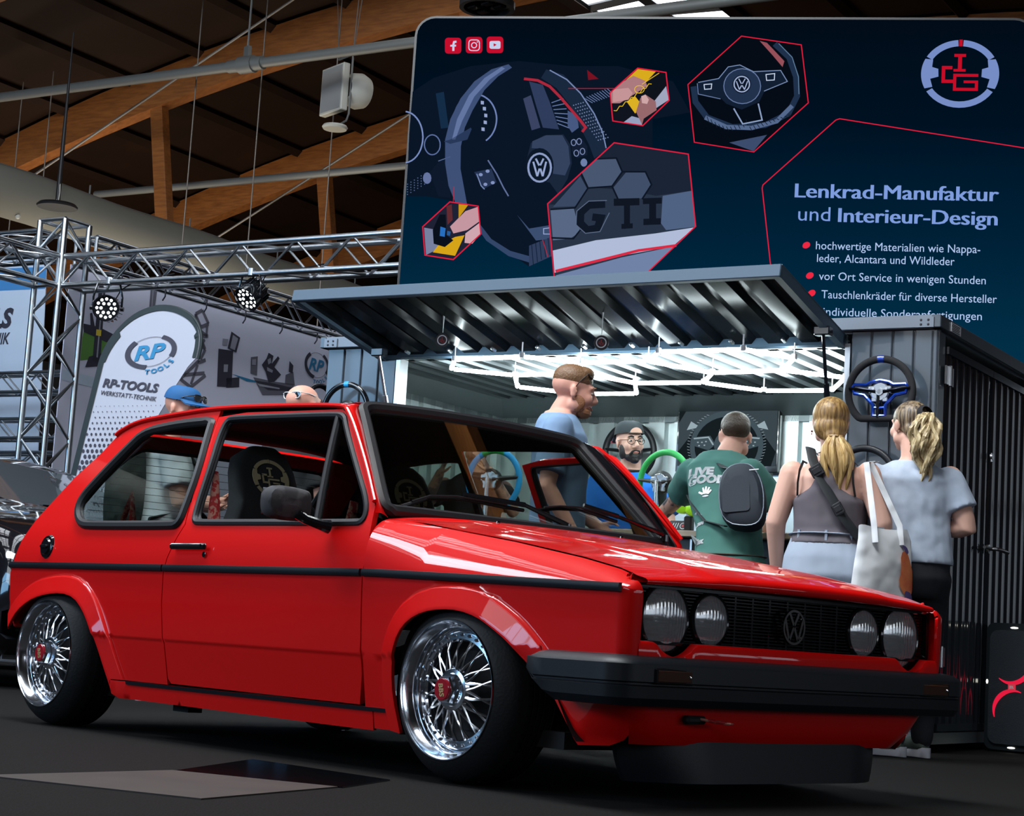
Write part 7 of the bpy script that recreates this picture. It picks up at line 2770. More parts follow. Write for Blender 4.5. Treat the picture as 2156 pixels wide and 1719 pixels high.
mb.build('grille', 'interior_dark', bc)
for x in (-5.45, -8.3):
    for y in (.74, 2.46):
        M = frame((x, y - .1 if y < 1 else y + .1, .31), (1, 0, 0), (0, 0, 1))
        mb = MB()
        mb.lathe([(.19, .0), (.24, .01), (.30, -.01), (.31, -.05), (.31, -.17), (.29, -.2), (.19, -.2)], M, 40, closed=True)
        w = mb.build('tyre', 'tyre', bc)
        MB().lathe([(.0, -.02), (.05, -.01), (.06, -.03), (.15, -.02), (.19, .0), (.19, -.1)], M, 30).build('rim', 'dark_metal', w)
for o in [bc] + []:
    pass
for o in list(bc.children_recursive):
    if o.type == 'MESH':
        for v in o.data.vertices:
            v.co = V((v.co.x + DX, DY + .62 + (v.co.y - .62) * .86, v.co.z))
# ------------------------------------------------------------------ people (local frame: x = own right, y = forward, z up; 1.75 m tall unless scaled)


def hair_mat(name, c1, c2, scale=38):
    m = mat(name, c1, rough=0.42)
    nt = m.node_tree
    b = nt.nodes['Principled BSDF']
    tc = nt.nodes.new('ShaderNodeTexCoord')
    mp = nt.nodes.new('ShaderNodeMapping')
    mp.inputs['Scale'].default_value = (1, 1, .08)
    n = nt.nodes.new('ShaderNodeTexNoise')
    n.inputs['Scale'].default_value = scale * 2.2
    n.inputs['Detail'].default_value = 3
    r = nt.nodes.new('ShaderNodeValToRGB')
    r.color_ramp.elements[0].position = .38
    r.color_ramp.elements[1].position = .64
    r.color_ramp.elements[0].color = (*c1, 1)
    r.color_ramp.elements[1].color = (*c2, 1)
    bp_ = nt.nodes.new('ShaderNodeBump')
    bp_.inputs['Strength'].default_value = .5
    bp_.inputs['Distance'].default_value = .006
    nt.links.new(tc.outputs['Object'], mp.inputs['Vector'])
    nt.links.new(mp.outputs[0], n.inputs['Vector'])
    nt.links.new(n.outputs['Fac'], r.inputs['Fac'])
    nt.links.new(n.outputs['Fac'], bp_.inputs['Height'])
    nt.links.new(r.outputs['Color'], b.inputs['Base Color'])
    nt.links.new(bp_.outputs['Normal'], b.inputs['Normal'])


hair_mat('hair_blonde', (0.16, 0.085, 0.03), (0.40, 0.25, 0.09))
hair_mat('hair_blonde_tip', (0.36, 0.22, 0.08), (0.66, 0.46, 0.19))
hair_mat('hair_ash', (0.045, 0.03, 0.022), (0.30, 0.22, 0.13))
hair_mat('hair_ash_tip', (0.24, 0.17, 0.08), (0.62, 0.50, 0.28))


def ring_loft(mb, rings, M, n=22, expo=2.3):
    """rings: (centre, rx, ry, tiltX) closed ellipse stack."""
    rows = []
    for (c, rx, ry, *t) in rings:
        tx = t[0] if t else 0.0
        row = []
        for k in range(n):
            a = 2 * pi * k / n
            ca, sa = cos(a), sin(a)
            x = rx * abs(ca) ** (2 / expo) * (1 if ca >= 0 else -1)
            y = ry * abs(sa) ** (2 / expo) * (1 if sa >= 0 else -1)
            row.append(M @ (V(c) + V((x, y * cos(tx), y * sin(tx)))))
        rows.append(row)
    mb.grid(rows, closed_u=True)
    mb.add(rows[0], [tuple(range(n))])
    mb.add(rows[-1], [tuple(range(n))[::-1]])


def limb(mb, pts, rad, M, n=14):
    """Tapered limb with rounded ends."""
    P = [M @ V(p) for p in pts]
    Q, R = [], []
    for i in range(len(P) - 1):
        for k in range(6):
            t = k / 6
            Q.append(P[i].lerp(P[i + 1], t))
            R.append(rad[i] * (1 - t) + rad[i + 1] * t)
    Q.append(P[-1])
    R.append(rad[-1])
    mb.tube(Q, R, n)
    mb.ball(P[0], rad[0], 12)
    mb.ball(P[-1], rad[-1], 12)


def hand(mb, wrist, d, palm_n, M, s=1.0, curl=.5, side=1):
    """Hand: palm, four fingers, thumb. d = pointing direction, palm_n = palm normal (local), side +1 when the thumb lies towards d x palm_n."""
    d, pn = V(d).normalized(), V(palm_n).normalized()
    w = d.cross(pn).normalized() * side
    o = V(wrist)
    rows = []
    for t, rw, rt in ((-.01, .026, .019), (.02, .030, .018), (.05, .039, .016), (.08, .042, .014), (.095, .040, .012)):
        row = []
        for k in range(12):
            a = 2 * pi * k / 12
            row.append(M @ (o + d * t * s + w * (rw * s * cos(a)) + pn * (rt * s * sin(a))))
        rows.append(row)
    mb.grid(rows, closed_u=True)
    mb.add(rows[0], [tuple(range(12))]).add(rows[-1], [tuple(range(12))[::-1]])
    for off, L, r in ((.031, .072, .0085), (.011, .081, .009), (-.010, .075, .0087), (-.030, .058, .0078)):
        p = o + d * .088 * s + w * off * s
        q = [p]
        an = 0
        for seg in (.46, .30, .24):
            an += curl * .75
            q.append(q[-1] + (d * cos(an) + pn * sin(an)) * L * seg * s)
        mb.tube([M @ v for v in q], [r * s, r * .96 * s, r * .88 * s, r * .62 * s], 8)
        mb.ball(M @ q[-1], r * .62 * s, 8)
    t0 = o + d * .025 * s + w * .030 * s
    t1 = t0 + (d * .55 + w * .75 + pn * .35).normalized() * .040 * s
    t2 = t1 + (d * .85 + w * .35 + pn * .45).normalized() * .030 * s
    t3 = t2 + (d * .95 + pn * .5).normalized() * .024 * s
    mb.tube([M @ v for v in (t0, t1, t2, t3)], [.014 * s, .0115 * s, .010 * s, .007 * s], 8)
    mb.ball(M @ t3, .007 * s, 8)


def head_shape(mb, H, jaw=1.0, detail=True):
    mb.ball(H @ V((0, -.018, .040)), (.076, .097, .080), 22, H.to_3x3())
    mb.ball(H @ V((0, .030, -.012)), (.066, .062, .088), 20, H.to_3x3())
    mb.ball(H @ V((0, .046, -.074)), (.046 * jaw, .044, .036), 16, H.to_3x3())
    mb.ball(H @ V((0, .072, -.094)), (.024, .018, .018), 12, H.to_3x3())
    for s in (-1, 1):
        mb.ball(H @ V((s * .036, .062, -.022)), (.028, .030, .030), 12, H.to_3x3())
        mb.ball(H @ V((s * .052, .012, -.058)), (.022, .040, .034), 12, H.to_3x3())
        e = H.to_3x3() @ Matrix.Rotation(s * -.35, 3, 'Z')
        mb.ball(H @ V((s * .079, -.010, -.004)), (.008, .020, .033), 12, e)
        mb.ball(H @ V((s * .083, -.016, .010)), (.008, .012, .018), 10, e)
    mb.tube([H @ V(p) for p in ((0, .086, .026), (0, .098, .004), (0, .114, -.020), (0, .100, -.034))], [.010, .011, .015, .011], 10)
    for s in (-1, 1):
        mb.ball(H @ V((s * .012, .098, -.026)), .011, 8)
    mb.tube([H @ V(p) for p in ((-.050, .072, .034), (-.02, .086, .038), (.02, .086, .038), (.050, .072, .034))], [.009, .011, .011, .009], 8)
    mb.tube([H @ V(p) for p in ((-.024, .084, -.060), (0, .094, -.058), (.024, .084, -.060))], [.006, .009, .006], 8)


def face_parts(H, root_body, iris='eye_dark', brow='hair_brown'):
    for s in (-1, 1):
        e = MB().ball(H @ V((s * .030, .0815, .010)), (.0135, .009, .0075), 14, H.to_3x3()).build('eye', 'eye_white', root_body)
        MB().ball(H @ V((s * .030, .0888, .010)), (.0058, .0042, .0058), 10, H.to_3x3()).build('iris', iris, root_body)
        MB().tube([H @ V((s * .014, .094, .034)), H @ V((s * .030, .094, .040)), H @ V((s * .050, .082, .034))], [.004, .005, .003], 6).build('eyebrow', brow, root_body)
    MB().tube([H @ V(p) for p in ((-.029, .086, -.052), (-.015, .0955, -.060), (0, .0995, -.062), (.015, .0955, -.060), (.029, .086, -.052))], [.0025, .0045, .0055, .0045, .0025], 8, flat=.8).build('mouth', 'lip', root_body)


def person_frame(x, y, head_deg, z=0):
    a = radians(head_deg)
    f = HX * sin(a) + HY * cos(a)
    r = HX * cos(a) - HY * sin(a)
    return frame(hall(x, y, z), r, f)


def fit_root(name_label, M):
    p = M.translation
    return thing('person', name_label, 'person', (p.x, p.y, 0), 0)


def head_frame(M, pos, yaw=0, pitch=0, roll=0):
    return M @ Matrix.Translation(V(pos)) @ Matrix.Rotation(radians(-yaw), 4, 'Z') @ Matrix.Rotation(radians(pitch), 4, 'X') @ Matrix.Rotation(radians(roll), 4, 'Y')


STAND = dict(hip=.095, knee=(.10, .015, .50), ankle=(.10, -.02, .085))


def legs(mb, M, s, grow=0.0, bare=True, spread=0.0, z0=0.0, knees=None):
    for sd in (-1, 1):
        hip, kn, an = (sd * .09, 0, .92), (sd * (.105 + spread), .02, .50), (sd * (.11 + spread * 1.6), -.015, .09)
        limb(mb, [V(hip) * s, V(kn) * s, V(an) * s], [(.088 + grow) * s, (.060 + grow) * s, (.042 + grow * 1.4) * s], M)


def plain_shoes(M, s, m, parent, spread=0.0, sole='shoe_sole'):
    for sd in (-1, 1):
        x = sd * (.11 + spread * 1.6)
        mb = MB()
        rows = []
        for y, w, h in ((-.085, .028, .055), (-.07, .036, .085), (-.02, .040, .10), (.05, .044, .075), (.12, .048, .055), (.17, .040, .045), (.195, .018, .035)):
            row = []
            for k in range(12):
                a = 2 * pi * k / 12
                row.append(M @ (V((x + w * cos(a), y, max(.016, .016 + h * .5 + h * .5 * sin(a)))) * s))
            rows.append(row)
        mb.grid(rows, closed_u=True)
        mb.add(rows[0], [tuple(range(12))]).add(rows[-1], [tuple(range(12))[::-1]])
        sh = mb.build('shoe', m, parent)
        mb = MB()
        lp = [(x - .030, -.095), (x + .030, -.095), (x + .044, .0), (x + .052, .11), (x + .040, .185), (x, .207), (x - .040, .185), (x - .052, .11), (x - .044, .0)]
        mb.prism([(p[0] * s, p[1] * s) for p in smooth_loop(lp, 2)], .024 * s, M)
        mb.build('shoe_sole', sole, sh)


def sleeve(mb, pts, rad, M):
    P = [M @ V(p) for p in pts]
    Q, R = [], []
    for i in range(len(P) - 1):
        for k in range(5):
            t = k / 5
            Q.append(P[i].lerp(P[i + 1], t))
            R.append(rad[i] * (1 - t) + rad[i + 1] * t)
    Q.append(P[-1]); R.append(rad[-1])
    mb.tube(Q, R, 16)
    mb.ball(P[0], rad[0], 14)


def sunglasses(H, parent, mfr='frame_dark', mlens='shade_lens', z=.0, y=.0, tilt=0.0, w=1.0):
    G = H @ Matrix.Translation((0, y, z)) @ Matrix.Rotation(radians(tilt), 4, 'X')
    mb = MB()
    for s in (-1, 1):
        lp = [(s * .008, .014), (s * .06 * w, .016), (s * .064 * w, -.004), (s * .05 * w, -.022), (s * .022, -.022), (s * .010, -.006)]
        lp = smooth_loop(lp, 2)
        mb.tube([G @ V((p[0], .004 - .25 * p[0] * p[0] * 10, p[1])) for p in lp], .0032, 6, closed=True)
        mb.tube([G @ V((s * .064 * w, -.006, .010)), G @ V((s * .080, -.06, .008)), G @ V((s * .083, -.11, -.004))], .0028, 6)
    mb.tube([G @ V((-.009, .004, .008)), G @ V((.009, .004, .008))], .0035, 6)
    g = mb.build('glasses', mfr, parent)
    if mlens:
        for s in (-1, 1):
            lp = smooth_loop([(s * .008, .014), (s * .06 * w, .016), (s * .064 * w, -.004), (s * .05 * w, -.022), (s * .022, -.022), (s * .010, -.006)], 2)
            mb = MB()
            mb.add([G @ V((p[0], .004 - .25 * p[0] * p[0] * 10, p[1])) for p in lp], [tuple(range(len(lp)))])
            mb.build('glasses_lens', mlens, g, smooth=False)
    return g


# ---- man in the grey-blue T-shirt, seen from behind on his right side
M = person_frame(-1.43, -1.45, 62) @ Matrix.Scale(1.05, 4)
s = 1.0
root = fit_root('tall man in a plain grey-blue T-shirt in profile with glasses pushed up on his head', M)
H = head_frame(M, (0.0, .045, 1.612), -8, -8)
mb = MB()
head_shape(mb, H)
limb(mb, [(0, -.03, 1.45), (0, -.005, 1.52), (0, .02, 1.57)], [.070, .064, .060], M)
ring_loft(mb, [((0, 0, .86), .15, .10), ((0, 0, .95), .165, .115), ((0, .0, 1.08), .15, .105), ((0, .0, 1.25), .175, .12), ((0, -.01, 1.40), .185, .11), ((0, -.02, 1.47), .12, .085), ((0, -.02, 1.52), .07, .07)], M)
for sd, pts in ((1, [(.20, -.02, 1.43), (.245, -.05, 1.14), (.225, .10, .90)]), (-1, [(-.20, -.02, 1.43), (-.25, .0, 1.14), (-.20, .18, 1.0)])):
    limb(mb, pts, [.058, .044, .030], M)
    d = V(pts[2]) - V(pts[1])
    hand(mb, pts[2], d, (-sd, .2, 0), M, 1.0, .35, sd)
legs(mb, M, s)
body = bake_remesh(mb, 'body', 'skin_pink', root, .0075, 5)
face_parts(H, body, brow='beard_ginger')
mb = MB()
ring_loft(mb, [((0, 0, .88), .178, .135), ((0, 0, 1.0), .176, .135), ((0, 0, 1.15), .178, .132), ((0, 0, 1.28), .198, .142), ((0, -.01, 1.40), .205, .132), ((0, -.02, 1.47), .150, .105), ((0, -.02, 1.505), .090, .085)], M)
for sd, e in ((1, (.238, -.045, 1.20)), (-1, (-.238, -.01, 1.20))):
    sleeve(mb, [(sd * .19, -.015, 1.42), e], [.078, .082], M)
bake_remesh(mb, 'shirt', 'shirt_greyblue', root, .010, 5)
mb = MB()
ring_loft(mb, [((0, 0, .82), .165, .12), ((0, 0, .95), .172, .125), ((0, 0, 1.0), .165, .12)], M)
legs(mb, M, s, .018)
bake_remesh(mb, 'trousers', 'jeans', root, .012, 4)
plain_shoes(M, s, 'trousers_black', root)
mb = MB()
mb.ball(H @ V((0, -.018, .066)), (.0785, .099, .074), 24, H.to_3x3())
mb.ball(H @ V((0, .030, .102)), (.058, .052, .034), 16, H.to_3x3())
bake_remesh(mb, 'hair', 'hair_ginger', root, .007, 3)
mb = MB()
mb.ball(H @ V((0, .055, -.082)), (.050, .046, .032), 14, H.to_3x3())
for sd in (-1, 1):
    mb.ball(H @ V((sd * .058, .022, -.050)), (.014, .034, .042), 12, H.to_3x3())
mb.build('beard', 'beard_ginger', root)
sunglasses(H, root, 'frame_dark', 'shade_lens', .095, .055, 50)

# ---- stand man behind the counter in a backwards cap
M = person_frame(-2.18, .78, 155, .07)
root = fit_root('smiling bearded man in a blue shirt and backwards cap behind the counter', M)
H = head_frame(M, (.01, .03, 1.645), -26, -3, 4)
mb = MB()
head_shape(mb, H, 1.08)
limb(mb, [(0, -.03, 1.42), (0, -.01, 1.52), (0, .01, 1.60)], [.068, .064, .062], M)
ring_loft(mb, [((0, 0, .84), .16, .11), ((0, 0, .95), .17, .12), ((0, .0, 1.08), .165, .12), ((0, .0, 1.25), .18, .125), ((0, -.01, 1.36), .185, .11), ((0, -.02, 1.44), .12, .085), ((0, -.02, 1.48), .07, .07)], M)
for sd, pts in ((1, [(.20, -.02, 1.39), (.25, .02, 1.16), (.16, .24, 1.10)]), (-1, [(-.20, -.02, 1.39), (-.26, .04, 1.14), (-.15, .26, 1.10)])):
    limb(mb, pts, [.056, .046, .031], M)
    hand(mb, pts[2], V(pts[2]) - V(pts[1]), (0, 0, -1), M, 1.0, .25, -sd)
legs(mb, M, .98)
body = bake_remesh(mb, 'body', 'skin_fair', root, .0065, 4)
face_parts(H, body, brow='hair_black')
mb = MB()
ring_loft(mb, [((0, 0, .84), .182, .14), ((0, 0, 1.0), .182, .14), ((0, 0, 1.15), .186, .14), ((0, 0, 1.28), .200, .145), ((0, -.01, 1.37), .200, .130), ((0, -.02, 1.44), .140, .100), ((0, -.02, 1.472), .088, .083)], M)
for sd in (1, -1):
    sleeve(mb, [(sd * .19, -.015, 1.38), (sd * .245, .01, 1.20)], [.078, .078], M)
bake_remesh(mb, 'shirt', 'shirt_blue', root, .010, 4)
mb = MB()
mb.tube([M @ V((.088 * cos(a), -.018 + .083 * sin(a), 1.478 - .012 * sin(a))) for a in [2 * pi * i / 24 for i in range(24)]], .010, 8, closed=True)
mb.build('shirt_collar', 'shirt_black', root)
mb = MB()
ring_loft(mb, [((0, 0, .78), .165, .12), ((0, 0, .95), .178, .128), ((0, 0, 1.0), .17, .12)], M)
legs(mb, M, .98, .018)
bake_remesh(mb, 'trousers', 'trousers_black', root, .012, 4)
plain_shoes(M, .98, 'trousers_black', root)
# beard and moustache
mb = MB()
mb.ball(H @ V((0, .050, -.088)), (.054, .048, .034), 16, H.to_3x3())
mb.ball(H @ V((0, .074, -.108)), (.032, .024, .024), 12, H.to_3x3())
for sd in (-1, 1):
    mb.ball(H @ V((sd * .060, .020, -.056)), (.016, .036, .050), 12, H.to_3x3())
    mb.tube([H @ V((sd * .002, .100, -.047)), H @ V((sd * .022, .096, -.053)), H @ V((sd * .036, .082, -.075))], [.006, .008, .009], 8)
bake_remesh(mb, 'beard', 'hair_black', root, .006, 2)
# cap worn backwards
mb = MB()
rows = []
for th in range(0, 10):
    t = radians(90 * th / 9)
    row = []
    for k in range(32):
        a = 2 * pi * k / 32
        z = .052 + .088 * sin(t)
        zz = z - (.020 * max(0, -sin(a)) if th == 0 else 0) + (.012 * max(0, sin(a)) if th == 0 else 0)
        row.append(H @ V((.090 * cos(t) ** .6 * cos(a), -.012 + .112 * cos(t) ** .6 * sin(a), zz)))
    rows.append(row)
mb.grid(rows, closed_u=True)
cp = mb.build('cap', 'cap_dark', root)
mb = MB()
bl = arc(0, .087, .042, 0, 180, 12, .028)
mb.grid([[H @ V((x * 1.0, .101 - 4 * x * x, .056 + (z - .087) * 1.35)) for x, z in bl], [H @ V((x * 1.0, .1015 - 4 * x * x, .060)) for x, z in bl]])
mb.build('cap_opening', 'skin_fair', cp)
mb = MB()
mb.tube([H @ V((x, .1045 - 4.2 * x * x, .058)) for x in (-.05, -.03, -.01, .01, .03, .05)], .009, 8, flat=.35, up=(0, 0, 1))
mb.build('cap_strap', 'cap_dark', cp)
mb = MB()
r0 = [H @ V((.085 * cos(a), -.03 + .095 * sin(a), .045)) for a in [radians(-160 + 140 * i / 12) for i in range(13)]]
r1 = [H @ V((.080 * cos(a), -.055 + .150 * sin(a), .010)) for a in [radians(-160 + 140 * i / 12) for i in range(13)]]
mb.grid([r0, r1]).grid([[p - V((0, 0, .006)) for p in r] for r in (r0, r1)])
pk = mb.build('cap_peak', 'cap_navy', cp)
MB().tube([p - V((0, 0, .003)) for p in r1], .005, 6).build('cap_piping', 'red_edge', cp)
# round spectacles
mb = MB()
for sd in (-1, 1):
    mb.tube([H @ V((sd * .033 + .023 * cos(a), .104 - .35 * abs(.023 * cos(a)) * (1 if sd * cos(a) > 0 else .2), .008 + .020 * sin(a))) for a in [2 * pi * i / 24 for i in range(24)]], .0022, 6, closed=True)
    mb.tube([H @ V((sd * .056, .097, .014)), H @ V((sd * .080, .04, .016)), H @ V((sd * .084, -.01, .012))], .0022, 6)
mb.tube([H @ V((-.010, .105, .012)), H @ V((0, .108, .015)), H @ V((.010, .105, .012))], .0022, 6)
mb.build('spectacles', 'frame_dark', root)

# ---- man in the green T-shirt leaning on the counter, seen from behind
M = person_frame(-.97, -.36, -14)
MI = M.inverted()
L = lambda x, y, z: MI @ hall(x, y, z)
root = fit_root('man in a dark green printed T-shirt leaning one tattooed arm on the counter', M)
H = head_frame(M, L(-1.125, -.02, 1.645), -16, -16) @ Matrix.Scale(1.05, 4)
mb = MB()
head_shape(mb, H)
limb(mb, [L(-1.13, -.15, 1.46), L(-1.13, -.10, 1.54), L(-1.125, -.05, 1.60)], [.070, .066, .062], M)
TC = [L(-.97, -.38, .86), L(-.97, -.37, .98), L(-.99, -.345, 1.10), L(-1.05, -.27, 1.25), L(-1.10, -.205, 1.43), L(-1.125, -.165, 1.512)]
TR = [(.155, .115, 0), (.160, .115, -.1), (.155, .11, -.25), (.180, .12, -.4), (.188, .11, -.45), (.12, .08, -.45)]
ring_loft(mb, [(c, *r) for c, r in zip(TC, TR)], M)
AL = [L(-1.30, -.20, 1.44), L(-1.435, -.02, 1.325), L(-1.655, .06, 1.155)]
AR = [L(-.92, -.25, 1.435), L(-.80, -.12, 1.22), L(-.95, .08, 1.155)]
limb(mb, AR, [.058, .046, .031], M)
hand(mb, AR[2], (-.3, 1, 0), (0, 0, -1), M, 1.0, .2, -1)
legs(mb, M, 1.0)
body = bake_remesh(mb, 'body', 'skin_pink', root, .0075, 5)
mb = MB()
limb(mb, AL, [.060, .050, .034], M)
hand(mb, AL[2], V((-.8, .5, -.12)), (0, 0, -1), M, 1.0, .22, 1)
bake_remesh(mb, 'tattooed_arm', 'skin_tattoo', root, .0065, 4)
mb = MB()
GR = [(.200, .150, 0), (.186, .140, -.1), (.178, .132, -.25), (.202, .142, -.4), (.208, .130, -.45), (.135, .10, -.45)]
TS = [L(-.965, -.385, .925)] + TC[1:]
ring_loft(mb, [(c, *r) for c, r in zip(TS, GR)], M)
for pts, k in ((AL, .95), (AR, .8)):
    sleeve(mb, [V(pts[0]) * .97 + V((0, 0, .03)), V(pts[0]).lerp(V(pts[1]), k)], [.084, .090], M)
sh = bake_remesh(mb, 'shirt', 'shirt_green', root, .010, 4)
mb = MB()
ring_loft(mb, [((0, -.02, .80), .165, .125), ((0, -.02, .92), .172, .13), ((0, -.01, 1.0), .168, .125)], M)
legs(mb, M, 1.0, .018)
bake_remesh(mb, 'jeans', 'jeans', root, .012, 4)
mb = MB()
mb.tube([M @ V((.180 * cos(a), -.012 + .137 * sin(a), .965)) for a in [2 * pi * i / 28 for i in range(28)]], .022, 8, closed=True, flat=.25, up=(0, 0, 1))
mb.build('belt', 'belt_brown', root)
plain_shoes(M, 1.0, 'trousers_black', root)
mb = MB()
mb.ball(H @ V((0, -.020, .062)), (.0800, .101, .074), 24, H.to_3x3())
mb.ball(H @ V((0, -.046, .036)), (.0765, .076, .066), 20, H.to_3x3())
bake_remesh(mb, 'hair', 'hair_brown', root, .007, 3)
sunglasses(H, root, 'frame_dark', 'shade_lens', .085, .062, 45)
# print on the shirt back: letters and a waving hand, set on the bent back
MP = frame(hall(-1.06, -.40, 1.355), M.to_3x3() @ V((1, 0, -.05)), M.to_3x3() @ V((-.12, .36, .92)))


def on_back(nm, s_, x, y, size, w=None, bold=.004):
    o = text_mesh(nm, s_, size, MP @ Matrix.Translation((x, y, 0)), 'white_print', sh, .001, bold, 0, 'LEFT', w)
    wrap(o, sh)
    return o


def wrap(o, target, off=.004):
    """Lay a flat print on the cloth."""
    dg = bpy.context.evaluated_depsgraph_get()
    nrm = MP.to_3x3() @ V((0, 0, 1))
    from mathutils.bvhtree import BVHTree
    t = BVHTree.FromPolygons([v.co for v in target.data.vertices], [p.vertices for p in target.data.polygons])
    for v in o.data.vertices:
        hit = t.ray_cast(v.co + nrm * .3, -nrm)
        if hit[0]:
            v.co = hit[0] + nrm * off


on_back('shirt_letters', 'LIVE', -.172, .060, .062, .15)
on_back('shirt_letters', 'GOODLIFE', -.165, .008, .066, .34)
mb = MB()
mb.ball(MP @ V((-.045, -.075, 0)), (.020, .006, .022), 10, MP.to_3x3())
for a, L in ((-35, .030), (-14, .042), (4, .045), (22, .042), (62, .030)):
    q = V((-.045 - .030 * sin(radians(a)) * .6, -.062, 0))
    e = q + V((-sin(radians(a)), cos(radians(a)), 0)) * L
    mb.tube([MP @ q, MP @ e], [.0065, .005], 6)
wrap(mb.build('shirt_print', 'white_print', sh), sh)
mb = MB()
for x, y, r in ((-.085, -.165, .014), (-.055, -.185, .009)):
    mb.prism([(x, y + r), (x + r * .25, y + r * .25), (x + r, y), (x + r * .25, y - r * .25), (x, y - r), (x - r * .25, y - r * .25), (x - r, y), (x - r * .25, y + r * .25)], .001, MP)
wrap(mb.build('shirt_print', 'white_print', sh, smooth=False), sh)
on_back('shirt_letters', 'Thx', -.075, -.345, .034)
on_back('shirt_letters', 'Alright', -.07, -.238, .014)
# single-strap backpack on his right shoulder blade
bpk = thing('backpack', 'small black sling backpack worn across the green T-shirt', 'backpack', hall(-.86, -.55, 1.2))
MPk = frame(hall(-.875, -.455, 1.265), M.to_3x3() @ V((.985, .0, .12)), M.to_3x3() @ V((-.12, .30, .93)))
mb = MB()
rows = []
for dz, k in ((-.02, .88), (-.0, 1.0), (.05, 1.02), (.085, .96), (.105, .80), (.11, .5)):
    lp = smooth_loop([(-.10, -.165), (.06, -.205), (.125, -.16), (.135, .0), (.10, .12), (.045, .175), (-.06, .165), (-.115, .06)], 2)
    rows.append([MPk @ V((p[0] * k, p[1] * k, dz)) for p in lp])
mb.grid(rows, closed_u=True)
mb.add(rows[0], [tuple(range(len(lp)))]).add(rows[-1], [tuple(range(len(lp)))[::-1]])
pb = mb.build('pack_body', 'pack_cloth', bpk)
mb = MB()
mb.prism(rrect(-.085, -.12, .06, .045, .02), .016, MPk @ Matrix.Translation((0, 0, .098)))
mb.build('pack_pocket', 'pack_cloth', bpk)
mb = MB()
mb.tube([MPk @ V((p[0] * .97, p[1] * .97, .082)) for p in lp], .004, 6, closed=True)
mb.build('pack_zip', 'rim_grey', bpk)
MB().box((.085, .115, .104), (.05, .005, .004), MPk).build('pack_label', 'white_print', bpk, smooth=False)
mb = MB()
mb.tube([MPk @ V((-.02, .17, .0)), hall(-1.03, -.345, 1.44), hall(-1.12, -.275, 1.495), hall(-1.21, -.20, 1.50), hall(-1.22, -.10, 1.46)], [.026, .027, .027, .026, .024], 8, flat=.22)
mb.tube([MPk @ V((-.09, -.15, .0)), hall(-1.07, -.475, 1.14), hall(-1.17, -.42, 1.22), hall(-1.26, -.30, 1.29)], [.017, .016, .016, .016], 8, flat=.25)
mb.build('pack_strap', 'strap_black', bpk)

# ---- woman in the taupe racer-back top, seen from behind
M = person_frame(-.155, -1.05, -8)
s = .97
root = fit_root('woman with a low blonde ponytail in a taupe sleeveless top and grey trousers', M)
H = head_frame(M, (-.015, .015, 1.585), -14, -2)
mb = MB()
head_shape(mb, H, .92)
limb(mb, [(0, -.03, 1.36), (0, -.02, 1.45), (-.01, .0, 1.54)], [.058, .052, .052], M)
ring_loft(mb, [((0, 0, .78), .185, .125), ((0, -.01, .88), .205, .145), ((0, 0, .98), .185, .125), ((0, .0, 1.08), .155, .105), ((0, .0, 1.20), .165, .115), ((0, -.01, 1.31), .178, .108), ((0, -.02, 1.375), .12, .075), ((0, -.02, 1.42), .06, .06)], M)
for sd, pts in ((-1, [(-.185, -.02, 1.335), (-.255, -.03, 1.09), (-.262, .05, .86)]), (1, [(.185, -.02, 1.335), (.262, -.03, 1.10), (.262, .06, .86)])):
    limb(mb, pts, [.062, .050, .030], M)
    hand(mb, pts[2], V(pts[2]) - V(pts[1]), (-sd, 0, 0), M, .93, .35, sd)
for sd in (-1, 1):
    limb(mb, [(sd * .095, 0, .86), (sd * .105, .02, .48), (sd * .11, -.015, .09)], [.115, .066, .043], M)
body = bake_remesh(mb, 'body', 'skin_fair', root, .0075, 6)
# top: body panel narrowing to a racer back
mb = MB()
ring_loft(mb, [((0, -.01, .99), .185, .138), ((0, 0, 1.06), .170, .124), ((0, 0, 1.12), .172, .124), ((0, .0, 1.20), .180, .130), ((0, .0, 1.225), .158, .131), ((0, .0, 1.26), .116, .131), ((0, -.006, 1.30), .088, .126), ((0, -.010, 1.345), .074, .110), ((0, -.014, 1.385), .070, .088), ((0, -.016, 1.41), .062, .070)], M)
bake_remesh(mb, 'tank_top', 'top_taupe', root, .0085, 4)
mb = MB()
for sd in (-1, 1):
    mb.tube([M @ V(p) for p in ((sd * .140, -.085, 1.22), (sd * .134, -.112, 1.28), (sd * .128, -.108, 1.34), (sd * .124, -.06, 1.388), (sd * .12, .02, 1.385))], .0085, 6, flat=.3)
mb.build('bra_straps', 'strap_black', root)
mb = MB()
ring_loft(mb, [((0, -.012, .78), .200, .140), ((0, -.02, .84), .215, .158), ((0, -.015, .93), .208, .150), ((0, -.005, 1.0), .186, .134), ((0, 0, 1.045), .174, .126)], M)
for sd in (-1, 1):
    limb(mb, [(sd * .100, -.012, .84), (sd * .106, .0, .68), (sd * .108, .02, .48), (sd * .112, -.015, .10)], [.126, .118, .088, .075], M)
tr = bake_remesh(mb, 'trousers', 'trousers_grey', root, .011, 4)
mb = MB()
mb.tube([M @ V((.180 * cos(a), -.002 + .131 * sin(a), 1.035 - .006 * sin(a))) for a in [2 * pi * i / 28 for i in range(28)]], .016, 8, closed=True, flat=.3, up=(0, 0, 1))
for x in (-.12, .02, .13):
    mb.box((0, 0, 0), (.012, .012, .05), M @ Matrix.Translation((x, -.002 - .131 * sqrt(1 - (x / .18) ** 2) - .004, 1.03)))
mb.build('waistband', 'trousers_grey', tr)
plain_shoes(M, s, 'shoe_sole', root)
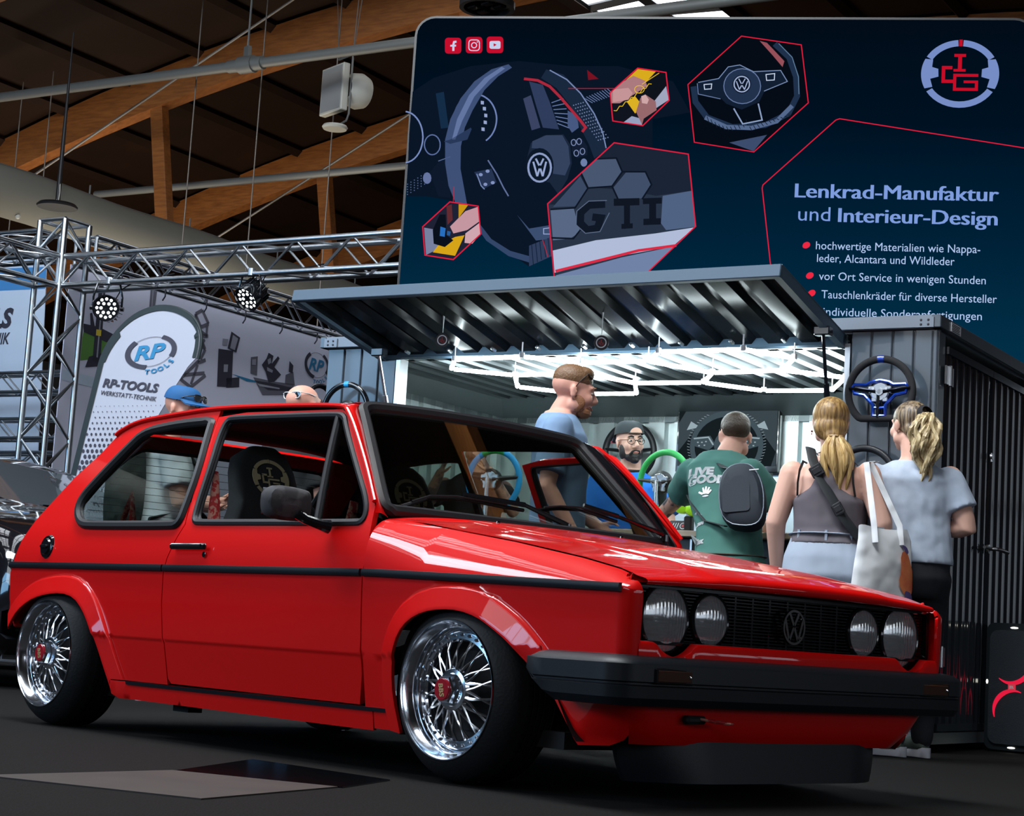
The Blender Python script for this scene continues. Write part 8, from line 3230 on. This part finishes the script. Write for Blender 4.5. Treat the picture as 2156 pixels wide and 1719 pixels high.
# hair: smooth crown and low ponytail
mb = MB()
mb.ball(H @ V((0, -.024, .036)), (.090, .104, .092), 24, H.to_3x3())
mb.ball(H @ V((0, -.055, -.030)), (.084, .075, .070), 20, H.to_3x3())
mb.ball(H @ V((.01, -.085, -.075)), (.050, .050, .045), 16, H.to_3x3())
hb = bake_remesh(mb, 'hair', 'hair_blonde', root, .008, 4)
for k in range(len(hb.data.vertices)):
    v = hb.data.vertices[k]
    l = H.inverted() @ v.co
    if l.y > .055 and l.z < .075:
        v.co = H @ V((l.x * .8, .05, l.z))
mb = MB()
rr_ = random.Random(3)
for k in range(26):
    a, q = rr_.uniform(0, 6.28), rr_.random() ** .5
    x0, y0 = .030 * q * cos(a), .026 * q * sin(a)
    L = .20 + .10 * rr_.random()
    p0 = H @ V((.022 + x0, -.118 + y0, -.085))
    pts = [p0]
    for j in range(1, 6):
        t = j / 5
        pts.append(p0 + M.to_3x3() @ V((.028 * t + x0 * 1.5 * sin(pi * t) + .008 * sin(6 * t + a), -.012 * sin(pi * t) + y0 * 1.2 * sin(pi * t) + .02 * t, -L * t)))
    mb.tube(pts, [.010, .014, .014, .012, .008, .002], 6)
mb.build('ponytail', 'hair_blonde_tip', hb)
MB().tube([H @ V((.022 + .034 * cos(a), -.115 + .03 * sin(a), -.083)) for a in [2 * pi * i / 16 for i in range(16)]], .007, 6, closed=True).build('hair_tie', 'hair_blonde', hb)
sunglasses(H, root, 'frame_dark', 'shade_lens', .10, .052, 55)
mb = MB()
mb.ball(H @ V((-.088, -.008, -.045)), .006, 8).ball(H @ V((-.089, -.008, -.058)), .004, 8)
mb.build('earring', 'chrome', root)
mb = MB()
mb.tube([M @ V((-.004 + .060 * cos(a), -.022 + .062 * sin(a), 1.425 - .008 * sin(a))) for a in [2 * pi * i / 24 for i in range(24)]], .004, 6, closed=True)
mb.build('necklace', 'chrome', root)
# crossbody strap with buckles
sl = thing('crossbody_bag', 'wide black crossbody strap with buckles over the taupe top', 'bag', M @ V((0, -.14, 1.25)))
mb = MB()
P = [(-.10, .02, 1.44), (-.095, -.05, 1.455), (-.065, -.112, 1.39), (-.02, -.137, 1.30), (.045, -.142, 1.20), (.105, -.138, 1.11), (.15, -.115, 1.05), (.20, -.06, 1.0), (.225, .02, .97)]
mb.tube([M @ V(p) for p in P], .025, 10, flat=.16, up=tuple(M.to_3x3() @ V((0, -1, 0))))
mb.build('strap', 'strap_black', sl)
for p, w in (((-.037, -.140, 1.335), .036), ((.075, -.150, 1.155), .030)):
    Mq = frame(M @ V(p), M.to_3x3() @ V((.52, 0, -.85)), M.to_3x3() @ V((.85, 0, .52)))
    mb = MB()
    mb.box((0, 0, 0), (.060, w * 1.75, .014), Mq, .005)
    mb.box((0, 0, .008), (.030, w * 1.2, .006), Mq, .003)
    mb.build('strap_buckle', 'leather_black', sl)
mb = MB()
mb.ball(M @ V((.235, .10, .95)), (.05, .10, .07), 14, M.to_3x3())
mb.build('bag_pouch', 'strap_black', sl)
# canvas tote on her right shoulder
tt = thing('tote_bag', 'white canvas tote bag with an orange and purple print hanging from her shoulder', 'bag', M @ V((.27, -.06, .7)))
MTt = frame(M @ V((.285, -.10, .90)), M.to_3x3() @ V((.60, .80, 0)), V((0, 0, 1)))
rows = []
for z, w, d in ((.175, .150, .020), (.12, .160, .035), (.0, .170, .050), (-.12, .175, .055), (-.19, .170, .045), (-.205, .150, .02)):
    row = []
    for k in range(28):
        a = 2 * pi * k / 28
        ca, sa = cos(a), sin(a)
        row.append(MTt @ V((w * abs(ca) ** .7 * (1 if ca > 0 else -1) + .012 * sin(z * 20), z + .006 * sin(3 * a), d * sa * (1 + .15 * sin(5 * a + z * 15)))))
    rows.append(row)
mb = MB().grid(rows, closed_u=True)
mb.add(rows[-1], [tuple(range(28))])
tb = mb.build('bag_body', 'tote_canvas', tt)
mb = MB()
for x, e in ((-.09, (.19, -.10, 1.385)), (.07, (.205, -.075, 1.385))):
    mb.tube([MTt @ V((x, .10, .045)), MTt @ V((x, .19, .03)), M @ V(e), M @ V((e[0] + .01, e[1] + .10, 1.40))], .014, 8, flat=.15, up=tuple(M.to_3x3() @ V((0, -1, 0))))
mb.build('bag_handle', 'tote_canvas', tt)


def on_tote(nm, m, poly, dz=.0):
    mb = MB()
    zt = lambda x, z: .052 * sqrt(max(0, 1 - (x / .176) ** 2)) ** .9 + .006 + dz
    q = resample(poly, .012)
    pts = [V(p) for p in q]
    xs_, ys_ = [p[0] for p in q], [p[1] for p in q]
    e_ = [(i, (i + 1) % len(q)) for i in range(len(q))]
    x = min(xs_)
    while x < max(xs_):
        y = min(ys_)
        while y < max(ys_):
            if inside((x, y), poly):
                pts.append(V((x + .001, y + .001)))
            y += .02
        x += .02
    res_ = delaunay_2d_cdt(pts, e_, [], 0, 1e-6)
    f_ = [f for f in res_[2] if inside(sum((res_[0][i] for i in f), V((0, 0))) / 3, poly)]
    mb.add([MTt @ V((p[0], p[1], zt(p[0], p[1]))) for p in res_[0]], f_)
    return mb.build(nm, m, tb)


on_tote('bag_print', 'print_orange', smooth_loop([(.06, .06), (.10, .08), (.13, .03), (.165, -.03), (.168, -.13), (.10, -.14), (.05, -.08), (.07, -.02)], 1))
on_tote('bag_print', 'print_purple', smooth_loop([(.09, -.11), (.15, -.12), (.17, -.16), (.165, -.19), (.11, -.16)], 1), .002)
on_tote('bag_print', 'print_purple', smooth_loop([(.065, .10), (.10, .095), (.12, .065), (.10, .06), (.08, .085)], 1), .001)
text_mesh('bag_letters', 'Vola', .035, MTt @ Matrix.Translation((.075, -.19, .052)), 'print_purple', tb, .002, .001, .25)

# ---- woman in the light grey T-shirt with a high curly ponytail
M = person_frame(.155, -.80, -28)
s = .97
root = fit_root('woman in a light grey T-shirt and black trousers with a high wavy ponytail', M)
H = head_frame(M, (-.01, .02, 1.60), -26, -2)
MI = M.inverted()
AN = {-1: MI @ hall(.09, -.70, .10), 1: MI @ hall(.185, -.575, .10)}
KN = {k_: (V((k_ * .095, 0, .86)) + a_) / 2 + V((0, .03, .02)) for k_, a_ in AN.items()}
mb = MB()
head_shape(mb, H, .92)
limb(mb, [(0, -.03, 1.38), (0, -.02, 1.46), (-.005, .0, 1.55)], [.058, .052, .052], M)
ring_loft(mb, [((0, 0, .80), .18, .13), ((0, 0, .90), .195, .145), ((0, 0, 1.0), .18, .13), ((0, .0, 1.10), .160, .115), ((0, .0, 1.22), .170, .12), ((0, -.01, 1.33), .180, .11), ((0, -.02, 1.395), .12, .075), ((0, -.02, 1.43), .06, .06)], M)
AR = [(.19, -.02, 1.355), (.27, -.06, 1.115), (.10, .13, 1.10)]
AL = [(-.19, -.02, 1.355), (-.25, .05, 1.11), (-.06, .20, 1.08)]
for sd, pts in ((1, AR), (-1, AL)):
    limb(mb, pts, [.060, .050, .032], M)
    hand(mb, pts[2], V(pts[2]) - V(pts[1]), (0, -1, 0), M, .93, .5, sd)
for sd in (-1, 1):
    limb(mb, [(sd * .095, 0, .86), KN[sd], AN[sd]], [.11, .062, .042], M)
body = bake_remesh(mb, 'body', 'skin_fair', root, .0075, 6)
mb = MB()
ring_loft(mb, [((0, 0, .93), .222, .165), ((0, 0, 1.02), .212, .155), ((0, 0, 1.12), .200, .148), ((0, .0, 1.23), .204, .148), ((0, -.01, 1.33), .205, .135), ((0, -.02, 1.395), .142, .098), ((0, -.02, 1.425), .090, .078)], M)
for sd, pts in ((1, AR), (-1, AL)):
    a, b = V(pts[0]), V(pts[1])
    sleeve(mb, [a * .97 + V((0, 0, .02)), a.lerp(b, .66)], [.078, .082], M)
bake_remesh(mb, 'shirt', 'shirt_grey', root, .010, 4)
mb = MB()
ring_loft(mb, [((0, 0, .76), .18, .13), ((0, -.01, .86), .205, .155), ((0, 0, .96), .198, .148)], M)
for sd in (-1, 1):
    limb(mb, [(sd * .095, 0, .86), KN[sd], AN[sd] + V((0, 0, -.005))], [.122, .082, .054], M)
bake_remesh(mb, 'trousers', 'trousers_black', root, .011, 4)
mb = MB()
mb.ball(H @ V((0, -.022, .038)), (.085, .102, .088), 24, H.to_3x3())
mb.ball(H @ V((0, -.060, -.020)), (.072, .060, .050), 18, H.to_3x3())
hb = bake_remesh(mb, 'hair', 'hair_ash', root, .008, 4)
for v in hb.data.vertices:
    l = H.inverted() @ v.co
    if l.y > .045 and l.z < .085:
        v.co = H @ V((l.x * .8, .04, l.z))
mb = MB()
for k in range(30):
    a, q = rr_.uniform(0, 6.28), rr_.random() ** .5
    x0, y0 = .026 * q * cos(a), .026 * q * sin(a)
    L = .27 + .09 * rr_.random()
    p0 = H @ V((x0, -.135 + y0, .045))
    pts, rad = [], []
    ph = rr_.uniform(0, 6)
    for j in range(12):
        t = j / 11
        out_ = M.to_3x3() @ V((.012 * sin(14 * t + ph) + x0 * 2.0 * sin(pi * min(1, t * 1.2)), -.045 * sin(pi * min(.5, t * 1.3)) + .012 * cos(14 * t + ph) + y0 * sin(pi * t) + .055 * max(0, t - .35), -L * t))
        pts.append(p0 + out_)
        rad.append(.010 + .005 * sin(pi * t) - .009 * max(0, t - .8) / .2)
    mb.tube(pts, rad, 6)
mb.build('ponytail', 'hair_ash_tip', hb)
MB().lathe([(.026, -.022), (.040, -.012), (.042, .008), (.028, .020)], frame(H @ V((0, -.128, .050)), H.to_3x3() @ V((1, 0, 0)), H.to_3x3() @ V((0, .35, .93))), 20).build('hair_tie', 'suede_black', hb)
# running shoes with three stripes
for sd, o_, d_ in ((-1, hall(.045, -.70, 0), 0), (1, hall(.135, -.56, 0), 24)):
    Ms = frame(o_, HY, -HX) @ Matrix.Rotation(radians(-d_), 4, 'Z')
    mb = MB()
    rows = []
    for y, w, h in ((-.085, .026, .07), (-.07, .035, .105), (-.03, .038, .105), (.02, .041, .10), (.07, .044, .078), (.13, .046, .058), (.17, .040, .048), (.20, .018, .036)):
        row = []
        for k in range(14):
            a = 2 * pi * k / 14
            row.append(Ms @ V((w * cos(a), y, max(.028, .028 + (h - .028) * (.5 + .5 * sin(a))))))
        rows.append(row)
    mb.grid(rows, closed_u=True)
    mb.add(rows[0], [tuple(range(14))]).add(rows[-1], [tuple(range(14))[::-1]])
    sh_ = mb.build('shoe', 'shoe_green', root)
    lp = smooth_loop([(-.030, -.105), (.030, -.105), (.044, .0), (.050, .11), (.040, .185), (0, .212), (-.040, .185), (-.050, .11), (-.044, .0)], 2)
    mb = MB()
    rows = [[Ms @ V((p[0] * k, p[1], z + (.012 * max(0, p[1] - .14) / .07 if z < .02 else 0) + (.018 if p[1] < -.07 and z > .02 else 0))) for p in lp] for z, k in ((.003, .9), (.006, 1.0), (.026, 1.02), (.034, .96))]
    mb.grid(rows, closed_u=True)
    mb.add(rows[0], [tuple(range(len(lp)))]).add(rows[-1], [tuple(range(len(lp)))[::-1]])
    mb.build('shoe_sole', 'shoe_sole', sh_)
    mb = MB()
    for i in range(3):
        y = .045 + .024 * i
        for q in (-1, 1):
            mb.tube([Ms @ V((q * .0425, y, .040)), Ms @ V((q * .041, y - .016, .062)), Ms @ V((q * .028, y - .03, .084 - .006 * i))], .004, 6, flat=.5)
    mb.build('shoe_stripes', 'white_print', sh_)

# ---- man in the blue cap and white shirt behind the car
M = person_frame(-3.84, -1.62, 35)
root = fit_root('man in a blue cap and white T-shirt with a dark backpack behind the red car', M)
H = head_frame(M, (.02, .05, 1.61), 48, -10)
mb = MB()
head_shape(mb, H)
limb(mb, [(0, -.03, 1.38), (0, -.0, 1.47), (.01, .03, 1.55)], [.066, .062, .060], M)
ring_loft(mb, [((0, 0, .80), .165, .12), ((0, 0, .92), .18, .14), ((0, 0, 1.05), .18, .145), ((0, .0, 1.20), .19, .14), ((0, -.01, 1.33), .19, .115), ((0, -.02, 1.40), .12, .085), ((0, -.02, 1.44), .07, .07)], M)
AR = [(.21, -.02, 1.35), (.25, .02, 1.09), (.05, .25, 1.08)]
AL = [(-.21, -.02, 1.35), (-.26, .03, 1.08), (-.02, .27, 1.12)]
for sd, pts in ((1, AR), (-1, AL)):
    limb(mb, pts, [.060, .050, .034], M)
    hand(mb, pts[2], V(pts[2]) - V(pts[1]), (0, -.2, 1), M, 1.0, .45, sd)
legs(mb, M, .97)
body = bake_remesh(mb, 'body', 'skin_pink', root, .0085, 5)
face_parts(H, body)
mb = MB()
ring_loft(mb, [((0, 0, .84), .205, .165), ((0, 0, .98), .205, .168), ((0, 0, 1.12), .204, .160), ((0, 0, 1.25), .210, .150), ((0, -.01, 1.34), .205, .135), ((0, -.02, 1.405), .145, .10), ((0, -.02, 1.435), .090, .082)], M)
for sd, pts in ((1, AR), (-1, AL)):
    a, b = V(pts[0]), V(pts[1])
    sleeve(mb, [a * .97 + V((0, 0, .02)), a.lerp(b, .72)], [.080, .084], M)
bake_remesh(mb, 'shirt', 'shirt_white', root, .011, 4)
mb = MB()
ring_loft(mb, [((0, 0, .74), .165, .12), ((0, 0, .86), .185, .14), ((0, 0, .96), .18, .13)], M)
legs(mb, M, .97, .018)
bake_remesh(mb, 'trousers', 'trousers_black', root, .012, 4)
plain_shoes(M, .97, 'trousers_black', root)
mb = MB()
rows = []
for th in range(0, 10):
    t = radians(90 * th / 9)
    rows.append([H @ V((.090 * cos(t) ** .6 * cos(a), -.010 + .112 * cos(t) ** .6 * sin(a), .050 + .085 * sin(t) + .02 * cos(t) * (sin(a) > 0) * sin(a) * .4)) for a in [2 * pi * k / 30 for k in range(30)]])
mb.grid(rows, closed_u=True)
cp = mb.build('cap', 'cap_blue', root)
mb = MB()
r0 = [H @ V((.086 * cos(a), .0 + .098 * sin(a), .062)) for a in [radians(15 + 150 * i / 14) for i in range(15)]]
r1 = [H @ V((.090 * cos(a), .03 + .155 * sin(a), .052 - .012 * abs(cos(a)))) for a in [radians(15 + 150 * i / 14) for i in range(15)]]
mb.grid([r0, r1]).grid([[p - V((0, 0, .006)) for p in r] for r in (r0, r1)])
mb.build('cap_peak', 'cap_blue', cp)
sunglasses(H, root, 'frame_dark', 'shade_lens', .085, .108, 18)
bk = thing('backpack', 'dark green backpack on the man in the blue cap', 'backpack', M @ V((0, -.25, 1.2)))
mb = MB()
rows = []
for z, w, d in ((.90, .12, .07), (.93, .145, .09), (1.05, .155, .10), (1.2, .15, .10), (1.34, .135, .085), (1.42, .11, .06), (1.44, .07, .03)):
    rows.append([M @ V((w * abs(cos(a)) ** .6 * (1 if cos(a) > 0 else -1), -.225 + d * abs(sin(a)) ** .7 * (1 if sin(a) > 0 else -1), z)) for a in [2 * pi * k / 26 for k in range(26)]])
mb.grid(rows, closed_u=True)
mb.add(rows[0], [tuple(range(26))]).add(rows[-1], [tuple(range(26))[::-1]])
mb.build('pack_body', 'pack_green', bk)
mb = MB()
for sd in (-1, 1):
    mb.tube([M @ V(p) for p in ((sd * .10, -.18, 1.41), (sd * .11, -.09, 1.455), (sd * .12, .05, 1.41), (sd * .125, .13, 1.30), (sd * .13, .15, 1.18), (sd * .17, .08, 1.04), (sd * .18, -.12, .98))], .030, 8, flat=.3)
mb.tube([M @ V((-.12, .165, 1.24)), M @ V((0, .17, 1.235)), M @ V((.12, .165, 1.24))], .014, 8, flat=.4)
mb.build('pack_strap', 'pack_green', bk)
MB().box((.0, .178, 1.236), (.04, .012, .03), M, .004).build('chest_buckle', 'leather_black', bk)

# ---- bald person with clear-framed sunglasses on top of the head
M = person_frame(-3.18, -1.30, 12)
root = fit_root('bald person behind the car roof with clear-framed sunglasses on the back of the head', M)
H = head_frame(M, (0, .02, 1.665), 0, 6)
mb = MB()
head_shape(mb, H, 1.05)
mb.ball(H @ V((0, -.020, .040)), (.084, .098, .082), 22, H.to_3x3())
limb(mb, [(0, -.03, 1.44), (0, -.02, 1.54), (0, .0, 1.62)], [.070, .066, .064], M)
ring_loft(mb, [((0, 0, .86), .16, .11), ((0, 0, .95), .17, .125), ((0, .0, 1.08), .165, .12), ((0, .0, 1.25), .18, .125), ((0, -.01, 1.40), .185, .11), ((0, -.02, 1.47), .12, .085), ((0, -.02, 1.52), .07, .07)], M)
for sd, pts in ((1, [(.20, -.02, 1.42), (.245, -.02, 1.14), (.24, .10, .90)]), (-1, [(-.20, -.02, 1.42), (-.25, .0, 1.14), (-.24, .10, .90)])):
    limb(mb, pts, [.056, .044, .030], M)
    hand(mb, pts[2], V(pts[2]) - V(pts[1]), (-sd, 0, 0), M, 1.0, .4, sd)
legs(mb, M, 1.02)
body = bake_remesh(mb, 'body', 'skin_pink', root, .0085, 5)
face_parts(H, body)
mb = MB()
ring_loft(mb, [((0, 0, .88), .182, .14), ((0, 0, 1.15), .184, .138), ((0, 0, 1.28), .200, .145), ((0, -.01, 1.40), .205, .132), ((0, -.02, 1.47), .150, .105), ((0, -.02, 1.505), .090, .085)], M)
for sd in (1, -1):
    sleeve(mb, [(sd * .19, -.015, 1.42), (sd * .238, -.02, 1.20)], [.078, .080], M)
bake_remesh(mb, 'shirt', 'shirt_black', root, .012, 4)
mb = MB()
ring_loft(mb, [((0, 0, .80), .165, .12), ((0, 0, .95), .175, .128), ((0, 0, 1.0), .165, .12)], M)
legs(mb, M, 1.02, .018)
bake_remesh(mb, 'trousers', 'jeans', root, .012, 4)
plain_shoes(M, 1.02, 'trousers_black', root)
G2 = H @ Matrix.Rotation(pi, 4, 'Z')
sunglasses(G2, root, 'frame_clear', 'shade_lens', .066, .100, 4, 1.12)

# ---- second stand man in black, mostly hidden behind the car
M = person_frame(-3.42, .95, 150, .07)
root = fit_root('person in a black T-shirt with tattooed arms drinking behind the counter', M)
H = head_frame(M, (.0, .03, 1.645), 0, 12)
mb = MB()
head_shape(mb, H)
limb(mb, [(0, -.03, 1.42), (0, -.01, 1.52), (0, .01, 1.60)], [.066, .062, .060], M)
ring_loft(mb, [((0, 0, .84), .16, .11), ((0, 0, .95), .17, .12), ((0, .0, 1.08), .165, .12), ((0, .0, 1.25), .18, .125), ((0, -.01, 1.36), .185, .11), ((0, -.02, 1.44), .12, .085), ((0, -.02, 1.48), .07, .07)], M)
AR = [(.20, -.02, 1.38), (.31, .10, 1.24), (.22, .22, 1.44)]
AL = [(-.20, -.02, 1.38), (-.27, .10, 1.22), (-.10, .24, 1.47)]
legs(mb, M, .98)
for sd, pts in ((1, AR), (-1, AL)):
    limb(mb, pts, [.054, .044, .030], M)
    hand(mb, pts[2], V(pts[2]) - V(pts[1]), (-sd * .8, .0, .2), M, 1.0, .55, -sd)
body = bake_remesh(mb, 'body', 'skin_ink', root, .007, 4)
face_parts(H, body)
mb = MB()
ring_loft(mb, [((0, 0, .84), .182, .14), ((0, 0, 1.15), .184, .138), ((0, 0, 1.28), .200, .145), ((0, -.01, 1.37), .200, .130), ((0, -.02, 1.44), .140, .100), ((0, -.02, 1.472), .088, .083)], M)
for sd, pts in ((1, AR), (-1, AL)):
    a, b = V(pts[0]), V(pts[1])
    sleeve(mb, [a * .97 + V((0, 0, .01)), a.lerp(b, .7)], [.076, .074], M)
bake_remesh(mb, 'shirt', 'shirt_black', root, .011, 4)
mb = MB()
ring_loft(mb, [((0, 0, .78), .165, .12), ((0, 0, .95), .178, .128), ((0, 0, 1.0), .17, .12)], M)
legs(mb, M, .98, .018)
bake_remesh(mb, 'trousers', 'trousers_black', root, .012, 4)
plain_shoes(M, .98, 'trousers_black', root)
mb = MB()
mb.ball(H @ V((0, -.024, .042)), (.082, .100, .084), 20, H.to_3x3())
mb.build('hair', 'hair_brown', root)
# ------------------------------------------------------------------ party loudspeaker beside the stand
SPX, SPY = .235, 1.06
lsx = thing('loudspeaker', 'black party loudspeaker with glowing red ring segments beside the stand wall', 'loudspeaker', hall(SPX, SPY, 0), HAZ)
MS = frame(hall(SPX, SPY - .0, 0), HX * .985 + HY * -.17, V((0, 0, 1)))   # x across the front, y up, z to the front
MB().prism(rrect(-.165, .012, .165, .715, .045, 5), .30, MS @ Matrix.Translation((0, 0, -.15))).build('speaker_cabinet', 'speaker_case', lsx, auto=.5)
MB().prism(rrect(-.140, .045, .140, .675, .05, 6), .012, MS @ Matrix.Translation((0, 0, .150))).build('speaker_grille', 'speaker_mesh', lsx)
mb = MB()
mb.box((0, .015, .0), (.28, .03, .24), MS)
mb.build('speaker_foot', 'speaker_case', lsx)


def ring_seg(cx, cy, a0, a1, w0, w1):
    n = 30
    o, i = [], []
    for k in range(n + 1):
        t = k / n
        a = radians(a0 + (a1 - a0) * t)
        w = w0 + (w1 - w0) * sin(pi * min(1, max(0, t))) 
        o.append((cx + .112 * cos(a), cy + .112 * sin(a)))
        i.append((cx + (.112 - w) * cos(a), cy + (.112 - w) * sin(a)))
    mb = MB()
    mb.prism(o + i[::-1], .003, MS @ Matrix.Translation((0, 0, .162)))
    return mb.build('light_ring', 'ring_glow', lsx, smooth=False)


ring_seg(.0, .485, -135, 20, .004, .026)
ring_seg(.0, .238, 60, 205, .004, .026)
bd = MB().prism([(-.022, .345), (.022, .345), (.022, .380), (-.022, .380)], .004, MS @ Matrix.Translation((0, 0, .162))).build('badge', 'badge_glow', lsx, smooth=False)
text_mesh('badge_letters', 'JBL', .020, MS @ Matrix.Translation((0, .355, .1665)), 'white_print', bd, .001, .0005, 0, 'CENTER')
for x, y in ((0, .690), (0, .028)):
    mb = MB()
    mb.prism(arc(x, y, .022, 0, 345, 20, .005), .004, MS @ Matrix.Translation((0, 0, .150)))
    mb.build('light_slot', 'spot_glow', lsx, smooth=False)
mb = MB()
mb.prism(arc(-.155, .385, .005, 0, 345, 16, .012), .004, MS @ Matrix.Translation((0, 0, .150)))
mb.build('light_slot', 'spot_glow', lsx, smooth=False)
